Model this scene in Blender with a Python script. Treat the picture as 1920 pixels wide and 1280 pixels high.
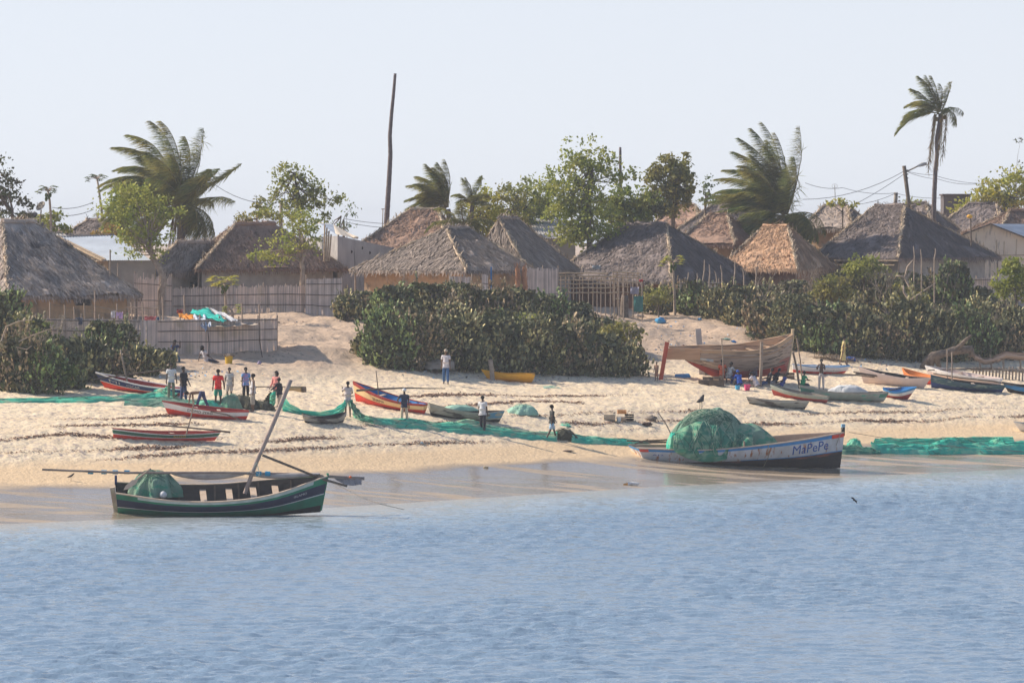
import bpy, math, random
import numpy as np
from mathutils import Vector, Matrix, noise as mnoise
R = math.radians
sc = bpy.context.scene
for o in list(bpy.data.objects): bpy.data.objects.remove(o)

HAZE = .00026
# ------------------------------------------------------------------ camera
F = 10080.0      # focal length in pixels of the 1920 wide photograph
H = 11.55        # eye height above the water: a ship's deck
HY = 445.0       # horizon row
cam = bpy.data.cameras.new('camera'); camo = bpy.data.objects.new('camera', cam)
sc.collection.objects.link(camo); sc.camera = camo
camo.location = (0, 0, H); camo.rotation_euler = (R(90), 0, 0)
cam.sensor_width = 36; cam.lens = F / 1920 * 36
cam.shift_y = (HY - 640) / 1920
cam.clip_start = 1; cam.clip_end = 20000
# ------------------------------------------------------------------ light
SUN_EL, SUN_AZ = 37.0, 17.0     # elevation; angle behind the subject, measured from camera left
sd = Vector((-math.cos(R(SUN_AZ)) * math.cos(R(SUN_EL)), math.sin(R(SUN_AZ)) * math.cos(R(SUN_EL)), math.sin(R(SUN_EL))))
w = bpy.data.worlds.new('World'); sc.world = w; w.use_nodes = True
nt = w.node_tree; nt.nodes.clear()
sky = nt.nodes.new('ShaderNodeTexSky'); sky.sky_type = 'NISHITA'; sky.sun_disc = False
sky.sun_elevation = R(SUN_EL); sky.sun_rotation = math.atan2(sd.x, sd.y)
sky.air_density = 1.0; sky.dust_density = 1.0; sky.ozone_density = 1.5; sky.altitude = 0
# hazy tropical air: the lowest band of sky is as bright as the sky a little above it and washed towards white
tcw = nt.nodes.new('ShaderNodeTexCoord'); spw = nt.nodes.new('ShaderNodeSeparateXYZ'); cmw = nt.nodes.new('ShaderNodeCombineXYZ')
zw = nt.nodes.new('ShaderNodeMath'); zw.operation = 'MAXIMUM'; zw.inputs[1].default_value = .0
zw2 = nt.nodes.new('ShaderNodeMath'); zw2.operation = 'MULTIPLY_ADD'; zw2.inputs[1].default_value = .88; zw2.inputs[2].default_value = .13
nt.links.new(tcw.outputs['Generated'], spw.inputs[0]); nt.links.new(spw.outputs[0], cmw.inputs[0]); nt.links.new(spw.outputs[1], cmw.inputs[1])
nt.links.new(spw.outputs[2], zw.inputs[0]); nt.links.new(zw.outputs[0], zw2.inputs[0]); nt.links.new(zw2.outputs[0], cmw.inputs[2])
nt.links.new(cmw.outputs[0], sky.inputs[0])
hzr = nt.nodes.new('ShaderNodeMapRange'); nt.links.new(spw.outputs[2], hzr.inputs[0])
for _i, _k in enumerate((0., .35, .85, .0)): hzr.inputs[_i + 1].default_value = _k
hzm = nt.nodes.new('ShaderNodeMix'); hzm.data_type = 'RGBA'; nt.links.new(hzr.outputs[0], hzm.inputs[0])
nt.links.new(sky.outputs[0], hzm.inputs[6]); hzm.inputs[7].default_value = (5.6, 5.65, 5.9, 1)
bg = nt.nodes.new('ShaderNodeBackground'); bg.inputs['Strength'].default_value = 0.108
out = nt.nodes.new('ShaderNodeOutputWorld')
nt.links.new(hzm.outputs[2], bg.inputs[0]); nt.links.new(bg.outputs[0], out.inputs[0])
sl = bpy.data.lights.new('sun', 'SUN'); sl.energy = 3.9; sl.angle = R(0.6); sl.color = (1.0, 0.89, 0.74)
so = bpy.data.objects.new('sun', sl); sc.collection.objects.link(so)
so.rotation_euler = sd.to_track_quat('Z', 'Y').to_euler(); so.location = (-60, 260, 80)
sc.view_settings.view_transform = 'Standard'; sc.view_settings.look = 'None'
sc.view_settings.gamma = 1; sc.view_settings.use_curve_mapping = False
sc.view_settings.exposure = 0.60
sc.render.engine = 'CYCLES'
sc.cycles.max_bounces = 6; sc.cycles.transparent_max_bounces = 8; sc.cycles.volume_bounces = 0

# ------------------------------------------------------------------ helpers
rng = np.random.default_rng(7); rnd = random.Random(5)
def W(px, py, Y): return Vector(((px - 960) * Y / F, Y, H - (py - HY) * Y / F))
def lin(c): return tuple((x / 255 / 12.92 if x / 255 <= .04045 else ((x / 255 + .055) / 1.055) ** 2.4) for x in c)

class MB:
    def __init__(s): s.V = []; s.Fc = []; s.n = 0
    def add(s, v, f, m=0):
        v = np.asarray(v, dtype=float).reshape(-1, 3)
        s.V.append(v)
        for q in f: s.Fc.append((tuple(int(i) + s.n for i in q), m))
        s.n += len(v)
    def quads(s, v, m=0):      # v: (N,4,3)
        v = np.asarray(v); n = len(v); s.V.append(v.reshape(-1, 3))
        idx = (np.arange(n * 4).reshape(n, 4) + s.n).tolist()
        s.Fc.extend((q, m) for q in idx); s.n += n * 4
    def grid(s, P, m=0, close=False):     # P (a,b,3)
        P = np.asarray(P); a, b = P.shape[:2]
        f = [(i * b + j, i * b + (j + 1) % b, (i + 1) * b + (j + 1) % b, (i + 1) * b + j)
             for i in range(a - 1) for j in range(b if close else b - 1)]
        if callable(m):
            base = s.n; s.V.append(P.reshape(-1, 3)); s.n += a * b
            for q in f: s.Fc.append((tuple(k + base for k in q), m(q[0] // b, q[0] % b)))
        else: s.add(P.reshape(-1, 3), f, m)
    def box(s, c, d, m=0, rot=None):
        c = Vector(c); q = []
        for x in (-.5, .5):
            for y in (-.5, .5):
                for z in (-.5, .5):
                    p = Vector((x * d[0], y * d[1], z * d[2]))
                    if rot is not None: p = rot @ p
                    q.append(c + p)
        s.add(q, [(0, 1, 3, 2), (4, 6, 7, 5), (0, 4, 5, 1), (2, 3, 7, 6), (0, 2, 6, 4), (1, 5, 7, 3)], m)
    def beam(s, a, b, wd, th, m=0, up=(0, 0, 1)):     # rectangular bar from a to b
        a, b = Vector(a), Vector(b); d = (b - a)
        if d.length < 1e-5: return
        x = d.normalized(); z = Vector(up); y = z.cross(x)
        if y.length < 1e-3: y = Vector((0, 1, 0)).cross(x)
        y.normalize(); z = x.cross(y)
        s.box((a + b) / 2, (d.length, wd, th), m, Matrix((x, y, z)).transposed())
    def tube(s, pts, rad, n=6, m=0, caps=True):
        pts = [Vector(p) for p in pts]
        if not hasattr(rad, '__len__'): rad = [rad] * len(pts)
        P = []; up = Vector((.13, .9, .41)).normalized()
        for i, p in enumerate(pts):
            d = (pts[min(i + 1, len(pts) - 1)] - pts[max(i - 1, 0)]).normalized()
            a = d.cross(up)
            if a.length < .05: a = d.cross(Vector((1, 0, 0)))
            a.normalize(); b = d.cross(a)
            P.append([p + rad[i] * (math.cos(k / n * 2 * math.pi) * a + math.sin(k / n * 2 * math.pi) * b) for k in range(n)])
        base = s.n; s.grid(np.array([[list(q) for q in r] for r in P]), m, close=True)
        if caps:
            s.Fc.append((tuple(base + k for k in range(n)), m)); s.Fc.append((tuple(base + (len(pts) - 1) * n + k for k in range(n)), m))
    def ball(s, c, r, m=0, nu=8, nv=6, jit=0, seed=0):
        P = []
        if not hasattr(r, '__len__'): r = (r, r, r)
        for i in range(nv + 1):
            th = math.pi * i / nv; row = []
            for j in range(nu):
                ph = 2 * math.pi * j / nu
                d = Vector((math.sin(th) * math.cos(ph), math.sin(th) * math.sin(ph), math.cos(th)))
                k = 1 + (jit * mnoise.noise(d * 1.7 + Vector((seed * 3.1, seed, 0))) if jit else 0)
                row.append((c[0] + d.x * r[0] * k, c[1] + d.y * r[1] * k, c[2] + d.z * r[2] * k))
            P.append(row)
        s.grid(np.array(P), m, close=True)
    def build(s, name, mats, parent=None, smooth=False, loc=None):
        me = bpy.data.meshes.new(name)
        V = np.concatenate(s.V) if s.V else np.zeros((0, 3))
        if loc is not None: V = V - np.array(loc)
        me.from_pydata(V.tolist(), [], [q for q, _ in s.Fc])
        if not isinstance(mats, (list, tuple)): mats = [mats]
        for m in mats: me.materials.append(m)
        if len(mats) > 1: me.polygons.foreach_set('material_index', [m for _, m in s.Fc])
        if smooth: me.polygons.foreach_set('use_smooth', [True] * len(me.polygons))
        me.update()
        o = bpy.data.objects.new(name, me); sc.collection.objects.link(o)
        if loc is not None: o.location = loc
        if parent is not None: o.parent = parent
        return o

def tag(o, label=None, cat=None, group=None, kind=None):
    if label: o['label'] = label
    if cat: o['category'] = cat
    if group: o['group'] = group
    if kind: o['kind'] = kind
    return o
def thing(name, label, cat, group=None, loc=(0, 0, 0), mw=None):
    o = bpy.data.objects.new(name, None); sc.collection.objects.link(o); o.empty_display_size = .3
    o.location = loc
    if mw is not None: o.matrix_world = mw
    return tag(o, label, cat, group)
def part(name, mb, mats, parent, smooth=False, label=None, world=True):
    """mb in world coordinates when the parent is an unrotated empty"""
    loc = parent.location.copy() if world else None
    o = mb.build(name, mats, None, smooth)
    if world:
        me = o.data; n = len(me.vertices); co = np.empty(n * 3); me.vertices.foreach_get('co', co)
        co = co.reshape(-1, 3) - np.array(parent.location); me.vertices.foreach_set('co', co.ravel()); me.update()
    o.parent = parent
    if label: o['label'] = label
    return o
def sub(name, mb, mats, parent, ref=None, smooth=False):
    """sub-part: parent is a mesh part whose own frame equals its thing's frame"""
    o = mb.build(name, mats, None, smooth)
    if ref is not None:
        me = o.data; n = len(me.vertices); co = np.empty(n * 3); me.vertices.foreach_get('co', co)
        co = co.reshape(-1, 3) - np.array(ref.location); me.vertices.foreach_set('co', co.ravel()); me.update()
    o.parent = parent
    return o

# ------------------------------------------------------------------ materials
MATS = {}
def mat(name, c1, c2=None, scale=3.0, rough=.85, bump=0.0, bscale=None, stretch=(1, 1, 1), island=None, transl=0.0,
        metal=0.0, spec=.3, detail=5, lo=.35, hi=.65, c3=None, s3=(1, 1, 1), sc3=2, lo3=.55, hi3=.7, transp=0.0, bdist=.03):
    if name in MATS: return MATS[name]
    m = bpy.data.materials.new(name); m.use_nodes = True; t = m.node_tree; t.nodes.clear(); N = t.nodes.new; L = t.links.new
    o = N('ShaderNodeOutputMaterial'); p = N('ShaderNodeBsdfPrincipled')
    p.inputs['Roughness'].default_value = rough; p.inputs['Metallic'].default_value = metal
    p.inputs['Specular IOR Level'].default_value = spec
    tc = N('ShaderNodeTexCoord'); mp = N('ShaderNodeMapping'); L(tc.outputs['Object'], mp.inputs[0]); mp.inputs['Scale'].default_value = stretch
    col = N('ShaderNodeRGB'); col.outputs[0].default_value = (*c1, 1); cur = col.outputs[0]
    def nz(scale, mapping, det):
        n = N('ShaderNodeTexNoise'); n.inputs['Scale'].default_value = scale; n.inputs['Detail'].default_value = det
        L(mapping.outputs[0], n.inputs['Vector']); return n
    def ramp(fac, a, b):
        r = N('ShaderNodeMapRange'); r.inputs[1].default_value = a; r.inputs[2].default_value = b; L(fac, r.inputs[0]); return r.outputs[0]
    def mix(fac, a, b):
        x = N('ShaderNodeMix'); x.data_type = 'RGBA'
        if isinstance(fac, float): x.inputs[0].default_value = fac
        else: L(fac, x.inputs[0])
        for i, v in ((6, a), (7, b)):
            if isinstance(v, tuple): x.inputs[i].default_value = (*v, 1)
            else: L(v, x.inputs[i])
        return x.outputs[2]
    if c2 is not None: cur = mix(ramp(nz(scale, mp, detail).outputs[0], lo, hi), cur, tuple(c2))
    if c3 is not None:
        mp3 = N('ShaderNodeMapping'); L(tc.outputs['Object'], mp3.inputs[0]); mp3.inputs['Scale'].default_value = s3
        mp3.inputs['Location'].default_value = (3.1, 7.7, 1.3)
        cur = mix(ramp(nz(sc3, mp3, 6).outputs[0], lo3, hi3), cur, tuple(c3))
    if island is not None:      # variation from leaf to leaf / straw to straw
        g = N('ShaderNodeNewGeometry'); c = N('ShaderNodeValToRGB'); L(g.outputs['Random Per Island'], c.inputs[0])
        el = c.color_ramp.elements
        el[0].position = 0; el[1].position = 1
        while len(el) < len(island): el.new(.5)
        for i, k in enumerate(island):
            el[i].position = i / (len(island) - 1); el[i].color = (*k, 1)
        x = N('ShaderNodeMix'); x.data_type = 'RGBA'; x.blend_type = 'MULTIPLY'; x.inputs[0].default_value = 1
        L(cur, x.inputs[6]); L(c.outputs[0], x.inputs[7]); cur = x.outputs[2]
    L(cur, p.inputs['Base Color'])
    if bump:
        b = N('ShaderNodeBump'); b.inputs['Strength'].default_value = bump; b.inputs['Distance'].default_value = bdist
        L(nz(bscale or scale * 3, mp, 6).outputs[0], b.inputs['Height']); L(b.outputs[0], p.inputs['Normal'])
    sh = p.outputs[0]
    if transl:
        tr = N('ShaderNodeBsdfTranslucent'); L(cur, tr.inputs[0]); x = N('ShaderNodeMixShader'); x.inputs[0].default_value = transl
        L(sh, x.inputs[1]); L(tr.outputs[0], x.inputs[2]); sh = x.outputs[0]
    if transp:
        tr = N('ShaderNodeBsdfTransparent'); x = N('ShaderNodeMixShader'); x.inputs[0].default_value = transp
        L(sh, x.inputs[1]); L(tr.outputs[0], x.inputs[2]); sh = x.outputs[0]
    L(sh, o.inputs[0]); MATS[name] = m; return m
def g(v): return (v, v, v)
wood = mat('weathered wood', (.26, .19, .14), (.36, .29, .23), 4, stretch=(1, 1, 6), bump=.3)
woodd = mat('dark old wood', (.10, .075, .055), (.17, .13, .10), 4, bump=.4)
woodl = mat('pale bamboo', (.50, .38, .25), (.36, .26, .17), 5, bump=.3)
bark = mat('grey brown bark', (.22, .17, .13), (.12, .09, .07), 6, bump=.6)
palebark = mat('pale smooth bark', (.42, .33, .25), (.28, .21, .16), 5, bump=.4)
palmbark = mat('ringed palm bark', (.20, .16, .15), (.11, .085, .08), 5, stretch=(1, 1, 4), bump=.5)
mud = mat('mud wall', (.56, .36, .20), (.44, .29, .17), 2.2, bump=.5, c3=(.25, .18, .12), sc3=1.1)
mudgrey = mat('grey mud wall', (.40, .36, .32), (.31, .28, .25), 2, bump=.4)
mudred = mat('red mud wall', (.36, .17, .10), (.25, .13, .08), 2.5, bump=.5)
plaster = mat('beige plaster', (.86, .72, .55), (.78, .64, .49), 1.5, bump=.2, c3=(.34, .28, .22), s3=(3, 3, .6), sc3=1.5)
concrete = mat('grey cement render', (.46, .43, .41), (.37, .34, .33), 1.1, bump=.25, c3=(.2, .19, .18), s3=(2, 2, .5), sc3=1.2)
tin = mat('zinc sheet', (.40, .45, .52), (.33, .37, .43), .8, rough=.75, metal=.0, spec=.3, c3=(.42, .36, .32), sc3=1.3, lo3=.62, hi3=.75, s3=(.4, 2, 1))
tinold = mat('dull old zinc sheet', (.45, .44, .43), (.36, .33, .31), 1, rough=.5, metal=.3, c3=(.30, .2, .15), sc3=1.5)
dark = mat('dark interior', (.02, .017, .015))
ISL = (g(.50), g(.95), g(1.45), g(.75))
thatch = {
 'grey': mat('grey weathered thatch', (.33, .26, .21), (.23, .185, .155), 1.2, bump=.6, bscale=9, island=ISL),
 'dark': mat('dark grey thatch', (.20, .158, .14), (.15, .12, .11), 1.2, bump=.6, bscale=9, island=ISL),
 'brown': mat('brown thatch', (.31, .19, .13), (.22, .14, .10), 1.4, bump=.6, bscale=9, island=ISL),
 'straw': mat('golden brown thatch', (.47, .285, .165), (.34, .21, .13), 1.6, bump=.6, bscale=9, island=ISL),
 'pale': mat('pale grey thatch', (.44, .36, .30), (.29, .235, .20), 1.0, bump=.7, bscale=8, island=ISL, c3=(.10, .085, .08), s3=(.5, .5, 1.2), sc3=1.0, lo3=.58, hi3=.66)}
strawcap = mat('straw bundles', (.50, .39, .27), (.38, .29, .2), 3, island=ISL)
reed = mat('grey reed', (.72, .585, .50), (.57, .465, .405), 1.5, island=(g(.65), g(1), g(1.25), g(.8)), c3=(.5, .4, .28), sc3=1)
reedw = mat('pale reed', (.66, .57, .52), (.52, .45, .41), 1.5, island=(g(.7), g(1), g(1.25)))
LI = ((.55, .6, .55), (1, 1, 1), (1.5, 1.4, 1.1), (.8, .85, .8))
def leafm(name, c, c2, transl=.35): return mat(name, c, c2, .9, rough=.6, island=LI, transl=transl, spec=.25, detail=2)
lf_light = leafm('light green leaf', (.27, .32, .06), (.36, .36, .09))
lf_mid = leafm('mid green leaf', (.22, .26, .06), (.30, .30, .08))
lf_dark = leafm('dark green leaf', (.09, .14, .04), (.15, .18, .06))
lf_olive = leafm('olive leaf', (.22, .23, .06), (.28, .25, .08))
lf_yel = leafm('yellow green leaf', (.32, .35, .05), (.42, .37, .07))
lf_red = leafm('bronze green leaf', (.10, .085, .05), (.085, .11, .045))
lf_palm = leafm('palm leaf', (.17, .22, .07), (.34, .30, .09), .35)
lf_dry = leafm('dry palm leaf', (.30, .21, .11), (.20, .15, .09), .25)
pad = mat('prickly pear pad', (.34, .32, .165), (.215, .22, .12), .7, rough=.55, spec=.35, detail=2, island=((.30, .32, .28), (.55, .6, .5), (.9, .9, .8), (1.3, 1.2, 1.05), (2.3, 2.05, 1.7), (.5, .45, .4), (.9, .65, .5)))
pad_dry = mat('dry greyish prickly pear pad', (.34, .27, .18), (.22, .19, .12), .9, rough=.6, detail=2, island=((.30, .28, .26), (.7, .65, .6), (1.1, 1.0, .9), (1.9, 1.7, 1.4), (.5, .45, .4)))
pad_green = mat('fresh prickly pear pad', (.22, .28, .11), (.15, .20, .09), .9, rough=.5, detail=2, island=((.3, .32, .28), (.7, .75, .6), (1.2, 1.2, 1.0), (2.0, 1.9, 1.5), (.5, .5, .4)))
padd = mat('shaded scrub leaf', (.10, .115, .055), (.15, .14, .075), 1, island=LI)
twig = mat('bare twig', (.30, .25, .20), (.2, .16, .13), 4)
rope = mat('rope', (.20, .17, .14))
net_line = mat('pale net cord', (.40, .50, .36), (.28, .40, .30), 3)
net_dk = mat('net fold shade', (.03, .14, .10))  # dark cords that paint the shade of creases onto the nets
cable = mat('power cable', (.10, .10, .11))

# ------------------------------------------------------------------ terrain
SHX = np.array([-400, -60, -20.6, -10.7, -2.4, 9.5, 25.6, 60, 400.]); SHY = np.array([60, 190, 216.4, 225.2, 237.6, 252.5, 268.9, 296, 380.])
PU = np.array([-400, -60, -8, 0, 5, 9, 12, 16, 19.5, 24, 32, 40, 48, 60, 75, 90, 200, 9000.])
PZ = np.array([-20, -6, -.5, 0, .30, .62, .98, 1.6, 2.16, 2.9, 3.6, 4.2, 5.1, 6.45, 7.2, 7.5, 7.9, 8.2])
def vnoise(x, y, seed=0):
    xi = np.floor(x).astype(np.int64); yi = np.floor(y).astype(np.int64); fx = x - xi; fy = y - yi
    fx = fx * fx * (3 - 2 * fx); fy = fy * fy * (3 - 2 * fy)
    def h(a, b):
        n = (a * 374761393 + b * 668265263 + seed * 1274126177) & 0xffffffff
        n = ((n ^ (n >> 13)) * 1274126177) & 0xffffffff
        return ((n ^ (n >> 16)) & 0xffff) / 65535.0
    return (h(xi, yi) * (1 - fx) + h(xi + 1, yi) * fx) * (1 - fy) + (h(xi, yi + 1) * (1 - fx) + h(xi + 1, yi + 1) * fx) * fy - .5
def ush(X, Y): return Y - sum(np.interp(X + d, SHX, SHY) for d in (-6, -3, 0, 3, 6)) / 5
def hgt(X, Y, fine=False):
    X = np.asarray(X, float); Y = np.asarray(Y, float); u = ush(X, Y)
    z = np.interp(u, PU, PZ) * .5 + np.interp(u - 1.2, PU, PZ) * .25 + np.interp(u + 1.2, PU, PZ) * .25
    k = np.clip((u - 12) / 10, 0, 1)
    z = z + k * .22 * vnoise(X / 4.5, Y / 6, 1) + .02 * vnoise(X / 3, Y / 5, 2)
    k2 = np.clip((u - 42) / 10, 0, 1) * np.clip((85 - u) / 10, 0, 1)
    z = z + k2 * (.5 * vnoise(X / 2.5, Y / 3.5, 3) + .15 * vnoise(X / .7, Y / .9, 5))
    if fine:
        k3 = np.clip((u - 15) / 3, 0, 1)
        z = z + k3 * (.075 * vnoise(X / .25, Y / .45, 11) + .03 * vnoise(X / .8, Y / 1.3, 12) + .045 * vnoise(X / .14, Y / .3, 13))
        z = z + np.clip(1 - np.abs(u - 6) / 8, 0, 1) * .03 * vnoise(X / 2.5 + Y / 3, (Y - X) / .9, 14)
    return z
_Y = np.arange(150, 420, .04)
def G(px, py):
    X = (px - 960) * _Y / F; d = H - (py - HY) * _Y / F - hgt(X, _Y)
    i = np.argmax(d < 0)
    if d[i] >= 0: i = len(_Y) - 1
    return Vector((X[i], _Y[i], float(hgt(X[i], _Y[i]))))
def warp(a, b, step, lo, hi):     # fine spacing in [a,b], growing outside
    c = list(np.arange(a, b, step)); s = step
    while c[-1] < hi: s *= 1.35; c.append(c[-1] + s)
    s = step; l = []
    x = a
    while x > lo: s *= 1.35; x -= s; l.append(x)
    return np.array(l[::-1] + c)
def sheet(xs, ys, zf):
    X, Y = np.meshgrid(xs, ys); P = np.stack([X, Y, zf(X, Y)], -1)
    a, b = X.shape; me_v = P.reshape(-1, 3)
    i = np.arange(a - 1)[:, None] * b + np.arange(b - 1)[None, :]
    f = np.stack([i, i + 1, i + b + 1, i + b], -1).reshape(-1, 4)
    me = bpy.data.meshes.new('sheet'); me.vertices.add(len(me_v)); me.vertices.foreach_set('co', me_v.ravel())
    me.loops.add(f.size); me.loops.foreach_set('vertex_index', f.ravel().astype(np.int32))
    me.polygons.add(len(f)); me.polygons.foreach_set('loop_start', np.arange(0, f.size, 4, dtype=np.int32)); me.polygons.foreach_set('loop_total', np.full(len(f), 4, dtype=np.int32))
    me.update(calc_edges=True); me.polygons.foreach_set('use_smooth', [True] * len(f))
    return me, me_v
me, V = sheet(warp(-31, 34, .13, -1200, 1200), warp(205, 315, .28, -50, 2400), lambda X, Y: hgt(X, Y, True))
me.name = 'ground'
sand = bpy.data.materials.new('beach sand'); sand.use_nodes = True; t = sand.node_tree; t.nodes.clear(); N = t.nodes.new; L = t.links.new
def sand_nodes():
    o = N('ShaderNodeOutputMaterial'); p = N('ShaderNodeBsdfPrincipled'); L(p.outputs[0], o.inputs[0])
    geo = N('ShaderNodeNewGeometry'); sep = N('ShaderNodeSeparateXYZ'); L(geo.outputs['Position'], sep.inputs[0])
    def noise(scale, loc=(0, 0, 0), s=(1, 1, 1), det=5, rot=0):
        m = N('ShaderNodeMapping'); L(geo.outputs['Position'], m.inputs[0]); m.inputs['Scale'].default_value = s; m.inputs['Location'].default_value = loc
        m.inputs['Rotation'].default_value = (0, 0, rot)
        n = N('ShaderNodeTexNoise'); n.inputs['Scale'].default_value = scale; n.inputs['Detail'].default_value = det; L(m.outputs[0], n.inputs['Vector']); return n.outputs[0]
    def mr(v, a, b, c=0., d=1.):
        r = N('ShaderNodeMapRange'); L(v, r.inputs[0])
        for i, k in enumerate((a, b, c, d)): r.inputs[i + 1].default_value = k
        return r.outputs[0]
    def math_(op, a, b):
        x = N('ShaderNodeMath'); x.operation = op
        for i, v in enumerate((a, b)):
            if isinstance(v, (int, float)): x.inputs[i].default_value = v
            else: L(v, x.inputs[i])
        return x.outputs[0]
    def mix(f, a, b):
        x = N('ShaderNodeMix'); x.data_type = 'RGBA'; L(f, x.inputs[0])
        for i, v in ((6, a), (7, b)):
            if isinstance(v, tuple): x.inputs[i].default_value = (*v, 1)
            else: L(v, x.inputs[i])
        return x.outputs[2]
    z = sep.outputs[2]; zz = math_('ADD', z, mr(noise(.25), 0, 1, -.25, .25))
    dry = mix(mr(noise(1.3), .35, .65), (.75, .58, .375), (.82, .67, .46))
    dry = mix(mr(noise(6, s=(1, .45, 1)), .50, .66), dry, (.52, .41, .33))
    dry = mix(mr(noise(2.2, (4, 4, 0), s=(1, .6, 1), det=8), .60, .70), dry, (.36, .28, .24))
    low = mix(mr(noise(1.5), .3, .7), (.78, .56, .33), (.70, .50, .30))
    c = mix(mr(zz, 1.55, 1.95), low, dry)
    up = mix(mr(noise(.9, det=7), .35, .65), (.58, .42, .29), (.46, .33, .23))
    up = mix(mr(noise(5, det=6), .58, .66), up, (.22, .16, .12))
    c = mix(mr(zz, 4.3, 5.2), c, up)
    wetf = mr(zz, .85, 1.08, 1, 0)
    streak = noise(.5, s=(.35, 1.6, 1), rot=R(-48), det=5)
    pool = math_('MULTIPLY', wetf, mr(streak, .40, .50))
    wetc = mix(mr(noise(6, s=(1, .5, 1)), .5, .7), (.40, .31, .215), (.31, .245, .175))
    c = mix(math_('MULTIPLY', wetf, .85), c, wetc); c = mix(math_('MULTIPLY', pool, .6), c, (.20, .17, .14))
    L(c, p.inputs['Base Color'])
    r = math_('SUBTRACT', mr(wetf, 0, 1, .95, .50), math_('MULTIPLY', pool, .33)); L(r, p.inputs['Roughness'])
    p.inputs['Specular IOR Level'].default_value = .5
    b = N('ShaderNodeBump'); b.inputs['Distance'].default_value = .05; L(mr(wetf, 0, 1, .9, .10), b.inputs['Strength'])
    L(math_('ADD', noise(7, det=8), noise(2.5, det=3)), b.inputs['Height']); L(b.outputs[0], p.inputs['Normal'])
sand_nodes()
me.materials.append(sand); ground = bpy.data.objects.new('ground', me); sc.collection.objects.link(ground); tag(ground, kind='structure')

# ------------------------------------------------------------------ water
def wz(X, Y):
    u = -ush(X, Y); a = np.clip((u - .3) / 22, 0, 1) ** .7
    z = np.zeros_like(X); r = np.random.default_rng(3)
    for i in range(42):
        lam = .36 * 1.06 ** i if i < 26 else .6 + 1.1 * r.random()
        th = R(-97) + r.normal() * .55
        k = 2 * math.pi / lam; amp = .0080 * lam ** .8
        ph = k * (math.cos(th) * X + math.sin(th) * Y) + r.random() * 6.28 + 2.2 * vnoise(X / (3 * lam), Y / (3 * lam), i)
        z += amp * (np.sin(ph) + .25 * np.sin(2 * ph))
    amp_mod = .75 + .9 * vnoise(X / 9, Y / 16, 77)
    far = np.clip((400 - Y) / 100, 0, 1) * np.clip((Y - 100) / 30, 0, 1) * np.clip((60 - np.abs(X)) / 20, 0, 1)
    return z * a * amp_mod * far + .0
me, V = sheet(warp(-27, 27, .09, -1200, 1200), warp(137, 262, .13, -1200, 500), wz)
me.name = 'water'
at = me.attributes.new('offshore', 'FLOAT', 'POINT'); at.data.foreach_set('value', (-ush(V[:, 0], V[:, 1])).astype(np.float32))
wm = bpy.data.materials.new('sea water'); wm.use_nodes = True; t = wm.node_tree; t.nodes.clear(); N = t.nodes.new; L = t.links.new
def water_nodes():
    o = N('ShaderNodeOutputMaterial'); p = N('ShaderNodeBsdfPrincipled'); L(p.outputs[0], o.inputs[0])
    a = N('ShaderNodeAttribute'); a.attribute_name = 'offshore'
    geo = N('ShaderNodeNewGeometry')
    def nz(scale, s, det=4, rot=0):
        m = N('ShaderNodeMapping'); L(geo.outputs['Position'], m.inputs[0]); m.inputs['Scale'].default_value = s; m.inputs['Rotation'].default_value = (0, 0, rot)
        n = N('ShaderNodeTexNoise'); n.inputs['Scale'].default_value = scale; n.inputs['Detail'].default_value = det; L(m.outputs[0], n.inputs['Vector']); return n.outputs[0]
    cr = N('ShaderNodeMapRange'); L(a.outputs['Fac'], cr.inputs[0]); cr.inputs[1].default_value = 0; cr.inputs[2].default_value = 38
    ad = N('ShaderNodeMath'); ad.operation = 'MULTIPLY_ADD'; L(nz(.16, (1, .4, 1), 4), ad.inputs[0]); ad.inputs[1].default_value = .5; L(cr.outputs[0], ad.inputs[2])
    r = N('ShaderNodeValToRGB'); L(ad.outputs[0], r.inputs[0]); e = r.color_ramp.elements
    e[0].position = .12; e[0].color = (.48, .46, .42, 1); e[1].position = 1.0; e[1].color = (.185, .265, .355, 1)
    k = e.new(.38); k.color = (.40, .45, .48, 1); k = e.new(.62); k.color = (.27, .35, .42, 1)
    L(r.outputs[0], p.inputs['Base Color'])
    p.inputs['Roughness'].default_value = .12; p.inputs['IOR'].default_value = 1.33
    b = N('ShaderNodeBump'); b.inputs['Distance'].default_value = .05; b.inputs['Strength'].default_value = .6
    L(nz(6.5, (1, .8, 1), 5), b.inputs['Height']); L(b.outputs[0], p.inputs['Normal'])
water_nodes()
me.materials.append(wm); water = bpy.data.objects.new('water', me); sc.collection.objects.link(water); tag(water, kind='structure')
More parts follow.
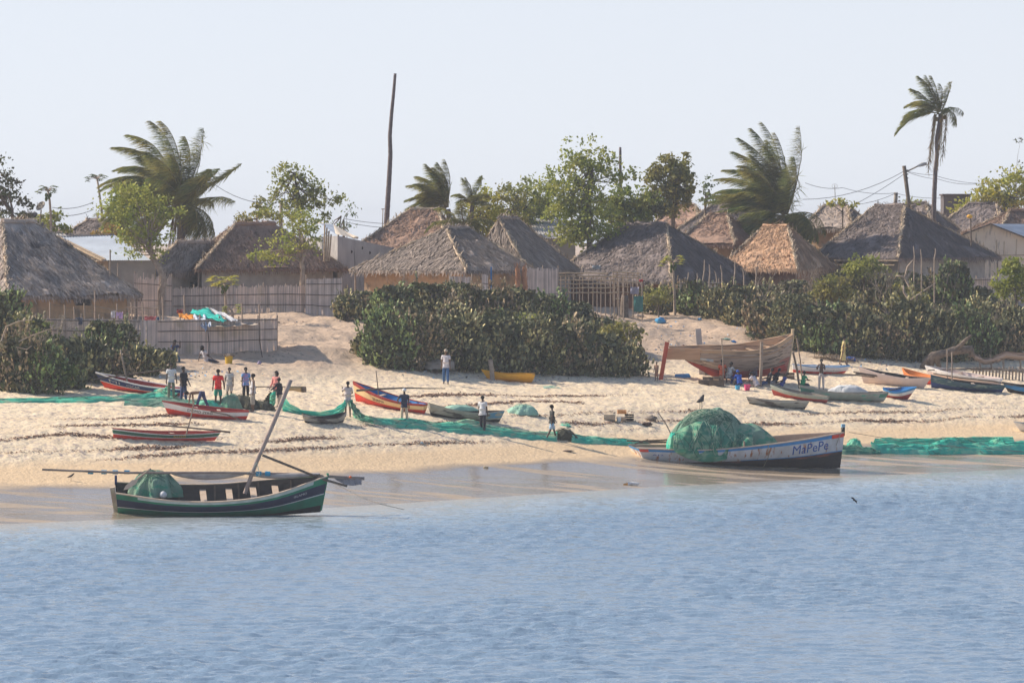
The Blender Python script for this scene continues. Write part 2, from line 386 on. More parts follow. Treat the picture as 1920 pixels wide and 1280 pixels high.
# ------------------------------------------------------------------ roofs and houses
def thatch_face(mb, p0, p1, q1, q0, seed=0, dens=26, fringe=.28, blade=.42, m=0, rough_=1.0):
    """p0-p1 eave edge, q0-q1 upper edge (may meet); a lumpy skin, loose leaf bundles lying on it and a ragged fringe"""
    r = np.random.default_rng(seed); p0, p1, q0, q1 = (np.array(x, float) for x in (p0, p1, q0, q1))
    w_ = max(np.linalg.norm(p1 - p0), np.linalg.norm(q1 - q0)); hgt_ = np.linalg.norm((q0 + q1) / 2 - (p0 + p1) / 2)
    a = max(3, int(hgt_ / .35)); b = max(3, int(w_ / .35))
    nrm = np.cross(p1 - p0, (q0 + q1) / 2 - (p0 + p1) / 2); nrm /= np.linalg.norm(nrm) + 1e-9
    if nrm[2] < 0: nrm = -nrm
    def at(s_, t_):
        s_ = np.asarray(s_)[..., None]; t_ = np.asarray(t_)[..., None]
        return (p0 * (1 - s_) + p1 * s_) * (1 - t_) + (q0 * (1 - s_) + q1 * s_) * t_
    S, T = np.meshgrid(np.linspace(0, 1, b + 1), np.linspace(0, 1, a + 1)); P = at(S, T)
    edge = np.minimum(np.minimum(S, 1 - S) * 6, 1) * np.minimum(np.minimum(T + .2, 1 - T) * 6, 1)
    nz = vnoise(S * w_ / 1.1 + seed, T * hgt_ / .8, seed) * .22 * rough_ + vnoise(S * w_ / .4, T * hgt_ / .4 + seed, seed + 1) * .10 * rough_
    P = P + nrm * (nz * edge)[..., None] - np.array([0, 0, 1]) * (.10 * np.sin(math.pi * T) * .6)[..., None]
    mb.grid(P, m)
    down = (p0 + p1) / 2 - (q0 + q1) / 2; down /= np.linalg.norm(down) + 1e-9
    side = np.cross(nrm, down); n = int(w_ * hgt_ * .72 * dens * 1.5)
    if n:
        t_ = 1 - np.sqrt(r.random(n)) if np.linalg.norm(q1 - q0) < .3 * w_ else r.random(n)
        s_ = r.random(n); c = at(s_, t_) + nrm * (.02 + .05 * r.random(n) + .2 * (rough_ - 1) * (vnoise(s_ * w_ / 1.1 + seed, t_ * hgt_ / .8, seed) + .3))[:, None] - np.array([0, 0, 1]) * (.06 * np.sin(math.pi * t_))[:, None]
        ang = r.normal(0, .28, n)[:, None]; d = down * np.cos(ang) + side * np.sin(ang); sd_ = side * np.cos(ang) - down * np.sin(ang)
        ln = (blade * (.5 + r.random(n)))[:, None]; wd = (.014 + .032 * r.random(n))[:, None]
        tip = c + d * ln * .55 + nrm * (.01 + .05 * r.random(n))[:, None]; top = c - d * ln * .45
        mb.quads(np.stack([top - sd_ * wd, top + sd_ * wd, tip + sd_ * wd * .6, tip - sd_ * wd * .6], 1), m)
    nf = int(np.linalg.norm(p1 - p0) * 42)
    if fringe and nf:
        s_ = r.random(nf); t_ = r.random(nf) ** 2 * .12; c = at(s_, t_) + nrm * (.03 * r.normal(size=nf))[:, None]
        d = down * .6 + np.array([0, 0, -.8]) + side * r.normal(0, .2, nf)[:, None]
        ln = (fringe * (.25 + 1.1 * r.random(nf)))[:, None]; wd = (.02 + .03 * r.random(nf))[:, None]; e = side
        mb.quads(np.stack([c - e * wd, c + e * wd, c + d * ln + e * wd * .4, c + d * ln - e * wd * .4], 1), m)
def bundle(mb, a, b, r0=.10, seed=0, m=0, loose=26):
    """straw laid along a hip or a ridge"""
    a, b = np.array(a, float), np.array(b, float); d = b - a; L_ = np.linalg.norm(d); d /= L_; r = np.random.default_rng(seed + 50)
    n = max(3, int(L_ / .5)); pts = [a + d * L_ * i / n + r.normal(0, .025, 3) for i in range(n + 1)]
    mb.tube(pts, [r0 * (.8 + .4 * r.random()) for _ in pts], 6, m)
    k = int(L_ * loose); c = a + d * (r.random(k) * L_)[:, None] + r.normal(0, r0 * .5, (k, 3)) + np.array([0, 0, r0 * .6])
    e = d + r.normal(0, .45, (k, 3)); s_ = np.cross(e, [0, 0, 1.]); s_ /= np.linalg.norm(s_, axis=1)[:, None] + 1e-6
    h_ = (.1 + .22 * r.random(k))[:, None]; w_ = .018
    mb.quads(np.stack([c - e * h_ - s_ * w_, c - e * h_ + s_ * w_, c + e * h_ + s_ * w_, c + e * h_ - s_ * w_], 1), m)
def hut(name, label, C0, CL, CS, ey, ridge, rpy, th='grey', wl=mud, cap=True, door=None, win=None, seed=1, blade=.42, capm=None, dens=26, inset=.55, group='thatched houses of the village', corner_cap=True):
    """C0 front corner, CL end of the long side, CS end of the short side: (pixel x, depth); ridge = (px near, px far)"""
    ez = H - (ey - HY) * C0[1] / F
    P0, PL, PS = (Vector(((c[0] - 960) * c[1] / F, c[1], ez)) for c in (C0, CL, CS)); P3 = PL + PS - P0
    M0 = (P0 + PS) / 2; M1 = (PL + P3) / 2
    def solve(px):
        best = min(((abs(960 + (M0.x + (M1.x - M0.x) * k / 200) * F / (M0.y + (M1.y - M0.y) * k / 200) - px), k / 200) for k in range(-40, 241)))
        return best[1]
    ta, tb = solve(ridge[0]), solve(ridge[1]); Ra = M0.lerp(M1, ta); Rb = M0.lerp(M1, tb)
    rz = H - (rpy - HY) * Ra.y / F; Ra.z = Rb.z = rz
    ctr = (P0 + P3) / 2; gz = float(hgt(ctr.x, ctr.y)); root = thing(name, label, 'house', group, (ctr.x, ctr.y, gz))
    mb = MB()
    rg = 2.0 if th == 'pale' else 1.2; thatch_face(mb, PL, P0, Ra, Rb, seed, dens, blade=blade, rough_=rg); thatch_face(mb, P0, PS, Ra, Ra, seed + 1, dens, blade=blade, rough_=rg)
    thatch_face(mb, PS, P3, Rb, Ra, seed + 2, 5, blade=blade); thatch_face(mb, P3, PL, Rb, Rb, seed + 3, 8, blade=blade)
    lo = [p + Vector((0, 0, -.16)) for p in (P0, PL, P3, PS)]
    mb.add(lo, [(0, 1, 2, 3)], 0)
    for i, (p, q) in enumerate(((P0, PL), (PL, P3), (P3, PS), (PS, P0))): mb.add([p, q, q + Vector((0, 0, -.16)), p + Vector((0, 0, -.16))], [(0, 1, 2, 3)], 0)
    roof = part('roof', mb, thatch[th], root)
    if cap:
        c = MB(); bundle(c, Ra + Vector((0, 0, .05)), Rb + Vector((0, 0, .05)), .13, seed)
        sub('ridge_cap', c, capm or thatch[th], roof, root)
        c = MB()
        if corner_cap: bundle(c, P0 + Vector((0, 0, .05)), Ra, .07, seed + 9)
        bundle(c, PL, Rb, .07, seed + 10); bundle(c, PS, Ra, .07, seed + 11)
        sub('hip_bundle', c, strawcap if corner_cap else thatch[th], roof, root)
    def ins(p): v = (ctr - p); v.z = 0; return p + v.normalized() * inset * 1.6
    q = [ins(p) for p in (P0, PL, P3, PS)]; w_ = MB()
    for i in range(4):
        a, b = q[i], q[(i + 1) % 4]; mid = (a + b) / 2; n = max(2, int((b - a).length / .5)); rows = []
        for z in np.linspace(gz - 1.2, ez + .12, 6):
            rows.append([(a.x + (b.x - a.x) * k / n + .04 * mnoise.noise((a.x + k, z, i)), a.y + (b.y - a.y) * k / n + .04 * mnoise.noise((z, a.x + k, i)), z) for k in range(n + 1)])
        w_.grid(np.array(rows))
    wall = part('wall', w_, wl, root)
    for kind, lst in (('door', door or ()), ('window', win or ())):
        for side, f0, f1, z0, z1 in lst:
            a, b = (q[0], q[1]) if side == 'L' else (q[0], q[3])
            x0, x1 = a.lerp(b, f0), a.lerp(b, f1); n = (b - a).cross(Vector((0, 0, 1))).normalized()
            if n.y > 0: n = -n
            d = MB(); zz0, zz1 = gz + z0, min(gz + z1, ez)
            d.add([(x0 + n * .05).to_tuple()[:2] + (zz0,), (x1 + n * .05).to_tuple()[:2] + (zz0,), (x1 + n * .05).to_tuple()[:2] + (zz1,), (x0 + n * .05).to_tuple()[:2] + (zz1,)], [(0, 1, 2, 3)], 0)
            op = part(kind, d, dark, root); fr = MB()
            for u, v in (((x0, zz0), (x0, zz1)), ((x1, zz0), (x1, zz1)), ((x0, zz1), (x1, zz1))):
                A = Vector((u[0].x, u[0].y, u[1])) + n * .08; B = Vector((v[0].x, v[0].y, v[1])) + n * .08; fr.beam(A, B, .06, .06)
            sub('frame', fr, wood, op, root)
    pl = MB()
    for p in (P0, PL, PS): 
        v = (ctr - p).normalized() * .35; pl.tube([(p.x + v.x, p.y + v.y, gz - .8), (p.x + v.x, p.y + v.y, ez + .05)], .05, 5)
    part('post', pl, wood, root)
    return root, dict(P0=P0, PL=PL, PS=PS, P3=P3, Ra=Ra, Rb=Rb, gz=gz, ez=ez, q=q)

VG = 'thatched houses of the village'
H1 = hut('thatched_house', 'huge shaggy grey thatched roof at the left edge of the photo, above the left bushes', (14, 281), (268, 290), (-170, 292), 557, (5, 66), 417, 'pale', mud, seed=11, blade=.55, win=[('L', .55, .68, .5, 1.3)])
H3 = hut('thatched_house', 'small dark thatched roof behind the blue-grey tin roof, papaya stems rising beyond it', (215, 322), (105, 325), (262, 333), 450, (205, 163), 414, 'dark', mud, seed=21, dens=12)
H3b = hut('thatched_house', 'dark thatched roof behind the left papaya tree, partly hidden by leaves', (62, 325), (128, 331), (-30, 335), 442, (45, 66), 404, 'dark', mud, seed=24, dens=10)
H4 = hut('thatched_house', 'low grey thatched house behind the front light green tree trunk', (420, 313), (262, 305), (470, 319), 512, (402, 330), 456, 'grey', mudgrey, seed=31, blade=.5, win=[('L', .2, .36, .7, 1.4)])
H5 = hut('thatched_house', 'long brown-grey thatched house behind the brown reed fence', (368, 308), (652, 318), (325, 318), 505, (440, 515), 421, 'brown', mudgrey, seed=41, win=[('L', .1, .2, .6, 1.3)])
H7 = hut('thatched_house', 'smooth brown thatched roof standing left of the small palm, with an orange ridge', (842, 326), (655, 326), (880, 338), 470, (822, 767), 394, 'brown', mud, seed=51, capm=strawcap, dens=20)
H8 = hut('thatched_house', 'ochre mud house with a low shaggy thatched roof, front centre above the big cactus thicket', (874, 306), (1005, 314), (655, 312), 508, (836, 882), 429, 'grey', mud, seed=61, blade=.5)
H9 = hut('thatched_house', 'thatched house just right of the ochre one, its right roof slope dark and blue-grey', (990, 317), (1088, 329), (878, 321), 508, (936, 972), 411, 'grey', mudgrey, seed=71, win=[('S', .1, .25, .8, 1.9)])
H10 = hut('thatched_house', 'widest dark thatched house in the middle, behind the stick fence and a small papaya plant', (1259, 325), (1018, 331), (1432, 336), 528, (1251, 1172), 421, 'dark', mudred, seed=81, door=[('S', .66, .80, 0, 1.75)])
H11 = hut('thatched_house', 'small brown thatched roof between the wide dark house and the big right palm', (1377, 338), (1262, 339), (1442, 350), 458, (1363, 1328), 403, 'brown', mud, seed=91, dens=16)
H12 = hut('thatched_house', 'steep dark thatched roof farther back, its peak touching the big right palm', (1432, 352), (1240, 354), (1500, 364), 452, (1395, 1360), 366, 'dark', mud, seed=101, dens=12)
H13 = hut('thatched_house', 'far small brown thatched roof below the dense upright tree', (1318, 366), (1220, 368), (1345, 380), 424, (1302, 1256), 387, 'brown', mud, seed=111, dens=8)
H14 = hut('thatched_house', 'golden brown thatched house with a red mud wall, in front of the big right palm', (1495, 332), (1345, 336), (1572, 343), 505, (1477, 1432), 425, 'straw', mudred, seed=121)
H15 = hut('thatched_house', 'big dark thatched house on the right with a pale straw line down its front hip', (1684, 340), (1520, 345), (1878, 354), 484, (1695, 1640), 386, 'dark', mudgrey, seed=131, inset=.9)
H16 = hut('thatched_house', 'thatched roof showing just behind the right shoulder of the big dark right house', (1746, 360), (1640, 362), (1800, 370), 430, (1737, 1700), 382, 'dark', mud, seed=141, dens=10)
H17 = hut('thatched_house', 'dark thatched house with a flat ridge behind the right tin-roofed house', (1884, 380), (1725, 382), (1930, 390), 450, (1868, 1815), 383, 'dark', mud, seed=151, dens=14)
H17b = hut('thatched_house', 'brown thatched roof at the right edge, above the tin roof', (1872, 374), (1985, 381), (1800, 382), 437, (1893, 1935), 396, 'brown', mud, seed=155, dens=14)
H19 = hut('thatched_house', 'far grey thatched roof between the big right palm and the big dark right house', (1598, 352), (1500, 354), (1650, 362), 428, (1588, 1545), 386, 'grey', mud, seed=161, dens=8)
# wooden battens showing under the eave of the big dark right house
_r, _d = H15; mb = MB()
for k in range(3):
    a = _d['P0'].lerp(_d['PL'], .02 + .04 * k) + Vector((0, 0, -.15 - .28 * k)); b = _d['P0'].lerp(_d['PL'], .75) + Vector((0, 0, -.15 - .28 * k)); v = Vector((.1, -.25, 0)); mb.beam(a + v, b + v, .05, .06)
part('batten', mb, woodl, _r)

def wall_quad(mb, a, b, zb, zta, ztb, m=0, n=6):
    rows = []
    for t_ in np.linspace(0, 1, 5):
        rows.append([(a.x + (b.x - a.x) * k / n, a.y + (b.y - a.y) * k / n, zb + (zta + (ztb - zta) * k / n - zb) * t_) for k in range(n + 1)])
    mb.grid(np.array(rows), m)
def corrugated(mb, a, b, c, d, m=0, pitch=.16, amp=.018):
    """a-b ridge, d-c eave (a above d)"""
    a, b, c, d = (np.array(x) for x in (a, b, c, d)); n = max(8, int(np.linalg.norm(b - a) / pitch * 4)); nr = np.cross(b - a, d - a); nr /= np.linalg.norm(nr)
    if nr[2] < 0: nr = -nr
    rows = []
    for t_ in np.linspace(0, 1, 7):
        s_ = np.linspace(0, 1, n + 1)[:, None]; p = (a * (1 - s_) + b * s_) * (1 - t_) + (d * (1 - s_) + c * s_) * t_
        rows.append(p + nr * (amp * np.sin(s_ * n / 4 * 2 * math.pi) + (.012 if int(t_ * 6) % 2 else 0)))
    mb.grid(np.array(rows), m)
# tin roofed house, left
a, b, c, d = W(104, 444, 301.5), W(214, 440, 301.5), W(283, 488, 297), W(194, 488, 297)
root = thing('tin_roofed_house', 'grey mud house with blue-grey tin roof and open lattice gable above the left fence', 'house', None, (-21.5, 299, float(hgt(-21.5, 299))))
mb = MB(); corrugated(mb, a, b, c, d); e = W(60, 492, 306); f_ = W(255, 489, 306); corrugated(mb, a + Vector((0, 0.02, 0)), b + Vector((0, .02, 0)), f_, e)
roof = part('roof', mb, tin, root); s_ = MB(); s_.beam(a + Vector((0, 0, .04)), b + Vector((0, 0, .04)), .25, .03); sub('ridge_cap', s_, tinold, roof, root)
mb = MB()
for k in range(9):
    t_ = k / 9; l = a.lerp(e, t_ + .1) if t_ < .9 else e; r_ = a.lerp(d, t_ + .1); mb.tube([l + Vector((0, 0, -.05)), (l + r_) / 2 + Vector((0, 0, -.07 + .04 * rnd.random())), r_ + Vector((0, 0, -.05))], .035, 5)
mb.beam(a + Vector((-.05, -.05, 0)), d + Vector((-.05, -.05, 0)), .12, .10); mb.beam(a + Vector((.12, -.1, .06)), d + Vector((.12, -.1, .06)), .09, .04)
for k in range(4): p = d.lerp(e, (k + .5) / 5); mb.tube([(p.x, p.y, d.z - .1), (p.x, p.y, d.z + (a.z - d.z) * (1 - abs((k + .5) / 5 * 2 - 1)))], .035, 5)
part('gable_lattice', mb, woodl, root)
mb = MB(); zb = root.location.z - 1.5; wall_quad(mb, d + Vector((.25, .3, 0)), c + Vector((.2, .3, 0)), zb, d.z, c.z); part('wall', mb, mudgrey, root)
mb = MB(); wall_quad(mb, e + Vector((.6, 0, 0)), d + Vector((.25, .3, 0)), zb, d.z - .05, d.z - .05); part('end_wall', mb, mud, root)
# lattice of an unfinished roof right of it
mb = MB(); A, B, C_, D_ = W(222, 446, 305), W(282, 448, 305), W(290, 478, 302), W(240, 478, 302)
for k in range(7): mb.tube([A.lerp(D_, k / 6), B.lerp(C_, k / 6)], .035, 5)
for k in range(4): mb.tube([A.lerp(B, k / 3), D_.lerp(C_, k / 3)], .035, 5)
for p in (C_, D_): mb.tube([p, (p.x, p.y, hgt(p.x, p.y) - .2)], .06, 5)
o = mb.build('roof_lattice', woodl, loc=(D_ + Vector((0, 0, -3))).to_tuple()); tag(o, 'bare pole lattice of an unfinished roof right of the blue-grey tin roof', 'roof frame')
# concrete house
z0 = 6.8; Pc = W(633, 442, 318); Pr = W(745, 466, 327); Pl = W(536, 448, 327)
root = thing('cement_house', 'grey cement house with a flat parapet, standing between two thatched roofs left of centre', 'house', None, (Pc.x, 322, z0))
mb = MB(); wall_quad(mb, Pc, Pr, z0 - 1, Pc.z, Pr.z, n=8); wall_quad(mb, Pl, Pc, z0 - 1, Pl.z, Pc.z); P4 = Pr + Pl - Pc; wall_quad(mb, Pr, P4, z0 - 1, Pr.z, Pr.z); wall_quad(mb, P4, Pl, z0 - 1, Pl.z, Pl.z)
part('wall', mb, concrete, root)
mb = MB(); up = W(600, 419, 324); mb.add([W(560, 424, 330), up, W(625, 420, 325), W(633, 441, 318.3), W(575, 441, 323)], [(0, 1, 2, 3, 4)]); part('upper_wall', mb, tin, root)
mb = MB(); mb.add([W(595, 418, 326), W(625, 420, 325), W(672, 448, 322), W(640, 441, 318.5), W(633, 440, 318.4)], [(0, 1, 2, 3, 4)]); mb.beam(W(600, 419, 325), W(668, 446, 321.5), .3, .12); part('roof', mb, plaster, root)
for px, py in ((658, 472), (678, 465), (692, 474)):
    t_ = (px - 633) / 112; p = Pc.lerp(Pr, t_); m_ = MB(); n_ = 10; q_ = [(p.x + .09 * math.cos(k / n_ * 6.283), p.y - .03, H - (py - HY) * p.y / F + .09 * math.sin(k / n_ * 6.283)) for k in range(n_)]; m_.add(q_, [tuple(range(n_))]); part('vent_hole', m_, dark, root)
m_ = MB()
for k in range(4): m_.tube([W(608 + k * 3, 490, 317), W(609 + k * 4, 421 + 6 * k, 317)], .05, 5)
part('pole', m_, woodl, root)
# tin roof, centre back
a, b = W(985, 413, 345), W(1064, 412, 345); c, d = W(1085, 447, 338), W(1010, 447, 338)
root = thing('tin_roofed_house', 'low house with dull grey tin roof just left of the tall light green tree', 'house', None, (2.5, 341, 7.6))
mb = MB(); corrugated(mb, a, b, c, d); corrugated(mb, a, b, W(1120, 450, 352), W(960, 450, 352)); part('roof', mb, tinold, root)
mb = MB(); wall_quad(mb, d + Vector((.2, .3, 0)), c + Vector((-.2, .3, 0)), 7, d.z, c.z); part('wall', mb, mudgrey, root)
# tin roof house far left sliver
root = thing('tin_roofed_house', 'pale tin roof sliver behind the huge left thatched roof', 'house', None, (-27.5, 318, 7.5))
mb = MB(); corrugated(mb, W(80, 438, 322), W(118, 436, 322), W(140, 452, 316), W(60, 452, 316)); part('roof', mb, tinold, root)
mb = MB(); wall_quad(mb, W(62, 452, 317), W(138, 452, 317), 7, 11.2, 11.2); part('wall', mb, mudgrey, root)
# tin roof house right
ap = W(1857, 420, 362); el = W(1795, 443, 362); er = W(1935, 450, 362); gz = 7.0
root = thing('tin_roofed_house', 'beige plastered house with a white-blue tin gable roof at the right edge', 'house', None, (ap.x, 366, gz))
mb = MB(); back = Vector((3, 7, 0)); corrugated(mb, ap, ap + back, er + back, er); corrugated(mb, ap, ap + back, el + back, el); roof = part('roof', mb, tin, root)
s_ = MB(); s_.beam(el + Vector((0, -.06, -.02)), ap + Vector((0, -.06, 0)), .06, .1); s_.beam(ap + Vector((0, -.06, 0)), er + Vector((0, -.06, -.02)), .06, .1); sub('fascia', s_, woodd, roof, root)
mb = MB(); l0, r0 = el.lerp(ap, .12), er.lerp(ap, .12); yy = .35
mb.add([(l0.x, 362 + yy, gz - 1), (r0.x, 362 + yy, gz - 1), (r0.x, 362 + yy, r0.z), (ap.x, 362 + yy, ap.z - .03), (l0.x, 362 + yy, l0.z)], [(0, 1, 2, 3, 4)]); part('wall', mb, plaster, root)
mb = MB()
for px in (1805, 1815, 1843, 1868, 1882, 1905): p = W(px, 480, 361.6); mb.tube([p, W(px + 1, 455 - rnd.random() * 12, 361.6)], .03, 5)
mb.beam(W(1800, 480, 361.7), W(1935, 478, 361.7), .06, .07); mb.beam(W(1800, 487, 361.7), W(1935, 486, 361.7), .05, .05)
part('pole', mb, woodl, root)
# dark block wall far right
mb = MB(); p = W(1775, 366, 404); mb.box((p.x + .9, 407, (p.z + 8) / 2), (2.0, 3, p.z - 8)); mb.box((p.x + .9, 407, p.z + .05), (2.2, 3.2, .12)); 
o = mb.build('block_tower', mat('dark block', (.12, .1, .1), (.08, .07, .07), 1.5, bump=.5), loc=(p.x + .9, 407, 8)); tag(o, 'dark square block structure behind the bushy tree at the right', 'building')

# ------------------------------------------------------------------ fences
def reed_fence(name, label, path, tops, m=reed, gap=.043, rails=(.3, .62, .93), posts=True, rag=.07, wmin=.023, below=.3, group=None, cat='fence', density=1.0):
    """path: list of (px, depth); tops: world z at each path node"""
    pts = [Vector(((p[0] - 960) * p[1] / F, p[1], 0)) for p in path]; seg = [(pts[i + 1] - pts[i]).length for i in range(len(pts) - 1)]; tot = sum(seg)
    def at(s_):
        i = 0
        while i < len(seg) - 1 and s_ > seg[i]: s_ -= seg[i]; i += 1
        t_ = min(1, s_ / seg[i]); p = pts[i].lerp(pts[i + 1], t_); return p, tops[i] * (1 - t_) + tops[i + 1] * t_
    mid, _ = at(tot / 2); gz = float(hgt(mid.x, mid.y)); root = thing(name, label, cat, group, (mid.x, mid.y, gz))
    mb = MB(); s_ = 0
    while s_ < tot:
        p, tz = at(s_); bz = float(hgt(p.x, p.y)) - below; r_ = wmin * (.7 + .8 * rnd.random()); tz += rag * (rnd.random() - .6) + (.12 if rnd.random() < .03 else 0)
        if rnd.random() < density: mb.box((p.x, p.y + .02 * rnd.random(), (tz + bz) / 2), (r_ * 2, r_ * 1.3, tz - bz), 0, Matrix.Rotation(rnd.gauss(0, .012), 3, 'Y'))
        s_ += gap * (.75 + .5 * rnd.random())
    part('reed_panel', mb, m, root)
    n = max(2, int(tot / 1.2))
    for fr in rails:
        mb = MB(); q = []
        for k in range(n + 1): p, tz = at(tot * k / n); bz = float(hgt(p.x, p.y)); q.append((p.x, p.y - .05, bz + (tz - bz) * fr + .02 * rnd.random()))
        mb.tube(q, .022, 5); part('rail', mb, woodd, root)
    if posts:
        for k in range(n + 1):
            p, tz = at(tot * k / n); bz = float(hgt(p.x, p.y)) - .3; mb = MB(); mb.tube([(p.x, p.y + .07, bz), (p.x + .03 * rnd.random(), p.y + .07, tz + .12 + .15 * rnd.random())], .04, 5); part('post', mb, wood, root)
    return root
reed_fence('reed_fence', 'pale reed enclosure fence at the back of the left beach, under the coloured tarpaulins', [(82, 268), (240, 272), (279, 272), (519, 277)], [7.50, 7.40, 7.36, 7.38], rails=(.34, .66, .95), rag=.03)
reed_fence('reed_fence', 'short end of the pale enclosure fence turning away from the beach at its right corner', [(519, 277.1), (519.5, 281)], [7.38, 7.5], posts=False, rag=.03)
reed_fence('reed_fence', 'rough brown reed fence behind the enclosure, left of the blue-grey panel', [(318, 300), (450, 301), (578, 302.5)], [8.75, 8.8, 8.85], rails=(.3, .68), rag=.16, gap=.055)
reed_fence('reed_fence', 'taller blue-grey reed panel with a ragged top beside the brown fence', [(574, 302), (641, 303)], [9.2, 9.25], m=reedw, rails=(.25, .55, .85), rag=.06)
reed_fence('reed_fence', 'ragged stick fence leaning in front of the grey wall behind the clothes lines', [(252, 294), (322, 297)], [9.5, 9.3], rails=(.4, .8), rag=.5, gap=.08)
reed_fence('reed_fence', 'pale upright slat screen left of the blue door post, under the ochre house eave', [(843, 304), (884, 305)], [9.35, 9.3], m=reedw, rails=(.8,), rag=.05, gap=.06)
reed_fence('reed_fence', 'narrow pale slat screen beside the blue door post', [(905, 305), (916, 305)], [9.45, 9.4], m=reedw, rails=(.8,), rag=.05, gap=.06, posts=False)
reed_fence('reed_fence', 'tall white-grey slat fence left of the horizontal stick frame', [(988, 309), (1046, 312)], [9.75, 9.7], m=reedw, rails=(.5,), rag=.22, gap=.055)
reed_fence('reed_fence', 'dark reed fence under the right slope of the widest dark house', [(1275, 323), (1348, 324)], [8.85, 8.85], m=reed, rails=(.95,), rag=.03)
reed_fence('reed_fence', 'brown reed fence glimpsed between bushes below the big dark right house', [(1712, 334), (1860, 338)], [8.9, 9.0], m=reed, rails=(.95,), rag=.05)
# loose stakes along the wide house
for (px, y0, y1, ln, Y) in ((1288, 527, 511, 3, 322), (1307, 527, 512, 0, 322), (1318, 525, 487, 3, 322), (1330, 526, 496, 0, 322), (1344, 527, 508, -4, 322), (1354, 527, 497, -3, 322), (1376, 527, 490, 2, 322), (1395, 530, 501, -3, 322), (1417, 528, 500, 0, 322), (1714, 500, 461, -1, 325), (1728, 504, 467, -2, 325), (1752, 484, 466, 2, 325)):
    mb = MB(); a = W(px, y0, Y); b = W(px + ln, y1, Y); g0 = Vector((a.x, a.y, float(hgt(a.x, a.y)) - .2)); mb.tube([g0, a, (a + b) / 2 + Vector((.04, 0, 0)), b], [.05, .045, .04, .03], 5)
    o = mb.build('fence_stake', palebark, loc=g0.to_tuple()); tag(o, 'thin upright stake in the row in front of the widest dark thatched house' if px < 1500 else 'thin upright stake in front of the big dark right house', 'stake', 'stakes before the middle house' if px < 1500 else 'stakes before the right house')
# horizontal stick frame fence
root = thing('stick_fence', 'open frame fence of horizontal sticks tied to uprights in front of the widest dark house', 'fence', None, tuple(W(1100, 585, 313)))
Yf = 313; mb = MB()
for k in range(17):
    x = 1033 + k * 8.5 + rnd.random() * 3; p = W(x, 514 + rnd.random() * 8, Yf); mb.tube([(p.x, p.y, float(hgt(p.x, p.y)) - .2), p], .03, 5)
part('upright', mb, wood, root)
for i, py in enumerate((511, 517, 524, 531, 539, 548)):
    mb = MB(); n = 9; x1 = 1152 if i not in (0, 3) else 1140; mb.tube([W(1030 + (i % 3) * 3 + (x1 - 1030) * k / n, py + rnd.random() * 1.6, Yf - .08) for k in range(n + 1)], .045, 6); part('crossbar', mb, woodl, root)
root = thing('stick_gate', 'square stick gate frame right of the horizontal stick fence', 'gate', None, tuple(W(1178, 590, 317.5)))
Yf = 317.5; mb = MB()
for x in (1150, 1158, 1168, 1177, 1187, 1196, 1204): p = W(x, 505 + rnd.random() * 6, Yf); mb.tube([(p.x, p.y, float(hgt(p.x, p.y)) - .3), p], .035, 5)
part('upright', mb, wood, root)
for i, py in enumerate((510, 515, 520, 528, 536, 547, 560)):
    mb = MB(); mb.tube([W(1148 + i, py, Yf - .08), W(1180 + (20 if i < 4 else 0), py + rnd.random() * 2, Yf - .08)], .035, 5); part('crossbar', mb, woodl, root)
for px, w_, lab in ((1166, 7, 'rough grey tree stump post under the stick gate frame'),):
    p = W(px + 4, 565, 317); gz = float(hgt(p.x, p.y)); mb = MB(); mb.tube([(p.x, p.y, gz - .3), (p.x, p.y, gz + .7), (p.x + .05, p.y, gz + 1.3)], [.3, .22, .2], 8); o = mb.build('stump', bark, smooth=True, loc=(p.x, p.y, gz)); tag(o, lab, 'stump')
# blue door post, brown straw posts
p = W(921, 500, 306); mb = MB(); mb.beam((p.x, p.y, p.z), (p.x, p.y, p.z - 2.6), .09, .2, up=(0, 1, 0)); o = mb.build('door_post', mat('blue paint', (.04, .17, .42), (.06, .2, .4), 4), loc=(p.x, p.y, p.z - 2.6)); tag(o, 'bright blue painted door post under the eave of the ochre house', 'post')
for px in (970, 983):
    p = W(px, 503, 308); mb = MB(); mb.tube([(p.x, p.y, p.z - 2.2), (p.x + .05, p.y, p.z - 1), (p.x - .02, p.y, p.z + .1)], [.2, .16, .06], 7)
    bundle(mb, (p.x, p.y, p.z - 1.8), (p.x, p.y, p.z), .12, px, 0, 60)
    o = mb.build('straw_bundle', mat('rust straw', (.36, .18, .09), (.28, .14, .08), 3, island=ISL), loc=(p.x, p.y, p.z - 2.2)); tag(o, 'rusty brown upright bundle of straw in the gap left of the tall slat fence', 'bundle', 'straw bundles by the slat fence')

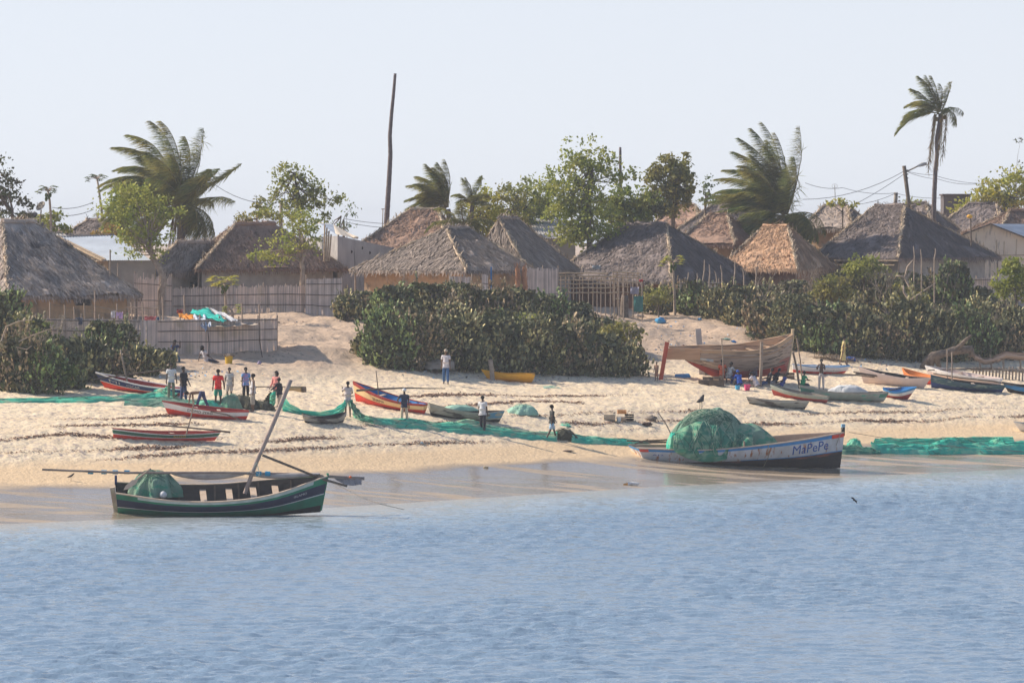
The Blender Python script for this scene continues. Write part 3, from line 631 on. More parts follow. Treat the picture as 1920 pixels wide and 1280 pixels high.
# ------------------------------------------------------------------ trees
def leaf_quads(C, size, r, elong=1.6, droop=0.0, flat=.0):
    n = len(C); d = r.normal(size=(n, 3)); d[:, 2] = d[:, 2] * (1 - flat) - droop; d /= np.linalg.norm(d, axis=1)[:, None] + 1e-9
    e = np.cross(d, r.normal(size=(n, 3))); e /= np.linalg.norm(e, axis=1)[:, None] + 1e-9
    s_ = (size * (.6 + .8 * r.random(n)))[:, None]; a = d * s_ * elong * .5; b = e * s_ * .5
    return np.stack([C - a, C - a * .1 + b, C + a, C - a * .1 - b], 1)
def crown(mb, blobs, Y, r, clump=.45, per=26, size=.13, dens=1.3, elong=1.7, droop=.2, depth=.8, surf=.55, tips=None):
    """blobs in pixels (cx, cy, rx, ry) at depth Y (or with own depth as 5th item)"""
    tips = [] if tips is None else tips
    dens = dens * 1.1
    for bl in blobs:
        cx, cy, rx, ry = bl[:4]; yy = bl[4] if len(bl) > 4 else Y; c = np.array(W(cx, cy, yy)); k = yy / F; rad = np.array([rx * k, max(rx, ry) * k * depth, ry * k])
        n = max(3, int(dens * (rad[0] * rad[1] * rad[2]) ** (1 / 3) ** 1 * 9 * (rad[0] * rad[2]) ** .5 / clump))
        u = r.normal(size=(n, 3)); u /= np.linalg.norm(u, axis=1)[:, None]; u *= (surf + (1 - surf) * r.random(n))[:, None] * (1 + .22 * r.normal(size=n))[:, None]
        cc = c + u * rad
        for q in cc[::3]: tips.append(q)
        m = per; P = cc[:, None, :] + r.normal(size=(n, m, 3)) * clump * np.array([.55, .55, .32]) * (.6 + .8 * r.random(n))[:, None, None]
        mb.quads(leaf_quads(P.reshape(-1, 3), size, r, elong, droop))
    return tips
def branches(mb, base, tips, r, r0=.12, m=0, forks=None):
    """limbs from points of the trunk towards the clumps"""
    for q in tips:
        b = forks[int(r.integers(len(forks)))] if forks else base; b = np.array(b); q = np.array(q); mid = (b + q) / 2 + r.normal(size=3) * .12 + np.array([0, 0, -.1])
        mb.tube([b, (b + mid) / 2 + r.normal(size=3) * .05, mid, (mid + q) / 2 + r.normal(size=3) * .06, q], [r0, r0 * .8, r0 * .55, r0 * .35, r0 * .12], 5, m, caps=False)
def tree(name, label, trunk, blobs, Y, leaf, bk=bark, seed=1, tr=(.16, .08), nb=26, group=None, cat='tree', br=.05, **kw):
    """trunk: pixel polyline from the ground up"""
    r = np.random.default_rng(seed); pts = [W(p[0], p[1], Y) for p in trunk]; gz = float(hgt(pts[0].x, Y))
    pts = [Vector((pts[0].x, Y, min(gz, pts[0].z) - .2))] + pts
    root = thing(name, label, cat, group, (pts[0].x, Y, gz)); mb = MB(); n = len(pts)
    mb.tube(pts, [tr[0] + (tr[1] - tr[0]) * i / (n - 1) for i in range(n)], 7); lf = MB(); tips = crown(lf, blobs, Y, r, **kw)
    idx = r.permutation(len(tips))[:nb]; branches(mb, pts[-1], [tips[i] for i in idx], r, br, forks=[tuple(p) for p in pts[max(1, n - 3):]])
    part('trunk', mb, bk, root, smooth=True); part('crown', lf, leaf, root); return root
tree('feathery_tree', 'light green feathery tree with a forked pale trunk, in front of the big left palm', [(300, 575), (302, 545), (307, 525), (300, 505), (287, 485), (281, 462), (279, 440)],
     [(262, 402, 42, 34), (225, 395, 30, 30), (295, 430, 40, 30), (240, 440, 38, 26), (215, 372, 30, 20), (262, 360, 30, 22), (300, 462, 30, 22), (225, 350, 22, 12), (320, 400, 20, 22), (190, 392, 16, 10), (250, 470, 26, 10), (280, 380, 30, 25)], 296, lf_light, palebark, 3, (.26, .10), 34, clump=.5, size=.12, dens=.85, per=22)
tree('feathery_tree', 'tall airy tree left of the bare tall trunk, its top above the thatched roofs', [(566, 470), (562, 430), (560, 390), (556, 350), (552, 325)],
     [(545, 312, 26, 10), (530, 328, 26, 12), (560, 335, 26, 16), (545, 360, 40, 20), (590, 350, 22, 16), (600, 375, 32, 22), (625, 368, 14, 10), (520, 390, 28, 22), (560, 395, 34, 24), (600, 400, 24, 18), (535, 345, 20, 12), (575, 372, 28, 20), (500, 395, 16, 14)], 330, lf_mid, bark, 5, (.16, .05), 40, clump=.42, size=.13, dens=.75, per=20)
tree('feathery_tree', 'bright light green umbrella tree with twisted pale stems behind the brown reed fence', [(566, 530), (568, 505), (565, 490), (572, 470), (568, 450)],
     [(505, 475, 32, 14), (540, 455, 40, 18), (575, 430, 26, 26), (520, 492, 28, 12), (560, 410, 30, 18), (585, 455, 22, 18), (480, 478, 16, 8), (545, 432, 26, 16), (510, 450, 22, 10)], 304, lf_light, palebark, 7, (.14, .09), 26, clump=.42, size=.11, dens=.9, per=22, br=.06)
tree('bushy_tree', 'thin sparse tree just left of the bare tall trunk, low over the roofs', [(632, 460), (636, 430), (640, 405)], [(628, 415, 20, 14), (650, 395, 16, 12), (640, 430, 24, 12), (655, 415, 12, 18), (615, 430, 12, 14)], 335, lf_dark, bark, 9, (.08, .03), 20, clump=.35, size=.10, dens=.45, per=12)
tree('bushy_tree', 'low yellow-green tree behind the grey thatched roof, right of the big left palm', [(480, 450), (482, 410)], [(470, 405, 22, 16), (492, 395, 20, 18), (505, 410, 20, 14), (455, 412, 10, 10), (485, 382, 12, 8)], 340, lf_olive, bark, 10, (.1, .05), 12, clump=.4, size=.13, dens=.8)
tree('leafy_tree', 'dark round-leaved tree at the left edge against the sky', [(30, 425), (22, 400), (8, 380), (2, 365)], [(8, 335, 20, 18), (28, 345, 12, 14), (18, 375, 26, 14), (45, 385, 18, 14), (10, 400, 30, 12), (52, 400, 14, 8), (0, 300, 8, 8), (25, 360, 14, 10), (-10, 350, 20, 40)], 318, lf_red, bark, 11, (.14, .07), 30, clump=.36, size=.15, dens=.75, per=20, elong=1.3)
tree('leafy_tree', 'dark shrubby tree with thin stems below the left papaya, over the roof ridge', [(95, 450), (95, 425)], [(85, 408, 22, 12), (100, 425, 24, 12), (75, 430, 16, 14), (108, 405, 12, 12), (120, 432, 12, 8)], 322, lf_mid, bark, 12, (.08, .05), 14, clump=.36, size=.14, dens=.8)
tree('leafy_tree', 'orange-tinged leafy shrub between the tin roof and the front light green tree', [(205, 470), (207, 440)], [(205, 432, 16, 16), (190, 440, 10, 10), (222, 440, 14, 14)], 305, leafm('orange green leaf', (.27, .21, .06), (.36, .19, .06)), bark, 13, (.08, .04), 8, clump=.35, size=.14, dens=1)
# tall clump in the centre
tree('feathery_tree', 'tall light green tree in the middle, highest green crown between the two small palms', [(1105, 455), (1104, 420), (1102, 380), (1108, 340), (1112, 310)],
     [(1068, 285, 8, 22), (1108, 280, 10, 20), (1130, 290, 12, 18), (1090, 310, 24, 18), (1125, 318, 26, 18), (1150, 300, 14, 14), (1065, 325, 20, 18), (1100, 345, 34, 24), (1070, 365, 34, 26), (1120, 375, 40, 26), (1085, 395, 50, 30), (1120, 410, 46, 30), (1070, 425, 34, 22), (1100, 440, 50, 22), (1060, 445, 34, 18), (1140, 435, 30, 20), (1050, 395, 30, 26), (1050, 360, 22, 20), (1160, 330, 16, 22), (1185, 320, 14, 10), (1100, 300, 30, 22)], 334, lf_light, bark, 15, (.2, .06), 60, clump=.5, size=.14, dens=1.0, per=22)
tree('bushy_tree', 'dark green bush hugging the short bare trunk right of the tall middle tree', [(1165, 455), (1165, 420)], [(1165, 375, 26, 26), (1190, 390, 28, 28), (1160, 410, 30, 24), (1205, 375, 20, 22), (1200, 410, 24, 20), (1140, 395, 22, 22)], 343, leafm('fresh green leaf', (.15, .21, .04), (.26, .27, .06)), bark, 17, (.16, .1), 18, clump=.45, size=.16, dens=1.3, per=26)
for i, (cx, top, lab) in enumerate(((905, 360, 'yellow-green tree right beside the small middle palm'), (945, 350, 'pinkish-tipped tree second to the right of the small middle palm'), (985, 345, 'ragged light tree left of the tall middle tree, with thin spiky tips'), (1025, 325, 'slender yellow-green tree touching the left side of the tall middle tree'))):
    tree('bushy_tree', lab, [(cx, 450), (cx + 2, 420), (cx, 395)], [(cx, top + 8, 16, 12), (cx - 14, top + 22, 22, 16), (cx + 14, top + 20, 22, 14), (cx, top + 38, 34, 22), (cx + 8, top + 54, 36, 22), (cx - 10, top + 62, 34, 22), (cx, top + 78, 34, 18), (cx + 4, top - 4, 6, 10)], 340 + i * 2, [lf_yel, lf_olive, lf_mid, lf_light][i], bark, 20 + i, (.12, .05), 26, clump=.42, size=.13, dens=.9, per=20, group=None)
tree('dense_tree', 'dense upright olive tree standing apart between the short bare trunk and the big right palm', [(1262, 400), (1260, 370), (1262, 350)],
     [(1276, 312, 16, 24), (1290, 345, 14, 28), (1262, 335, 20, 30), (1238, 318, 14, 16), (1228, 342, 14, 22), (1248, 362, 24, 22), (1282, 372, 16, 16), (1220, 372, 12, 14), (1256, 305, 12, 16), (1240, 388, 24, 14), (1268, 392, 26, 12)], 352, lf_olive, bark, 27, (.16, .08), 40, clump=.36, size=.13, dens=1.6, per=26, elong=2.2)
tree('dense_tree', 'brown-green drooping bush left under the dense olive tree', [(1215, 430), (1217, 400)], [(1222, 385, 18, 26), (1235, 395, 14, 20), (1208, 400, 12, 18)], 345, lf_red, bark, 28, (.1, .05), 12, clump=.36, size=.13, dens=1.3)
tree('thin_tree', 'small dark thin-leaved tree just left of the big right palm crown', [(1322, 392), (1326, 372), (1330, 355)], [(1328, 342, 10, 12), (1330, 360, 12, 14), (1340, 370, 8, 10), (1316, 378, 8, 8)], 356, lf_dark, bark, 29, (.1, .04), 14, clump=.3, size=.12, dens=1, per=16)
tree('bushy_tree', 'sunlit yellow-green tree at the right edge above the thatched roofs', [(1880, 430), (1884, 400), (1886, 370)],
     [(1865, 350, 30, 18), (1900, 335, 26, 18), (1840, 365, 28, 16), (1885, 370, 34, 20), (1910, 360, 24, 26), (1820, 385, 26, 14), (1855, 385, 30, 14), (1905, 385, 24, 14), (1930, 345, 20, 30), (1800, 395, 16, 8)], 398, lf_yel, bark, 31, (.2, .08), 46, clump=.5, size=.15, dens=1.1, per=22)
tree('bare_tree', 'half-bare reddish crown rising over the yellow-green tree at the right edge', [(1900, 400), (1902, 350)], [(1900, 318, 26, 12), (1925, 300, 20, 18), (1875, 332, 16, 10), (1915, 262, 6, 6)], 402, lf_red, bark, 32, (.14, .05), 40, clump=.4, size=.10, dens=.4, per=8, br=.04)
tree('leafy_shrub', 'small yellow-green shrub on the skyline right of the big right palm', [(1580, 400), (1580, 385)], [(1575, 380, 14, 8), (1560, 382, 10, 5), (1592, 384, 10, 5)], 349, lf_yel, bark, 33, (.06, .04), 6, clump=.28, size=.14, dens=.9, per=14)
tree('leafy_shrub', 'tiny shrub on the skyline at the foot of the leaning utility pole', [(1712, 398), (1712, 386)], [(1700, 379, 8, 3), (1716, 378, 8, 4)], 364, lf_mid, bark, 34, (.05, .03), 4, clump=.22, size=.13, dens=.8, per=10)
tree('round_shrub', 'bright yellow-green round shrub at the right edge below the beige house', [(1905, 575), (1905, 545)], [(1900, 515, 24, 26), (1890, 540, 26, 20), (1915, 540, 20, 26), (1908, 500, 16, 16)], 318, leafm('lime leaf', (.20, .25, .04), (.27, .28, .05)), bark, 35, (.1, .06), 10, clump=.4, size=.13, dens=1.5, per=30)
def papaya(label, trunk, Y, seed, rad=.9, fruit=False, leaf=lf_mid, n=15, lean=-.25):
    r = np.random.default_rng(seed); pts = [W(p[0], p[1], Y) for p in trunk]; gz = float(hgt(pts[0].x, Y)); pts = [Vector((pts[0].x, Y, min(gz, pts[0].z) - .2))] + pts
    root = thing('papaya_tree', label, 'tree', None, (pts[0].x, Y, gz)); mb = MB(); mb.tube(pts, [.09 - .04 * i / len(pts) for i in range(len(pts))], 6); top = np.array(pts[-1]); lf = MB()
    for k in range(n):
        a = 2 * math.pi * k / n * 1.618 * 3; el = .9 - 1.5 * k / n; L_ = rad * (.65 + .45 * r.random())
        tip = top + np.array([math.cos(a) * math.cos(el) * L_ + lean * L_ * .3, math.sin(a) * math.cos(el) * L_, math.sin(el) * L_ * .6 + .12 * rad]); mid = (top + tip) / 2 + np.array([0, 0, .12 * rad])
        mb.tube([top, mid, tip], [.02, .015, .012], 4, 0, False)
        for j in range(9):      # the lobes of one big hand-shaped leaf
            b = 2 * math.pi * j / 9 + r.random() * .3; d = np.array([math.cos(b), math.sin(b), -.45 + .2 * r.random()]) * rad * (.32 + .14 * r.random()); s_ = np.array([-math.sin(b), math.cos(b), .1]) * rad * .09
            lf.quads(np.array([[tip, tip + d * .55 + s_, tip + d, tip + d * .55 - s_]]))
    part('trunk', mb, palebark, root, True); part('crown', lf, leaf, root)
    if fruit:
        for k in range(5): fb = MB(); a = k * 1.3; fb.ball(top + np.array([.13 * math.cos(a), .13 * math.sin(a), -.25 - .12 * (k % 3)]), (.09, .09, .14), 0); part('fruit', fb, mat('green papaya', (.09, .12, .04)), root, True)
    return root
papaya('papaya tree with fruit standing clear against the sky beside the satellite dish', [(96, 440), (95, 400), (93, 375), (90, 358)], 317, 1, .62, True, lf_dark)
papaya('taller thin papaya tree left of the big left palm, far from the dish', [(193, 420), (190, 390), (186, 360), (182, 335)], 338, 2, .62, False, lf_dark)
papaya('papaya plant with bright leaves behind the enclosure fence, below the thatched eaves', [(424, 590), (423, 560), (421, 530)], 291, 3, .85, True, lf_yel, 16)
papaya('small young papaya plant in front of the brown reed fence beside the tarpaulin', [(436, 590), (435, 582)], 287, 4, .55, False, lf_light, 10)
papaya('small bright papaya plant growing before the front corner of the widest dark house', [(1265, 560), (1263, 520), (1262, 492)], 321, 5, .75, True, lf_yel, 15)
papaya('tiny papaya-like seedling among the left papaya stems on the skyline', [(185, 425), (183, 405)], 337, 6, .35, False, lf_mid, 8)

def palm(label, trunk, Y, fronds, seed=1, tr=(.24, .15), leaf=lf_palm, lflen=.85, nuts=8, wind=(-1, .15, 0), dead=0, dens=34, deadlen=2.2, twin=True):
    """fronds: list of pixel polylines' (start angle deg, length m, droop, swing into depth)"""
    r = np.random.default_rng(seed); pts = [W(p[0], p[1], Y) for p in trunk]; gz = float(hgt(pts[0].x, Y)); pts = [Vector((pts[0].x, Y, min(gz, pts[0].z) - .3))] + pts
    root = thing('coconut_palm', label, 'palm tree', None, (pts[0].x, Y, gz)); mb = MB()
    fine = []
    for i in range(len(pts) - 1):
        for k in range(6): fine.append(pts[i].lerp(pts[i + 1], k / 6))
    fine.append(pts[-1]); n = len(fine); mb.tube(fine, [(tr[0] + (tr[1] - tr[0]) * i / n) * (1 + .05 * (i % 2)) for i in range(n)], 8); part('trunk', mb, palmbark, root, True)
    top = np.array(pts[-1]); wv = np.array(wind)
    cr = MB(); st = MB(); dl = MB()
    fronds = [f for q in fronds for f in ((q,) if not twin else (q, (q[0] + r.normal() * 5 + 3, q[1] * (.62 + .3 * r.random()), q[2] * (.7 + .7 * r.random()), max(-.7, min(.7, q[3] + r.normal() * .35)))))]
    for (ang, L_, droop, dy) in fronds:
        a = R(ang); d0 = np.array([math.cos(a) * math.sqrt(max(0, 1 - dy * dy)), dy, math.sin(a) * math.sqrt(max(0, 1 - dy * dy))]); p = top + d0 * .12; pl = [p]; d = d0.copy(); N_ = 18; ds = []
        for k in range(N_):
            t_ = (k + 1) / N_; d = d + (np.array([0, 0, -1.0]) * droop * .10 * (t_ + .3)) + wv * .055 * t_; d /= np.linalg.norm(d); p = p + d * L_ / N_ + r.normal(size=3) * .018; pl.append(p); ds.append(d)
        pl = np.array(pl); ds.append(ds[-1]); isdead = L_ < 0; st.tube(pl, [.045 - .036 * k / N_ for k in range(N_ + 1)], 4, 0, False)
        m = int(dens * abs(L_)); q = []
        for sd_ in (-1, 1):
            t_ = .12 + .88 * (np.arange(m) + r.random(m)) / m; f_ = t_ * N_; i0 = np.minimum(f_.astype(int), N_ - 1); fr = (f_ - i0)[:, None]
            c = pl[i0] * (1 - fr) + pl[i0 + 1] * fr; dd = np.array(ds)[i0]; sv = np.cross(dd, np.array([.0, 0, 1.]) + .001); sv /= np.linalg.norm(sv, axis=1)[:, None] + 1e-6
            ln = (lflen * (np.sin(math.pi * np.clip(t_ * .83 + .14, 0, 1)) * .85 + .15) * (.7 + .6 * r.random(m)))[:, None]
            v = sv * sd_ * (.45 + .4 * r.random(m))[:, None] + dd * .50 + np.array([0, 0, -.50]) * (.4 + .9 * r.random(m))[:, None] + wv * (.55 + .7 * r.random(m))[:, None] + r.normal(size=(m, 3)) * .10; v /= np.linalg.norm(v, axis=1)[:, None]
            wd = np.cross(v, dd + .2 * r.normal(size=(m, 3))); wd /= np.linalg.norm(wd, axis=1)[:, None] + 1e-6; wd *= .020
            mid = c + v * ln * .5 + wv * .02; tip = c + v * ln + np.array([0, 0, -.10]) * ln + wv * .12 * ln
            q.append(np.stack([c - wd * .6, c + wd * .6, mid + wd, mid - wd], 1)); q.append(np.stack([mid - wd, mid + wd, tip + wd * .1, tip - wd * .1], 1))
        cr.quads(np.concatenate(q))
    for k in range(dead):       # hanging dry fronds round the trunk head
        a = 2 * math.pi * k / max(dead, 1); o = np.array([math.cos(a) * .18, math.sin(a) * .18, 0]); L_ = deadlen * (.6 + .5 * r.random()); pl = [top + o * .5, top + o * 2 + np.array([0, 0, -.1]), top + o * 2.6 + np.array([-.1, 0, -L_ * .5]), top + o * 2.4 + np.array([-.15, 0, -L_])]
        st.tube(pl, [.04, .035, .02, .01], 4, 0, False); m = int(60 * L_ / 2); t_ = r.random(m); c = top + o * 2.5 + np.array([-.12, 0, -1.0]) * (t_ * L_)[:, None]; v = np.array([0, 0, -.35]) + r.normal(size=(m, 3)) * .13
        wd = np.array([.018, .01, 0]); dl.quads(np.stack([c - wd, c + wd, c + v + wd * .3, c + v - wd * .3], 1))
    part('crown', cr, leaf, root); part('frond_stems', st, mat('frond stalk', (.30, .25, .10), (.22, .17, .08), 3), root, True)
    if dead: part('dry_fronds', dl, lf_dry, root)
    for k in range(nuts):
        a = k * 2.4; nb_ = MB(); nb_.ball(top + np.array([.28 * math.cos(a), .28 * math.sin(a), -.25 - .12 * (k % 3)]), (.12, .12, .15)); part('coconut', nb_, mat('ripe coconut', (.32, .20, .05), (.2, .16, .05), 3), root, True)
    return root
palm('big coconut palm on the left with wind-blown fronds, behind the light green tree', [(339, 470), (340, 420), (342, 395), (340, 385)], 322,
     [(95, 5.6, .6, .05), (104, 5.9, .8, .2), (88, 5.3, .7, -.2), (112, 5.7, .9, -.1), (120, 5.5, .9, .3), (128, 5.6, 1.1, -.3), (136, 5.3, 1.0, .1), (144, 5.2, 1.1, .35), (152, 5.2, 1.2, -.2), (161, 5.0, 1.1, .1), (170, 5.4, 1.0, .3), (178, 5.4, .9, -.2), (80, 4.6, .5, .3), (66, 4.9, .15, .1), (50, 3.6, .4, -.5), (36, 4.2, .2, 0), (20, 3.3, .5, .2), (8, 3.0, 1.5, -.2), (-5, 3.4, 1.7, .2), (-22, 3.0, 1.3, -.1), (-40, 2.5, 1.0, .1), (190, 4.2, 1.0, .1), (205, 3.0, 1.1, -.2), (225, 2.4, .8, .1), (185, 3.4, 1.2, .5), (125, 4.6, 1.0, .6), (100, 4.8, .7, -.5)], 3, (.26, .22), lflen=1.15, nuts=10, dead=9, dens=46)
palm('big coconut palm on the right with orange coconuts, behind the golden brown roof', [(1480, 450), (1476, 425), (1474, 405)], 346,
     [(92, 6.0, .2, .05), (98, 6.2, .3, .15), (104, 6.0, .5, -.1), (110, 5.7, .5, .2), (118, 5.4, .7, -.25), (126, 5.3, .7, .1), (134, 5.2, .8, .3), (142, 5.1, .7, -.1), (151, 5.4, .6, .1), (158, 5.3, .7, -.3), (86, 5.4, .3, -.2), (70, 5.9, -.35, .05), (78, 3.8, .5, .4), (168, 4.0, .9, .2), (180, 4.0, 1.1, -.2), (192, 4.0, .8, -.1), (200, 4.0, .6, .2), (212, 3.2, .7, -.3), (-2, 2.6, 1.9, .1), (10, 3.2, 1.4, .3), (22, 3.4, 1.5, -.2), (-25, 2.4, 1.2, .2), (-48, 2.0, .8, 0), (232, 2.0, .8, .1), (112, 4.2, .8, .6)], 5, (.24, .2), lflen=1.1, nuts=12, dead=6, dens=46)
palm('small coconut palm blown to the left, behind the brown roof left of centre', [(843, 430), (842, 410), (840, 392)], 336,
     [(92, 3.1, .4, .1), (100, 3.2, .5, -.2), (110, 3.0, .7, .2), (84, 3.1, .4, 0), (122, 2.9, .9, .1), (134, 2.8, 1.0, -.2), (148, 2.7, 1.0, .1), (160, 2.6, 1.0, -.1), (172, 2.5, .8, .2), (116, 2.8, .7, -.3)], 7, (.2, .15), lflen=.8, nuts=0, dens=56)
palm('stunted palm with a curled dark frond, just right of the small left-of-centre palm', [(884, 430), (884, 400), (886, 385)], 338,
     [(95, 1.9, .6, .1), (75, 2.0, 1.3, .1), (60, 1.6, 1.6, -.2), (120, 1.6, 1.2, .1), (40, 1.4, 1.6, .2)], 8, (.15, .12), lflen=.5, nuts=0, dens=56)
palm('young low palm with spreading yellow-green fronds in front of the small palms', [(868, 440), (868, 425)], 322,
     [(20, 2.2, 1.2, .2), (40, 2.3, 1.2, -.2), (60, 2.0, 1.0, .1), (90, 1.8, .8, -.3), (120, 2.1, 1.0, .2), (150, 2.4, 1.3, -.1), (170, 2.6, 1.4, .1), (185, 2.2, 1.2, -.3), (0, 2.0, 1.2, .1)], 9, (.15, .13), leaf=lf_olive, lflen=.55, nuts=0, dens=48, wind=(-.2, 0, 0))
palm('tall thin coconut palm standing alone against the sky on the right', [(1751, 395), (1752, 360), (1754, 320), (1757, 290), (1756, 262), (1761, 232), (1763, 213)], 352,
     [(100, 2.6, .1, .1), (110, 2.9, .2, 0), (122, 2.5, .4, -.1), (92, 2.4, .2, .2), (82, 2.0, .5, 0), (140, 2.5, .9, .1), (152, 2.6, 1.2, -.1), (165, 2.6, 1.0, .2), (172, 3.3, 1.1, 0), (64, 2.2, .2, .1), (45, 1.8, 1.6, 0), (30, 1.6, 2.2, .1), (133, 2.2, .7, .5)], 11, (.16, .11), lflen=.75, nuts=4, dead=5, dens=48, wind=(-.8, .1, 0), deadlen=4.0, twin=False)
# bare trunks
for lab, pts, Y, rr in (('very tall bare leaning palm trunk without a crown, rising alone left of centre', [(724, 425), (727, 380), (730, 330), (732, 290), (731, 255), (734, 215), (738, 175), (741, 138)], 334, (.17, .085)),
                        ('short bare dead palm trunk rising from the bushes right of the tall middle tree', [(1166, 440), (1165, 380), (1163, 330), (1163, 276)], 346, (.15, .07))):
    p = [W(a, b, Y) for a, b in pts]; fine = []
    for i in range(len(p) - 1):
        for k in range(6): fine.append(p[i].lerp(p[i + 1], k / 6))
    fine.append(p[-1]); n = len(fine); mb = MB(); fine[0].z -= 4; mb.tube(fine, [(rr[0] + (rr[1] - rr[0]) * i / n) * (1 + .06 * (i % 2)) for i in range(n)], 9)
    o = mb.build('dead_palm_trunk', palmbark, smooth=True, loc=tuple(fine[0])); tag(o, lab, 'tree trunk')

# ------------------------------------------------------------------ prickly pear thickets
HV = (1.0, .8, 1.14, .9, 1.06, .74, .98)
def cactus(label, px, py, rx, h, seed, group, m=None, padn=None, name='prickly_pear_bush', leafy=.25, cat='cactus bush'):
    """px, py: foot on the ground; rx, h in pixels"""
    r = np.random.default_rng(seed); g0 = G(px, py); k = g0.y / F; a = rx * k; hh = h * k
    root = thing(name, label, cat, group, tuple(g0)); mb = MB(); st = MB(); area = a * hh * 3.2; n = padn or int(area * 29)
    th = r.random(n) * 2 * math.pi; cz = r.random(n) ** .8; w0 = np.where(cz < .45, .82 + .4 * cz, np.sqrt(np.clip(1 - ((cz - .45) / .58) ** 2, 0, 1)))
    rad = a * w0 * (.66 + .42 * r.random(n)) * (1 + .5 * vnoise(th * 2.2 + seed, cz * 4, seed) + .35 * vnoise(th * 5 + seed, cz * 7, seed + 2)); X = g0.x + np.cos(th) * rad; Y = g0.y + .25 * a + np.sin(th) * rad * .8
    base = hgt(X, Y); Z = base * .65 + g0.z * .35 + cz * hh * HV[seed % 7] * (.86 + .6 * vnoise(np.cos(th) * 2 + seed, np.sin(th) * 2, seed + 4)) - .1
    ev = [(0, 0)] + [(math.cos(t_), math.sin(t_)) for t_ in np.linspace(0, 2 * math.pi, 8, endpoint=False)]
    top_ = np.array([0, 0, 1.])
    F_ = []; Vv = []
    for i in range(n):
        c = np.array([X[i], Y[i], Z[i]]); outw = np.array([math.cos(th[i]), math.sin(th[i]) * .8, .4 + .6 * cz[i]]); lv = c
        for j in range(1 + int(r.random() < .75) + int(r.random() < .35)):
            u = outw * .35 + top_ * (.55 + .5 * r.random()) + r.normal(size=3) * .42; u /= np.linalg.norm(u); v = np.cross(u, r.normal(size=3)); v /= np.linalg.norm(v); w_ = np.cross(u, v)
            L_ = .066 + .058 * r.random(); B_ = L_ * (.58 + .15 * r.random()); cc = lv + u * L_ * .95
            ring = [cc + u * L_ * y + v * B_ * x * (1 + .15 * y) for x, y in ev[1:]]; b0 = len(Vv)
            Vv += ring + [cc + w_ * .022, cc - w_ * .022]
            for q in range(8): F_.append((b0 + q, b0 + (q + 1) % 8, b0 + 8)); F_.append((b0 + (q + 1) % 8, b0 + q, b0 + 9))
            lv = cc + u * L_ * .8 + v * B_ * .4 * r.normal() * .5
    mb.add(np.array(Vv), F_)
    part('pads', mb, m or (pad_dry if seed % 4 == 1 else pad_green if seed % 5 == 2 else pad), root)
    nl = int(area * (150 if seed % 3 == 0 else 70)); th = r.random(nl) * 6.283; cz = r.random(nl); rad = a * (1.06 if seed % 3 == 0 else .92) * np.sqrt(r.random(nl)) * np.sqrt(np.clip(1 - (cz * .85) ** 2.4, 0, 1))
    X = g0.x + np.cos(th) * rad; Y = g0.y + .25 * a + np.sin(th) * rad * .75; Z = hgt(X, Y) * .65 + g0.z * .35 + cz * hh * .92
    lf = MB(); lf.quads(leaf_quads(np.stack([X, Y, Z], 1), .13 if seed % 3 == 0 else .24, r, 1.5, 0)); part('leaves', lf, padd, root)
    for q in range(7):
        t_ = r.random() * 6.28; e = np.array([g0.x + math.cos(t_) * a * .6, g0.y + .25 * a + math.sin(t_) * a * .5, g0.z + hh * .75]); b = np.array([g0.x + .3 * r.normal() * a, g0.y + .2 * a, g0.z - .1])
        st.tube([b, (b + e) / 2 + r.normal(size=3) * .15, e], [.07, .05, .03], 5)
    part('stems', st, wood, root)
    return root
CENT = [(650, 602, 26, 48), (690, 604, 40, 62), (742, 616, 52, 84), (800, 622, 55, 96), (860, 628, 55, 104), (920, 630, 52, 92), (975, 634, 50, 98), (1030, 640, 50, 92), (1082, 646, 48, 84), (1128, 656, 44, 62), (1165, 664, 34, 40),
        (690, 672, 32, 50), (725, 690, 52, 104), (790, 694, 58, 110), (860, 694, 60, 106), (930, 696, 60, 108), (1000, 700, 60, 106), (1068, 702, 58, 100), (1132, 704, 52, 84), (1184, 704, 32, 58), (770, 655, 48, 90), (850, 660, 50, 92), (940, 664, 50, 90), (1020, 668, 50, 84), (1095, 672, 48, 70)]
for i, (px, py, rx, h) in enumerate(CENT):
    lab = 'prickly pear bush in the big middle thicket between the boats and the thatched houses'; gg = 'prickly pear bushes of the middle thicket'
    if i == 0: lab, gg = 'outermost small prickly pear bush at the upper left end of the middle thicket', None
    if i == 19: lab, gg = 'lowest right prickly pear bush of the middle thicket, nearest the boat under construction', None
    cactus(lab, px, py, rx, h, 200 + i, gg)
RIGHT = [(1225, 590, 30, 52), (1262, 584, 36, 70), (1305, 592, 36, 62), (1352, 600, 40, 66), (1395, 612, 40, 74), (1440, 640, 46, 92), (1490, 655, 50, 100), (1545, 662, 52, 100), (1600, 668, 52, 104), (1655, 672, 52, 106), (1710, 676, 50, 106), (1765, 676, 50, 104), (1820, 674, 50, 96), (1875, 672, 50, 92), (1915, 672, 40, 90),
         (1435, 588, 42, 62), (1490, 600, 46, 78), (1545, 608, 48, 92), (1600, 612, 50, 100), (1655, 612, 46, 104), (1700, 600, 40, 90), (1745, 600, 44, 110), (1790, 606, 44, 112), (1835, 610, 44, 82), (1885, 622, 40, 60), (1770, 640, 44, 84), (1840, 648, 44, 74), (1630, 580, 40, 74), (1560, 575, 40, 60)]
for i, (px, py, rx, h) in enumerate(RIGHT):
    lab = 'prickly pear bush in the long right thicket below the dark thatched roofs'; gg = 'prickly pear bushes of the right thicket'
    if i == 0: lab, gg = 'small prickly pear bush at the left end of the right thicket, by the gate', None
    cactus(lab, px, py, rx, h * (1, .82, 1.12, .9, 1.05, .76, 1.1, .95)[(i * 5) % 8], 300 + i, gg)
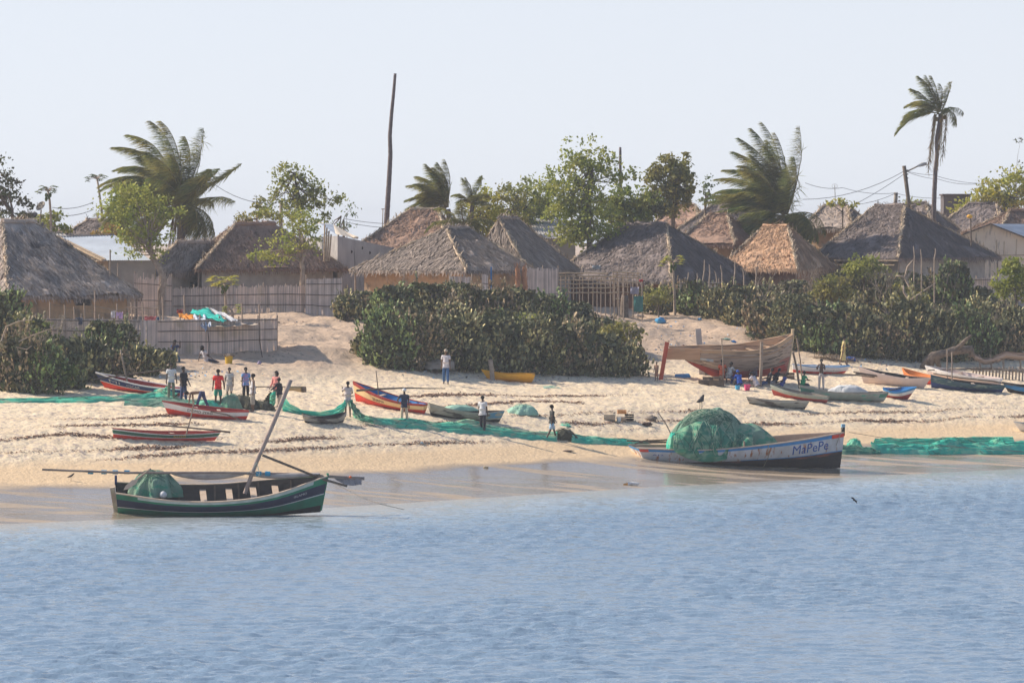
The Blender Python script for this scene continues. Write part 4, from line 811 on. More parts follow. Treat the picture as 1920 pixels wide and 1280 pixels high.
LEFT = [(-10, 690, 50, 130), (30, 735, 46, 110), (78, 738, 42, 104), (60, 680, 44, 84), (122, 728, 44, 100), (130, 660, 34, 46), (165, 715, 42, 86), (190, 690, 40, 92), (228, 680, 34, 78), (222, 712, 36, 58), (268, 704, 34, 54), (304, 694, 26, 42), (10, 640, 44, 100)]
for i, (px, py, rx, h) in enumerate(LEFT):
    lab = 'dark bush in the left thicket below the huge thatched roof'; gg = 'bushes of the left thicket'
    if i == 11: lab, gg = 'lowest small bush at the right end of the left thicket, against the reed enclosure', None
    cactus(lab, px, py, rx, h, 400 + i, gg, leafy=.6)
# greener shrubs inside the thickets
for i, (px, py, rx, h, Y, lab, lf) in enumerate(((962, 610, 30, 26, 289, 'bright green leafy shrub growing through the front of the middle thicket', lf_light), (1165, 618, 36, 26, 290, 'olive green feathery shrub at the right end of the middle thicket', lf_olive), (985, 645, 24, 20, 285, 'small dark green shrub low in the middle thicket', lf_mid),
        (15, 605, 34, 20, 262, 'yellow-green leafy shrub in the left thicket at the photo edge', lf_olive), (60, 650, 40, 34, 258, 'dark green leafy shrub low in the left thicket', lf_dark), (110, 700, 36, 24, 256, 'dark green creeping shrub at the foot of the left thicket', lf_dark),
        (1620, 500, 36, 20, 322, 'green leafy shrub at the top of the right thicket before the big dark house', lf_mid), (1560, 540, 40, 26, 320, 'grey-green shrub under the golden brown house', lf_olive), (1700, 560, 34, 24, 321, 'grey-green shrub in the right thicket below the forked bare branch', lf_olive), (1235, 556, 24, 14, 318, 'small olive shrub in the left part of the right thicket', lf_olive))):
    tree('leafy_shrub', lab, [(px, py + h + 6), (px, py)], [(px, py, rx, h), (px - rx * .5, py + h * .4, rx * .6, h * .6), (px + rx * .5, py + h * .3, rx * .6, h * .6)], Y, lf, bark, 500 + i, (.06, .03), 10, clump=.32, size=.13, dens=1.3, per=22)
# bare twiggy bushes and dead branches
def twigs(mb, p, d, L_, r_, dep, r):
    q = p + d * L_; mb.tube([p, (p + q) / 2 + r.normal(size=3) * L_ * .08, q], [r_, r_ * .8, r_ * .55], 4, 0, False)
    if dep:
        for _ in range(2 + int(r.random() < .5)):
            e = d + r.normal(size=3) * .5; e[2] += .12; e /= np.linalg.norm(e); twigs(mb, q, e, L_ * (.6 + .25 * r.random()), r_ * .6, dep - 1, r)
for i, (px, py, hpx, Y, dep, lab, m_) in enumerate(((1470, 610, 80, 317, 5, 'bare brown twig bush rising in the left part of the right thicket', twig), (1665, 590, 80, 319, 5, 'bare brown twig bush left of the forked dead branch', twig), (1880, 640, 70, 315, 5, 'bare grey twig bush at the far right of the thicket', twig), (1180, 640, 50, 289, 4, 'few bare twigs at the lower right of the middle thicket', twig), (760, 560, 50, 297, 4, 'few bare twigs on top of the middle thicket', twig), (1430, 560, 60, 324, 5, 'leafless grey twig bush in front of the golden brown house', twig), (1500, 560, 60, 327, 5, 'leafless grey twig bush right of the golden brown house corner', twig), (1600, 640, 70, 310, 5, 'leafless twig shrub tangled in the middle of the right thicket', twig),
        (1540, 600, 90, 320, 5, 'tall leafless twig shrub left of the big dark right house', twig), (1760, 640, 60, 313, 5, 'leafless twig bush in the right thicket near the forked branch', twig), (1840, 640, 50, 314, 5, 'leafless twig bush near the fallen tree', twig), (60, 690, 70, 256, 4, 'pale bare branches poking from the left thicket', palebark), (110, 640, 50, 258, 4, 'thin bare twigs above the left thicket', twig), (1600, 540, 66, 326, 4, 'thin upright twig bush before the big dark right house', twig))):
    r = np.random.default_rng(600 + i); p = np.array(W(px, py, Y)); gz = float(hgt(p[0], p[1])); mb = MB(); root_p = np.array([p[0], p[1], min(p[2], gz + 3)]); Lm = hpx * Y / F * .42
    mb.tube([(p[0], p[1], gz - .1), tuple(root_p)], [.06, .05], 5)
    for _ in range(4): d = r.normal(size=3) * .45 + np.array([0, 0, 1.]); twigs(mb, root_p, d / np.linalg.norm(d), Lm, .028, dep - 1, r)
    o = mb.build('bare_bush', m_, loc=(p[0], p[1], gz)); tag(o, lab, 'bush')
for lab, chains, Y, r0 in (('thick pale forked dead branch leaning in the right thicket', [[(1712, 560), (1709, 545), (1703, 528), (1693, 518), (1680, 517)], [(1709, 545), (1697, 520), (1702, 500), (1712, 488)], [(1700, 522), (1708, 508)], [(1704, 560), (1695, 548), (1694, 535)]], 313, .09),
        ('long thin pale branch lying across the right thicket', [[(1690, 585), (1708, 562), (1732, 545), (1755, 530)], [(1718, 555), (1724, 580), (1726, 595)]], 310, .06),
        ('long curved pale branch reaching out of the left thicket', [[(2, 640), (12, 612), (35, 602), (58, 600), (68, 588)], [(35, 640), (62, 628), (90, 618), (118, 612)], [(30, 650), (50, 655), (60, 648)]], 252, .035)):
    mb = MB()
    for c in chains: mb.tube([W(a, b, Y) for a, b in c], [r0 * (1 - .6 * i / len(c)) for i in range(len(c))], 6)
    p = W(*chains[0][0], Y); o = mb.build('dead_branch', palebark, smooth=True, loc=tuple(p)); tag(o, lab, 'branch')
import bmesh
# ------------------------------------------------------------------ boats
def cr_(vals, t, xs=None):       # smooth curve through evenly or given spaced values
    n = len(vals); xs = xs or [i / (n - 1) for i in range(n)]; t = min(max(t, 0), 1); i = 0
    while i < n - 2 and t > xs[i + 1]: i += 1
    h = (t - xs[i]) / (xs[i + 1] - xs[i]); p1, p2 = vals[i], vals[i + 1]
    def slope(k):
        if k == 0: return (vals[1] - vals[0]) / (xs[1] - xs[0])
        if k == n - 1: return (vals[-1] - vals[-2]) / (xs[-1] - xs[-2])
        return (vals[k + 1] - vals[k - 1]) / (xs[k + 1] - xs[k - 1])
    m1, m2 = slope(i) * (xs[i + 1] - xs[i]), slope(i + 1) * (xs[i + 1] - xs[i])
    return (2 * h ** 3 - 3 * h * h + 1) * p1 + (h ** 3 - 2 * h * h + h) * m1 + (-2 * h ** 3 + 3 * h * h) * p2 + (h ** 3 - h * h) * m2
class Hull:
    """t runs 0..1 from the left end to the right end, v 0..1 from keel to rail"""
    def __init__(s, L, beam, sheer, keel, width, lx=0.0, rx=0.0, full=.55, th=.05):
        s.L, s.B, s.sh, s.ke, s.wd, s.lx, s.rx, s.full, s.th = L, beam, sheer, keel, width, lx, rx, full, th
    def pt(s, t, v, side=-1, inset=0.0):
        zk, zs = cr_(s.ke, t), cr_(s.sh, t); z = zk + (zs - zk) * v; hb = max(0, cr_(s.wd, t)) * s.B / 2
        y = hb * math.sin(v * math.pi / 2) ** s.full; y = max(0, y - inset)
        el = max(0, 1 - t * 3.2) ** 1.4; er = max(0, 1 - (1 - t) * 3.2) ** 1.4
        x = s.L * (t - .5) - s.lx * el * v + s.rx * er * v
        if inset: x *= 1 - inset / s.L
        return Vector((x, side * y, z))
    def build(s, name, mats, bands, parent, nt_=40, inner=0, floor_v=.32, wob=0.0):
        """bands: [(v0, v1, material index)]"""
        mb = MB(); vs = []
        for v0, v1, m in bands:
            k = max(1, int((v1 - v0) / .1 + .5)); vs += [(v0 + (v1 - v0) * i / k, m) for i in range(k)]
        vs.append((1.0, bands[-1][2])); ts = [i / nt_ for i in range(nt_ + 1)]
        for side in (-1, 1):
            P = [[s.pt(t, v, side) + Vector((0, side * wob * mnoise.noise((t * 9, v * 5, side)), 0)) for v, _ in vs] for t in ts]
            mb.grid(np.array([[list(q) for q in r_] for r_ in P]), lambda i, j: vs[j][1])
            vi = [floor_v + (1 - floor_v) * k / 5 for k in range(6)]
            P = [[s.pt(t, v, side, s.th) for v in vi] for t in ts]; mb.grid(np.array([[list(q) for q in r_] for r_ in P]), inner)
            P = [[s.pt(t, 1, side), s.pt(t, 1, side, s.th)] for t in ts]; mb.grid(np.array([[list(q) for q in r_] for r_ in P]), bands[-1][2])
        P = [[s.pt(t, floor_v, -1, s.th), s.pt(t, floor_v, 1, s.th)] for t in ts]; mb.grid(np.array([[list(q) for q in r_] for r_ in P]), inner)
        for t, k in ((0, 0), (1, 1)):      # end boards
            if cr_(s.wd, t) > .02:
                P = [[s.pt(t, v, -1), s.pt(t, v, 1)] for v, _ in vs]; mb.grid(np.array([[list(q) for q in r_] for r_ in P]), lambda i, j: vs[i][1])
                P = [[s.pt(t, v, -1, s.th) + Vector((.04 if t == 0 else -.04, 0, 0)), s.pt(t, v, 1, s.th) + Vector((.04 if t == 0 else -.04, 0, 0))] for v in vi]; mb.grid(np.array([[list(q) for q in r_] for r_ in P]), inner)
        return mb.build(name, mats, parent, smooth=False)
    def rail(s, name, m, parent, r_=.035, off=.0, dz=0.0):
        o = None
        for side in (-1, 1):
            mb = MB(); pts = [s.pt(i / 30, 1, side) + Vector((0, side * off, dz)) for i in range(31)]; P = []
            for i, p in enumerate(pts):
                P.append([list(p + Vector((0, side * a, b))) for a, b in ((-r_ * 1.6, r_ * .7), (r_ * .6, r_ * .7), (r_ * .6, -r_ * .7), (-r_ * 1.6, -r_ * .7))])
            mb.grid(np.array(P), 0, close=True); o = mb.build(name, m, parent)
        return o
    def stripe(s, name, m, parent, v0, v1, off=.008, side=-1, t0=0, t1=1):
        mb = MB(); ts = [t0 + (t1 - t0) * i / 40 for i in range(41)]
        P = [[s.pt(t, v, side) + Vector((0, side * off, 0)) for v in (v0, v1)] for t in ts]; mb.grid(np.array([[list(q) for q in r_] for r_ in P])); return mb.build(name, m, parent)
    def thwart(s, t, m, parent, v=.82, w_=.2, th=.04):
        mb = MB(); a, b = s.pt(t, v, -1, s.th), s.pt(t, v, 1, s.th); mb.box((a.x, 0, a.z), (w_, b.y - a.y, th)); return mb.build('thwart', m, parent)
def place(pl, pr, roll=0.0, sink=.06, dz=0.0, uselvl=None):
    """matrix for a hull lying on the sand, its keel from pixel pl to pixel pr; returns matrix and length"""
    if uselvl is None: A, B = G(*pl), G(*pr)
    else: A, B = (Vector(((p[0] - 960) * Y / F, Y, H - (p[1] - HY) * Y / F)) for p, Y in ((pl, uselvl[0]), (pr, uselvl[1])))
    x = (B - A).normalized(); y = Vector((0, 0, 1)).cross(x).normalized(); z = x.cross(y); R0 = Matrix.Rotation(R(roll), 3, x)
    y, z = R0 @ y, R0 @ z; m = Matrix((x, y, z)).transposed().to_4x4(); m.translation = (A + B) / 2 + Vector((0, 0, dz - sink)); return m, (B - A).length
def lettering(text, hull, t0, t1, v0, v1, m, parent, side=-1, name='name_lettering', dense=2, off=.012, slant=0):
    cu = bpy.data.curves.new('txt', 'FONT'); cu.body = text; cu.size = 1; to = bpy.data.objects.new('txt', cu); sc.collection.objects.link(to); cu.resolution_u = 2; cu.offset = .0
    bpy.context.view_layer.update(); me = bpy.data.meshes.new_from_object(to.evaluated_get(bpy.context.evaluated_depsgraph_get())); bpy.data.objects.remove(to); bpy.data.curves.remove(cu)
    bm_ = bmesh.new(); bm_.from_mesh(me); bmesh.ops.triangulate(bm_, faces=bm_.faces[:]); bmesh.ops.subdivide_edges(bm_, edges=bm_.edges[:], cuts=2, use_grid_fill=True); bm_.to_mesh(me); bm_.free()
    n = len(me.vertices); co = np.empty(n * 3); me.vertices.foreach_get('co', co); co = co.reshape(-1, 3); lo, hi = co.min(0), co.max(0)
    for i in range(n):
        a = (co[i, 0] - lo[0]) / (hi[0] - lo[0]); b = (co[i, 1] - lo[1]) / (hi[1] - lo[1]); q = hull.pt(t0 + (t1 - t0) * a, v0 + (v1 - v0) * b + slant * a, side); co[i] = (q.x, q.y + side * off, q.z)
    me.vertices.foreach_set('co', co.ravel()); me.materials.append(m); me.update(); me.name = name; o = bpy.data.objects.new(name, me); sc.collection.objects.link(o); o.parent = parent; return o
def spar(name, m, parent, pts, rad, inv, Y=None):
    """pts in pixels at given depths (px, py, Y), inv = inverse matrix of the thing"""
    mb = MB(); P = [inv @ W(*p) for p in pts]; fine = []
    for i in range(len(P) - 1):
        for k in range(4): fine.append(P[i].lerp(P[i + 1], k / 4))
    fine.append(P[-1]); n = len(fine) - 1; rr = [rad[0] + (rad[1] - rad[0]) * i / n + .004 * mnoise.noise((i * 1.3, 0, 0)) for i in range(n + 1)]
    mb.tube(fine, rr, 7); return mb.build(name, m, parent, True)
def pt_(name, c, c2=None, sc_=2.5, wear=None, **k):
    k.setdefault('rough', .7); k.setdefault('bump', .15)
    if wear: return mat(name, c, c2 or tuple(x * .8 for x in c), sc_, c3=wear[0], s3=wear[1], sc3=wear[2], lo3=wear[3], hi3=wear[4], **k)
    return mat(name, c, c2 or tuple(x * .8 for x in c), sc_, **k)
P_red = pt_('red boat paint', (.78, .075, .035), (.64, .06, .035), wear=((.45, .22, .15), (1, 1, 2), 2.5, .62, .72))
P_dred = pt_('dark red boat paint', (.42, .055, .04)); P_white = pt_('white boat paint', (.82, .80, .78), (.70, .68, .66), wear=((.35, .28, .22), (2, 2, 1), 3, .62, .75))
P_green = pt_('green boat paint', (.02, .22, .12), (.025, .16, .09)); P_mgreen = pt_('mid green boat paint', (.05, .17, .10)); P_navy = pt_('navy boat paint', (.025, .03, .07)); P_blue = pt_('blue boat paint', (.05, .27, .58), (.05, .22, .46))
P_dblue = pt_('deep blue boat paint', (.03, .06, .20), (.03, .05, .14)); P_cream = pt_('cream boat paint', (.82, .60, .30), (.74, .52, .26)); P_orange = pt_('orange boat paint', (.65, .20, .04)); P_yellow = pt_('yellow boat paint', (.90, .46, .03), (.82, .40, .03), wear=((.35, .2, .08), (1, 1, 2), 2, .64, .72))
P_pink = pt_('pinkish white boat paint', (.70, .56, .50), (.62, .50, .45)); P_tar = pt_('black tar', (.028, .026, .028), (.04, .035, .03)); P_grey = pt_('weathered canoe wood', (.33, .28, .23), (.23, .19, .15), 3, wear=((.10, .085, .07), (.7, 1, 3), 2, .56, .64), bump=.5)
P_pale = pt_('pale weathered canoe', (.42, .39, .33), (.33, .31, .26), 3, wear=((.12, .10, .09), (.6, 1, 3), 1.6, .55, .62), bump=.4); P_mintw = pt_('worn mint and grey paint', (.38, .42, .36), (.30, .32, .27), 2, wear=((.12, .42, .30), (.8, 1, 2), 2, .6, .68))
P_teal = pt_('teal green worn paint', (.07, .28, .20), (.10, .22, .17), wear=((.10, .10, .08), (1, 1, 3), 2, .6, .7)); P_dteal = pt_('dark teal worn paint', (.06, .13, .14), (.05, .09, .13), wear=((.25, .30, .24), (.7, 1, 3), 3, .55, .66))
P_rust = pt_('rusty stained white paint', (.62, .62, .64), (.48, .47, .46), 2.0, wear=((.36, .14, .05), (3.2, 3, .28), 1.6, .57, .66)); P_rustd = pt_('grime stained grey paint', (.36, .32, .27), (.25, .22, .18), 1.6, wear=((.30, .14, .06), (3, 3, .4), 1.5, .58, .68))
P_brown = pt_('dark brown antifouling', (.075, .045, .035), (.03, .026, .026), 1.6, wear=((.22, .07, .04), (.6, 1, 3), 1.2, .55, .65))
P_ink = pt_("sign blue", (.01, .09, .38)); P_black = pt_('black lettering', (.03, .03, .035)); P_wl = pt_('pale lettering', (.6, .6, .58)); planking = pt_('new planking', (.58, .38, .23), (.44, .30, .19), 2, stretch=(.25, 1, 5), wear=((.22, .16, .12), (.3, 1, 4), 1.6, .5, .62), bump=.5)
plank2 = pt_('grey aged planking', (.48, .36, .28), (.36, .27, .22), 2, stretch=(.25, 1, 6), wear=((.12, .09, .07), (.3, 1, 6), 2.2, .56, .62), bump=.5)
cloth_sail = mat('furled sail cloth', (.42, .38, .36), (.30, .27, .26), 2.5, bump=.4); thw = pt_('pale thwart plank', (.60, .47, .36), (.5, .38, .28), 4)
net_g = mat('green fishing net', (.08, .32, .20), (.03, .20, .14), 1.1, bump=.9, bscale=14, c3=(.26, .42, .26), s3=(1, 1, 2.4), sc3=1.8, lo3=.48, hi3=.62, rough=.9, transl=.12)
net_m = mat('faded olive green net', (.23, .35, .25), (.13, .24, .18), 1.3, bump=.9, bscale=16, c3=(.06, .26, .17), s3=(1, 1, 2.5), sc3=1.6, lo3=.52, hi3=.62, rough=.9)
net_t = mat('bright turquoise net', (.06, .68, .50), (.07, .50, .37), 1.5, bump=.7, bscale=12, c3=(.30, .72, .50), s3=(1, 1, 2), sc3=1.5, lo3=.5, hi3=.62, rough=.85, transl=.3)
net_s = mat('sea green spread net', (.05, .52, .36), (.14, .52, .33), 1.0, bump=.8, bscale=11, c3=(.42, .52, .34), s3=(.6, 1, 2), sc3=1.2, lo3=.50, hi3=.60, rough=.9, transl=.15)
net_p = mat('pale mint net', (.46, .72, .56), (.34, .56, .45), 2, bump=.8, bscale=12, rough=.9, transl=.2); net_d = mat('dark brown green net', (.055, .06, .04), (.10, .09, .06), 2, bump=.9, bscale=12, rough=.95)

def heap(mb, c, rx, ry, h, seed, n=46, fold=.16, m=0, drape=None):
    """a folded pile, base centre c"""
    P = []
    for i in range(n // 2 + 1):
        ph = i / (n // 2); row = []
        for j in range(n):
            a = 2 * math.pi * j / n; d = Vector((math.cos(a), math.sin(a), 0)); k = ph ** .8
            f = 1 + .22 * mnoise.noise(Vector((math.cos(a) * 1.3 + seed, math.sin(a) * 1.3, ph * 1.2))) + fold * math.sin(a * 9 + seed + 5 * ph + 3 * mnoise.noise((a, ph * 2, seed))) * ph
            z = h * max(0, (1 - k ** 2.8)) ** .75 * (1 + .16 * mnoise.noise(Vector((d.x * k * 2 + seed * 2, d.y * k * 2, 3)))) + .05 * h * math.sin(14 * k + a * 3) * (1 - ph)
            row.append((c[0] + d.x * rx * k * f, c[1] + d.y * ry * k * f, c[2] + z))
        P.append(row)
    mb.grid(np.array(P), m, close=True)
def strands(mb, c, rx, ry, h, seed, n=26, m=0, r0=.012):
    r = np.random.default_rng(seed)
    for _ in range(n):
        a0 = r.random() * 6.28; a1 = a0 + r.normal() * 1.3; k0, k1 = r.random() * .5, .6 + .4 * r.random(); pts = []
        for s_ in np.linspace(0, 1, 6):
            a = a0 + (a1 - a0) * s_; k = k0 + (k1 - k0) * s_; pts.append((c[0] + math.cos(a) * rx * k, c[1] + math.sin(a) * ry * k, c[2] + h * max(0, 1 - k ** 2.8) ** .75 * 1.05 + .02))
        mb.tube(pts, r0, 4, m, False)
def boat(name, label, cat, hull, m, group=None): o = thing(name, label, cat, group); o.matrix_world = m; return o

# 1 green dhow with the leaning mast
YD = 223.2; m, _ = place((222, 968), (601, 962), roll=16, sink=.06, uselvl=(YD, YD + .8)); L_ = 379 * YD / F
hd = Hull(L_, 2.3, [1.32, 1.08, 1.03, 1.24, 1.70], [0, -.02, -.02, 0, .12], [.62, .92, 1, .86, .03], .12, .28, .62, .06)
dh = boat('fishing_dhow', 'green and black wooden sailing boat with leaning mast, beached at the water edge', 'boat', hd, m)
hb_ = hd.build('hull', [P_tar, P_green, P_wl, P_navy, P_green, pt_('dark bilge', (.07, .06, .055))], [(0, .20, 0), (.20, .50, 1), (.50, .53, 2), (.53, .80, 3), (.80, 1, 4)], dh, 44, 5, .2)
hd.rail('gunwale', thw, dh, .035, .01, .01); hd.stripe('rubbing_strip', pt_('worn greenish white', (.50, .55, .50), (.36, .42, .38)), dh, .89, .985, .012, -1, .1, .94)
for t_ in (.42, .55, .67, .775): hd.thwart(t_, thw, dh, .80, .26, .05)
for t_ in (.3, .48, .6, .7, .85):
    mb = MB(); a = hd.pt(t_, .25, 1, .1); b = hd.pt(t_, .98, 1, .1); mb.beam(a, b, .07, .07, up=(1, 0, 0)); mb.build('rib', woodd, dh)
lettering('ISLAMO', hd, .855, .915, .66, .73, P_wl, dh)
inv = m.inverted()
mb = MB(); a = hd.pt(0, .3, -1); mb.beam(Vector((a.x - .05, 0, .25)), Vector((a.x - .22, 0, 1.35)), .10, .2, up=(1, 0, 0)); mb.build('rudder', thw, dh)
mb = MB(); a = hd.pt(0, 1, 1); mb.box(a + Vector((.03, -.05, .12)), (.1, .1, .4)); mb.build('stern_post', P_dblue, dh)
mb = MB(); mb.tube([hd.pt(1, .05, 1), hd.pt(1, .5, 1), hd.pt(1, 1, 1) + Vector((.02, 0, .1))], .05, 6); mb.build('stem_post', P_green, dh)
spar('mast', mat('mast wood', (.30, .22, .19), (.40, .31, .26), 3, stretch=(2, 2, .4), bump=.3), dh, [(459, 925, YD + .2), (480, 868, YD + .15), (514, 790, YD), (545, 712, YD - .1)], (.085, .095), inv)
yard = spar('yard', mat('yard wood', (.22, .17, .15), (.30, .24, .2), 3, bump=.3), dh, [(79, 880, YD - .7), (240, 886, YD - .5), (430, 886, YD), (560, 889, YD + .4), (683, 897, YD + .9)], (.045, .07), inv)
for px in (170, 195, 216, 238, 485, 502):
    q = MB(); y0 = 884.5 if px < 240 else 887.5; q.tube([inv @ W(px - 5, y0, YD - .5 + (px - 170) * .002), inv @ W(px + 5, y0 + .3, YD - .5 + (px - 170) * .002)], .085 if px < 400 else .10, 8); q.build('lashing', pt_('blue tape', (.03, .30, .50)), yard)
spar('boom', woodd, dh, [(492, 853, YD + .1), (540, 872, YD + .2), (605, 898, YD + .3), (651, 911, YD + .3)], (.055, .05), inv)
mb = MB(); rows = []
for i in range(41):      # sail rolled and sagging under the yard
    s_ = i / 40; px = 322 + (600 - 322) * s_; sag = 11 * abs(math.sin(s_ * math.pi * 2.0)) ** .8 * (1 - .3 * s_) + 3; row = []
    for j in range(9):
        a = j / 8 * 2 * math.pi; y_ = 888 + sag * (.5 - .5 * math.cos(a / 1)) ; row.append(list(inv @ (W(px, 886 + sag * (.5 - .5 * math.cos(a)), YD + .1 + .3 * s_) + Vector((0, .14 * math.sin(a), 0)))))
    rows.append(row)
mb.grid(np.array(rows)); mb.build('furled_sail', cloth_sail, dh, True)
mb = MB(); rows = []
for i in range(13):
    s_ = i / 12; px = 628 + 50 * s_; dp = 5 + 9 * math.sin(min(1, s_ * 1.1) * math.pi * .8) ; rows.append([list(inv @ (W(px, 893 + 5 * s_ + dp * k / 3, YD + .8) + Vector((0, .03 * math.sin(px + k), 0)))) for k in range(4)])
mb.grid(np.array(rows)); mb.build('sail_corner', mat('grey sail scrap', (.34, .32, .34), (.24, .22, .24), 3), dh)
mb = MB(); mb.ball(inv @ W(657, 894, YD + .7), .06); mb.build('orange_marker', pt_('orange plastic', (.8, .16, .04)), dh)
mb = MB(); mb.tube([inv @ W(480, 868, YD), inv @ W(474, 880, YD), inv @ W(463, 887, YD)], .012, 4); mb.tube([inv @ W(481, 866, YD), inv @ W(487, 888, YD), inv @ W(484, 893, YD)], .014, 4); mb.tube([inv @ W(479, 884, YD), inv @ W(488, 892, YD), inv @ W(492, 886, YD)], .02, 4); mb.build('rigging', pt_('pale rope', (.35, .45, .42)), dh)
q0 = [W(612, 897, YD + .5), W(640, 912, YD), W(680, 933, YD - 1), W(712, 944, YD - 2), W(758, 955, YD - 1)]; q0[-1].z = max(q0[-1].z, -.03)
mb = MB(); mb.tube(q0, .014, 4); tag(mb.build('mooring_rope', rope, loc=tuple(q0[0])), 'thin rope running from the green boat bow down into the water', 'rope')
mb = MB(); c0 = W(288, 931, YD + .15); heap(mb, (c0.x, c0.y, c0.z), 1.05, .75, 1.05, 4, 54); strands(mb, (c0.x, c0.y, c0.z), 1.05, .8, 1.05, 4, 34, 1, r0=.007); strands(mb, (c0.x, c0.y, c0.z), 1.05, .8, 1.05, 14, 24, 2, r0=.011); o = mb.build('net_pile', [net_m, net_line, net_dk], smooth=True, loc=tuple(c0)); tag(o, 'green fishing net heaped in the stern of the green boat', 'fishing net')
a, b = W(231, 918, YD - .9), W(283, 878, YD - .6); mb = MB(); d = (b - a).normalized(); sd2 = d.cross(Vector((0, -1, 0))).normalized(); bl = [a + d * .78 * s_ + sd2 * w_ for s_, w_ in ((0, .01), (.25, .10), (.7, .13), (1, .03), (.7, -.10), (.25, -.08))]
mb.add(bl + [p + Vector((0, -.03, 0)) for p in bl], [(0, 1, 2, 3, 4, 5), tuple(range(11, 5, -1))] + [(i, (i + 1) % 6, 6 + (i + 1) % 6, 6 + i) for i in range(6)]); oar = thing('oar', 'wooden oar leaning on the net heap in the green boat', 'oar', None, tuple(a)); part('blade', mb, thw, oar)
mb = MB(); mb.tube([a + d * .75, b], .045, 6); part('shaft', mb, wood, oar)
mb = MB(); c0 = W(306, 927, YD - .75); mb.ball(c0, .15, 0, 14, 10); o = mb.build('float_buoy', pt_('white plastic', (.72, .72, .72)), smooth=True, loc=tuple(c0)); tag(o, 'round white float on the rail of the green boat', 'buoy')

# 2 the big white boat
YM = 260.6; m, _ = place((1202, 881), (1584, 879), roll=4, sink=.07, uselvl=(YM, YM + 2.6)); LM = 382 * YM / F
hm = Hull(LM, 2.75, [1.20, 1.15, 1.34, 1.60, 1.86], [.0, -.02, -.02, -.02, .12], [.66, .9, 1, .84, .03], .66, .16, .60, .06)
mp = boat('fishing_boat', 'big worn white boat with blue rail and the name Mapepe, loaded with green net', 'boat', hm, m)
hm.build('hull', [P_tar, P_brown, P_rust, P_blue, P_rustd, pt_('sunlit boat lining', (.45, .34, .26))], [(0, .40, 0), (.40, .49, 1), (.49, .90, 2), (.90, 1, 3)], mp, 46, 5, .3)
hm.rail('gunwale', thw, mp, .04, 0, .02); hm.stripe('waterline_stripe', P_blue, mp, .485, .51, .008, -1, .45, 1); hm.stripe('rubbing_strip', P_red, mp, .885, .99, .02, -1, .93, 1); hm.stripe('rubbing_strip', P_red, mp, .885, .99, .02, -1, .0, .035)
lettering('MaPePe', hm, .715, .915, .58, .86, P_ink, mp, slant=.02); lettering('A12', hm, .045, .09, .74, .80, P_ink, mp, name='hull_number')
mb = MB(); p = hm.pt(1, 1, 1); mb.box(p + Vector((-.05, 0, .12)), (.16, .14, .55)); sp = mb.build('stem_post', P_tar, mp); mb = MB(); mb.box(p + Vector((-.05, 0, .34)), (.17, .15, .16)); mb.build('post_cap', pt_('pale blue paint', (.25, .45, .6)), sp)
for t_ in (.52, .66, .8, .9): hm.thwart(t_, thw, mp, .80, .22, .05)
mb = MB(); P = [[list(hm.pt(t, .93, -1, .1)), list(hm.pt(t, .93, 1, .1))] for t in (0.01, .06, .12, .17)]; mb.grid(np.array(P)); mb.build('stern_deck', pt_('bleached deck', (.52, .40, .32)), mp)
mb = MB(); a = hm.pt(.46, 1, -1); mb.beam(a + Vector((0, .08, -.2)), a + Vector((0, .08, .3)), .07, .07, up=(1, 0, 0)); mb.build('cleat_post', wood, mp)
inv = m.inverted(); mb = MB(); mb.tube([hm.pt(.58, 1, -1) + Vector((0, -.05, .04)), hm.pt(.585, .6, -1) + Vector((.03, -.05, 0)), hm.pt(.58, .25, -1) + Vector((0, -.05, 0)), hm.pt(.575, .02, -1) + Vector((-.1, -.1, 0))], .014, 4); mb.tube([hm.pt(.985, 1.12, -1) + Vector((0, -.06, .1)), hm.pt(.965, .8, -1) + Vector((0, -.05, 0)), hm.pt(.96, .68, -1) + Vector((0, -.04, 0))], .014, 4); mb.build('side_rope', pt_('old pale rope', (.38, .34, .24)), mp)
q0 = [W(1592, 810, YM + 2.7), W(1700, 828, YM + 3), W(1800, 838, YM + 3.6), W(1925, 847, YM + 4.5)]; mb = MB(); mb.tube(q0, .014, 4); tag(mb.build('mooring_rope', rope, loc=tuple(q0[0])), 'thin mooring rope running right from the bow post of the big white boat', 'rope')
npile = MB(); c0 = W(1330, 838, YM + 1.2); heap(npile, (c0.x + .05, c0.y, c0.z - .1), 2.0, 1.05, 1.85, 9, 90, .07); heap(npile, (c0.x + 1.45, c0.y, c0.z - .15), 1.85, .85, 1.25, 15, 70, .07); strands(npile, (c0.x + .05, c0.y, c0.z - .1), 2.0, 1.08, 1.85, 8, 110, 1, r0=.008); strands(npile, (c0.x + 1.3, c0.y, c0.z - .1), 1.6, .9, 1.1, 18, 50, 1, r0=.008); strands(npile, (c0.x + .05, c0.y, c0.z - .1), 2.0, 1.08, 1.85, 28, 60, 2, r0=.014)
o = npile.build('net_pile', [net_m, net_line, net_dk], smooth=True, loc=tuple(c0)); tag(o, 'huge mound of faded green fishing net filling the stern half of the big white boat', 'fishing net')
mb = MB(); rows = []      # darker net hanging over the side
for i in range(41):
    s_ = i / 40; px = 1262 + 150 * s_; row = []; top = 812 - 22 * math.sin(min(1, s_ * 1.25) * math.pi); bot = 842 + 23 * max(0, math.sin(min(1, s_ * 1.12) * math.pi)) ** .7
    for j in range(13):
        k = j / 12; z_ = W(px, top + (bot - top) * k, YM); yo = .1 - 1.05 * math.sin(min(1, k * 1.4) * math.pi / 2) ** .7 + .09 * math.sin(s_ * 30 + 5 * k + 3 * mnoise.noise((s_ * 4, k * 2, 7))) + .14 * mnoise.noise((s_ * 8, k * 3, 1)) ; row.append((z_.x, YM + yo + s_ * 1.0, z_.z))
    rows.append(row)
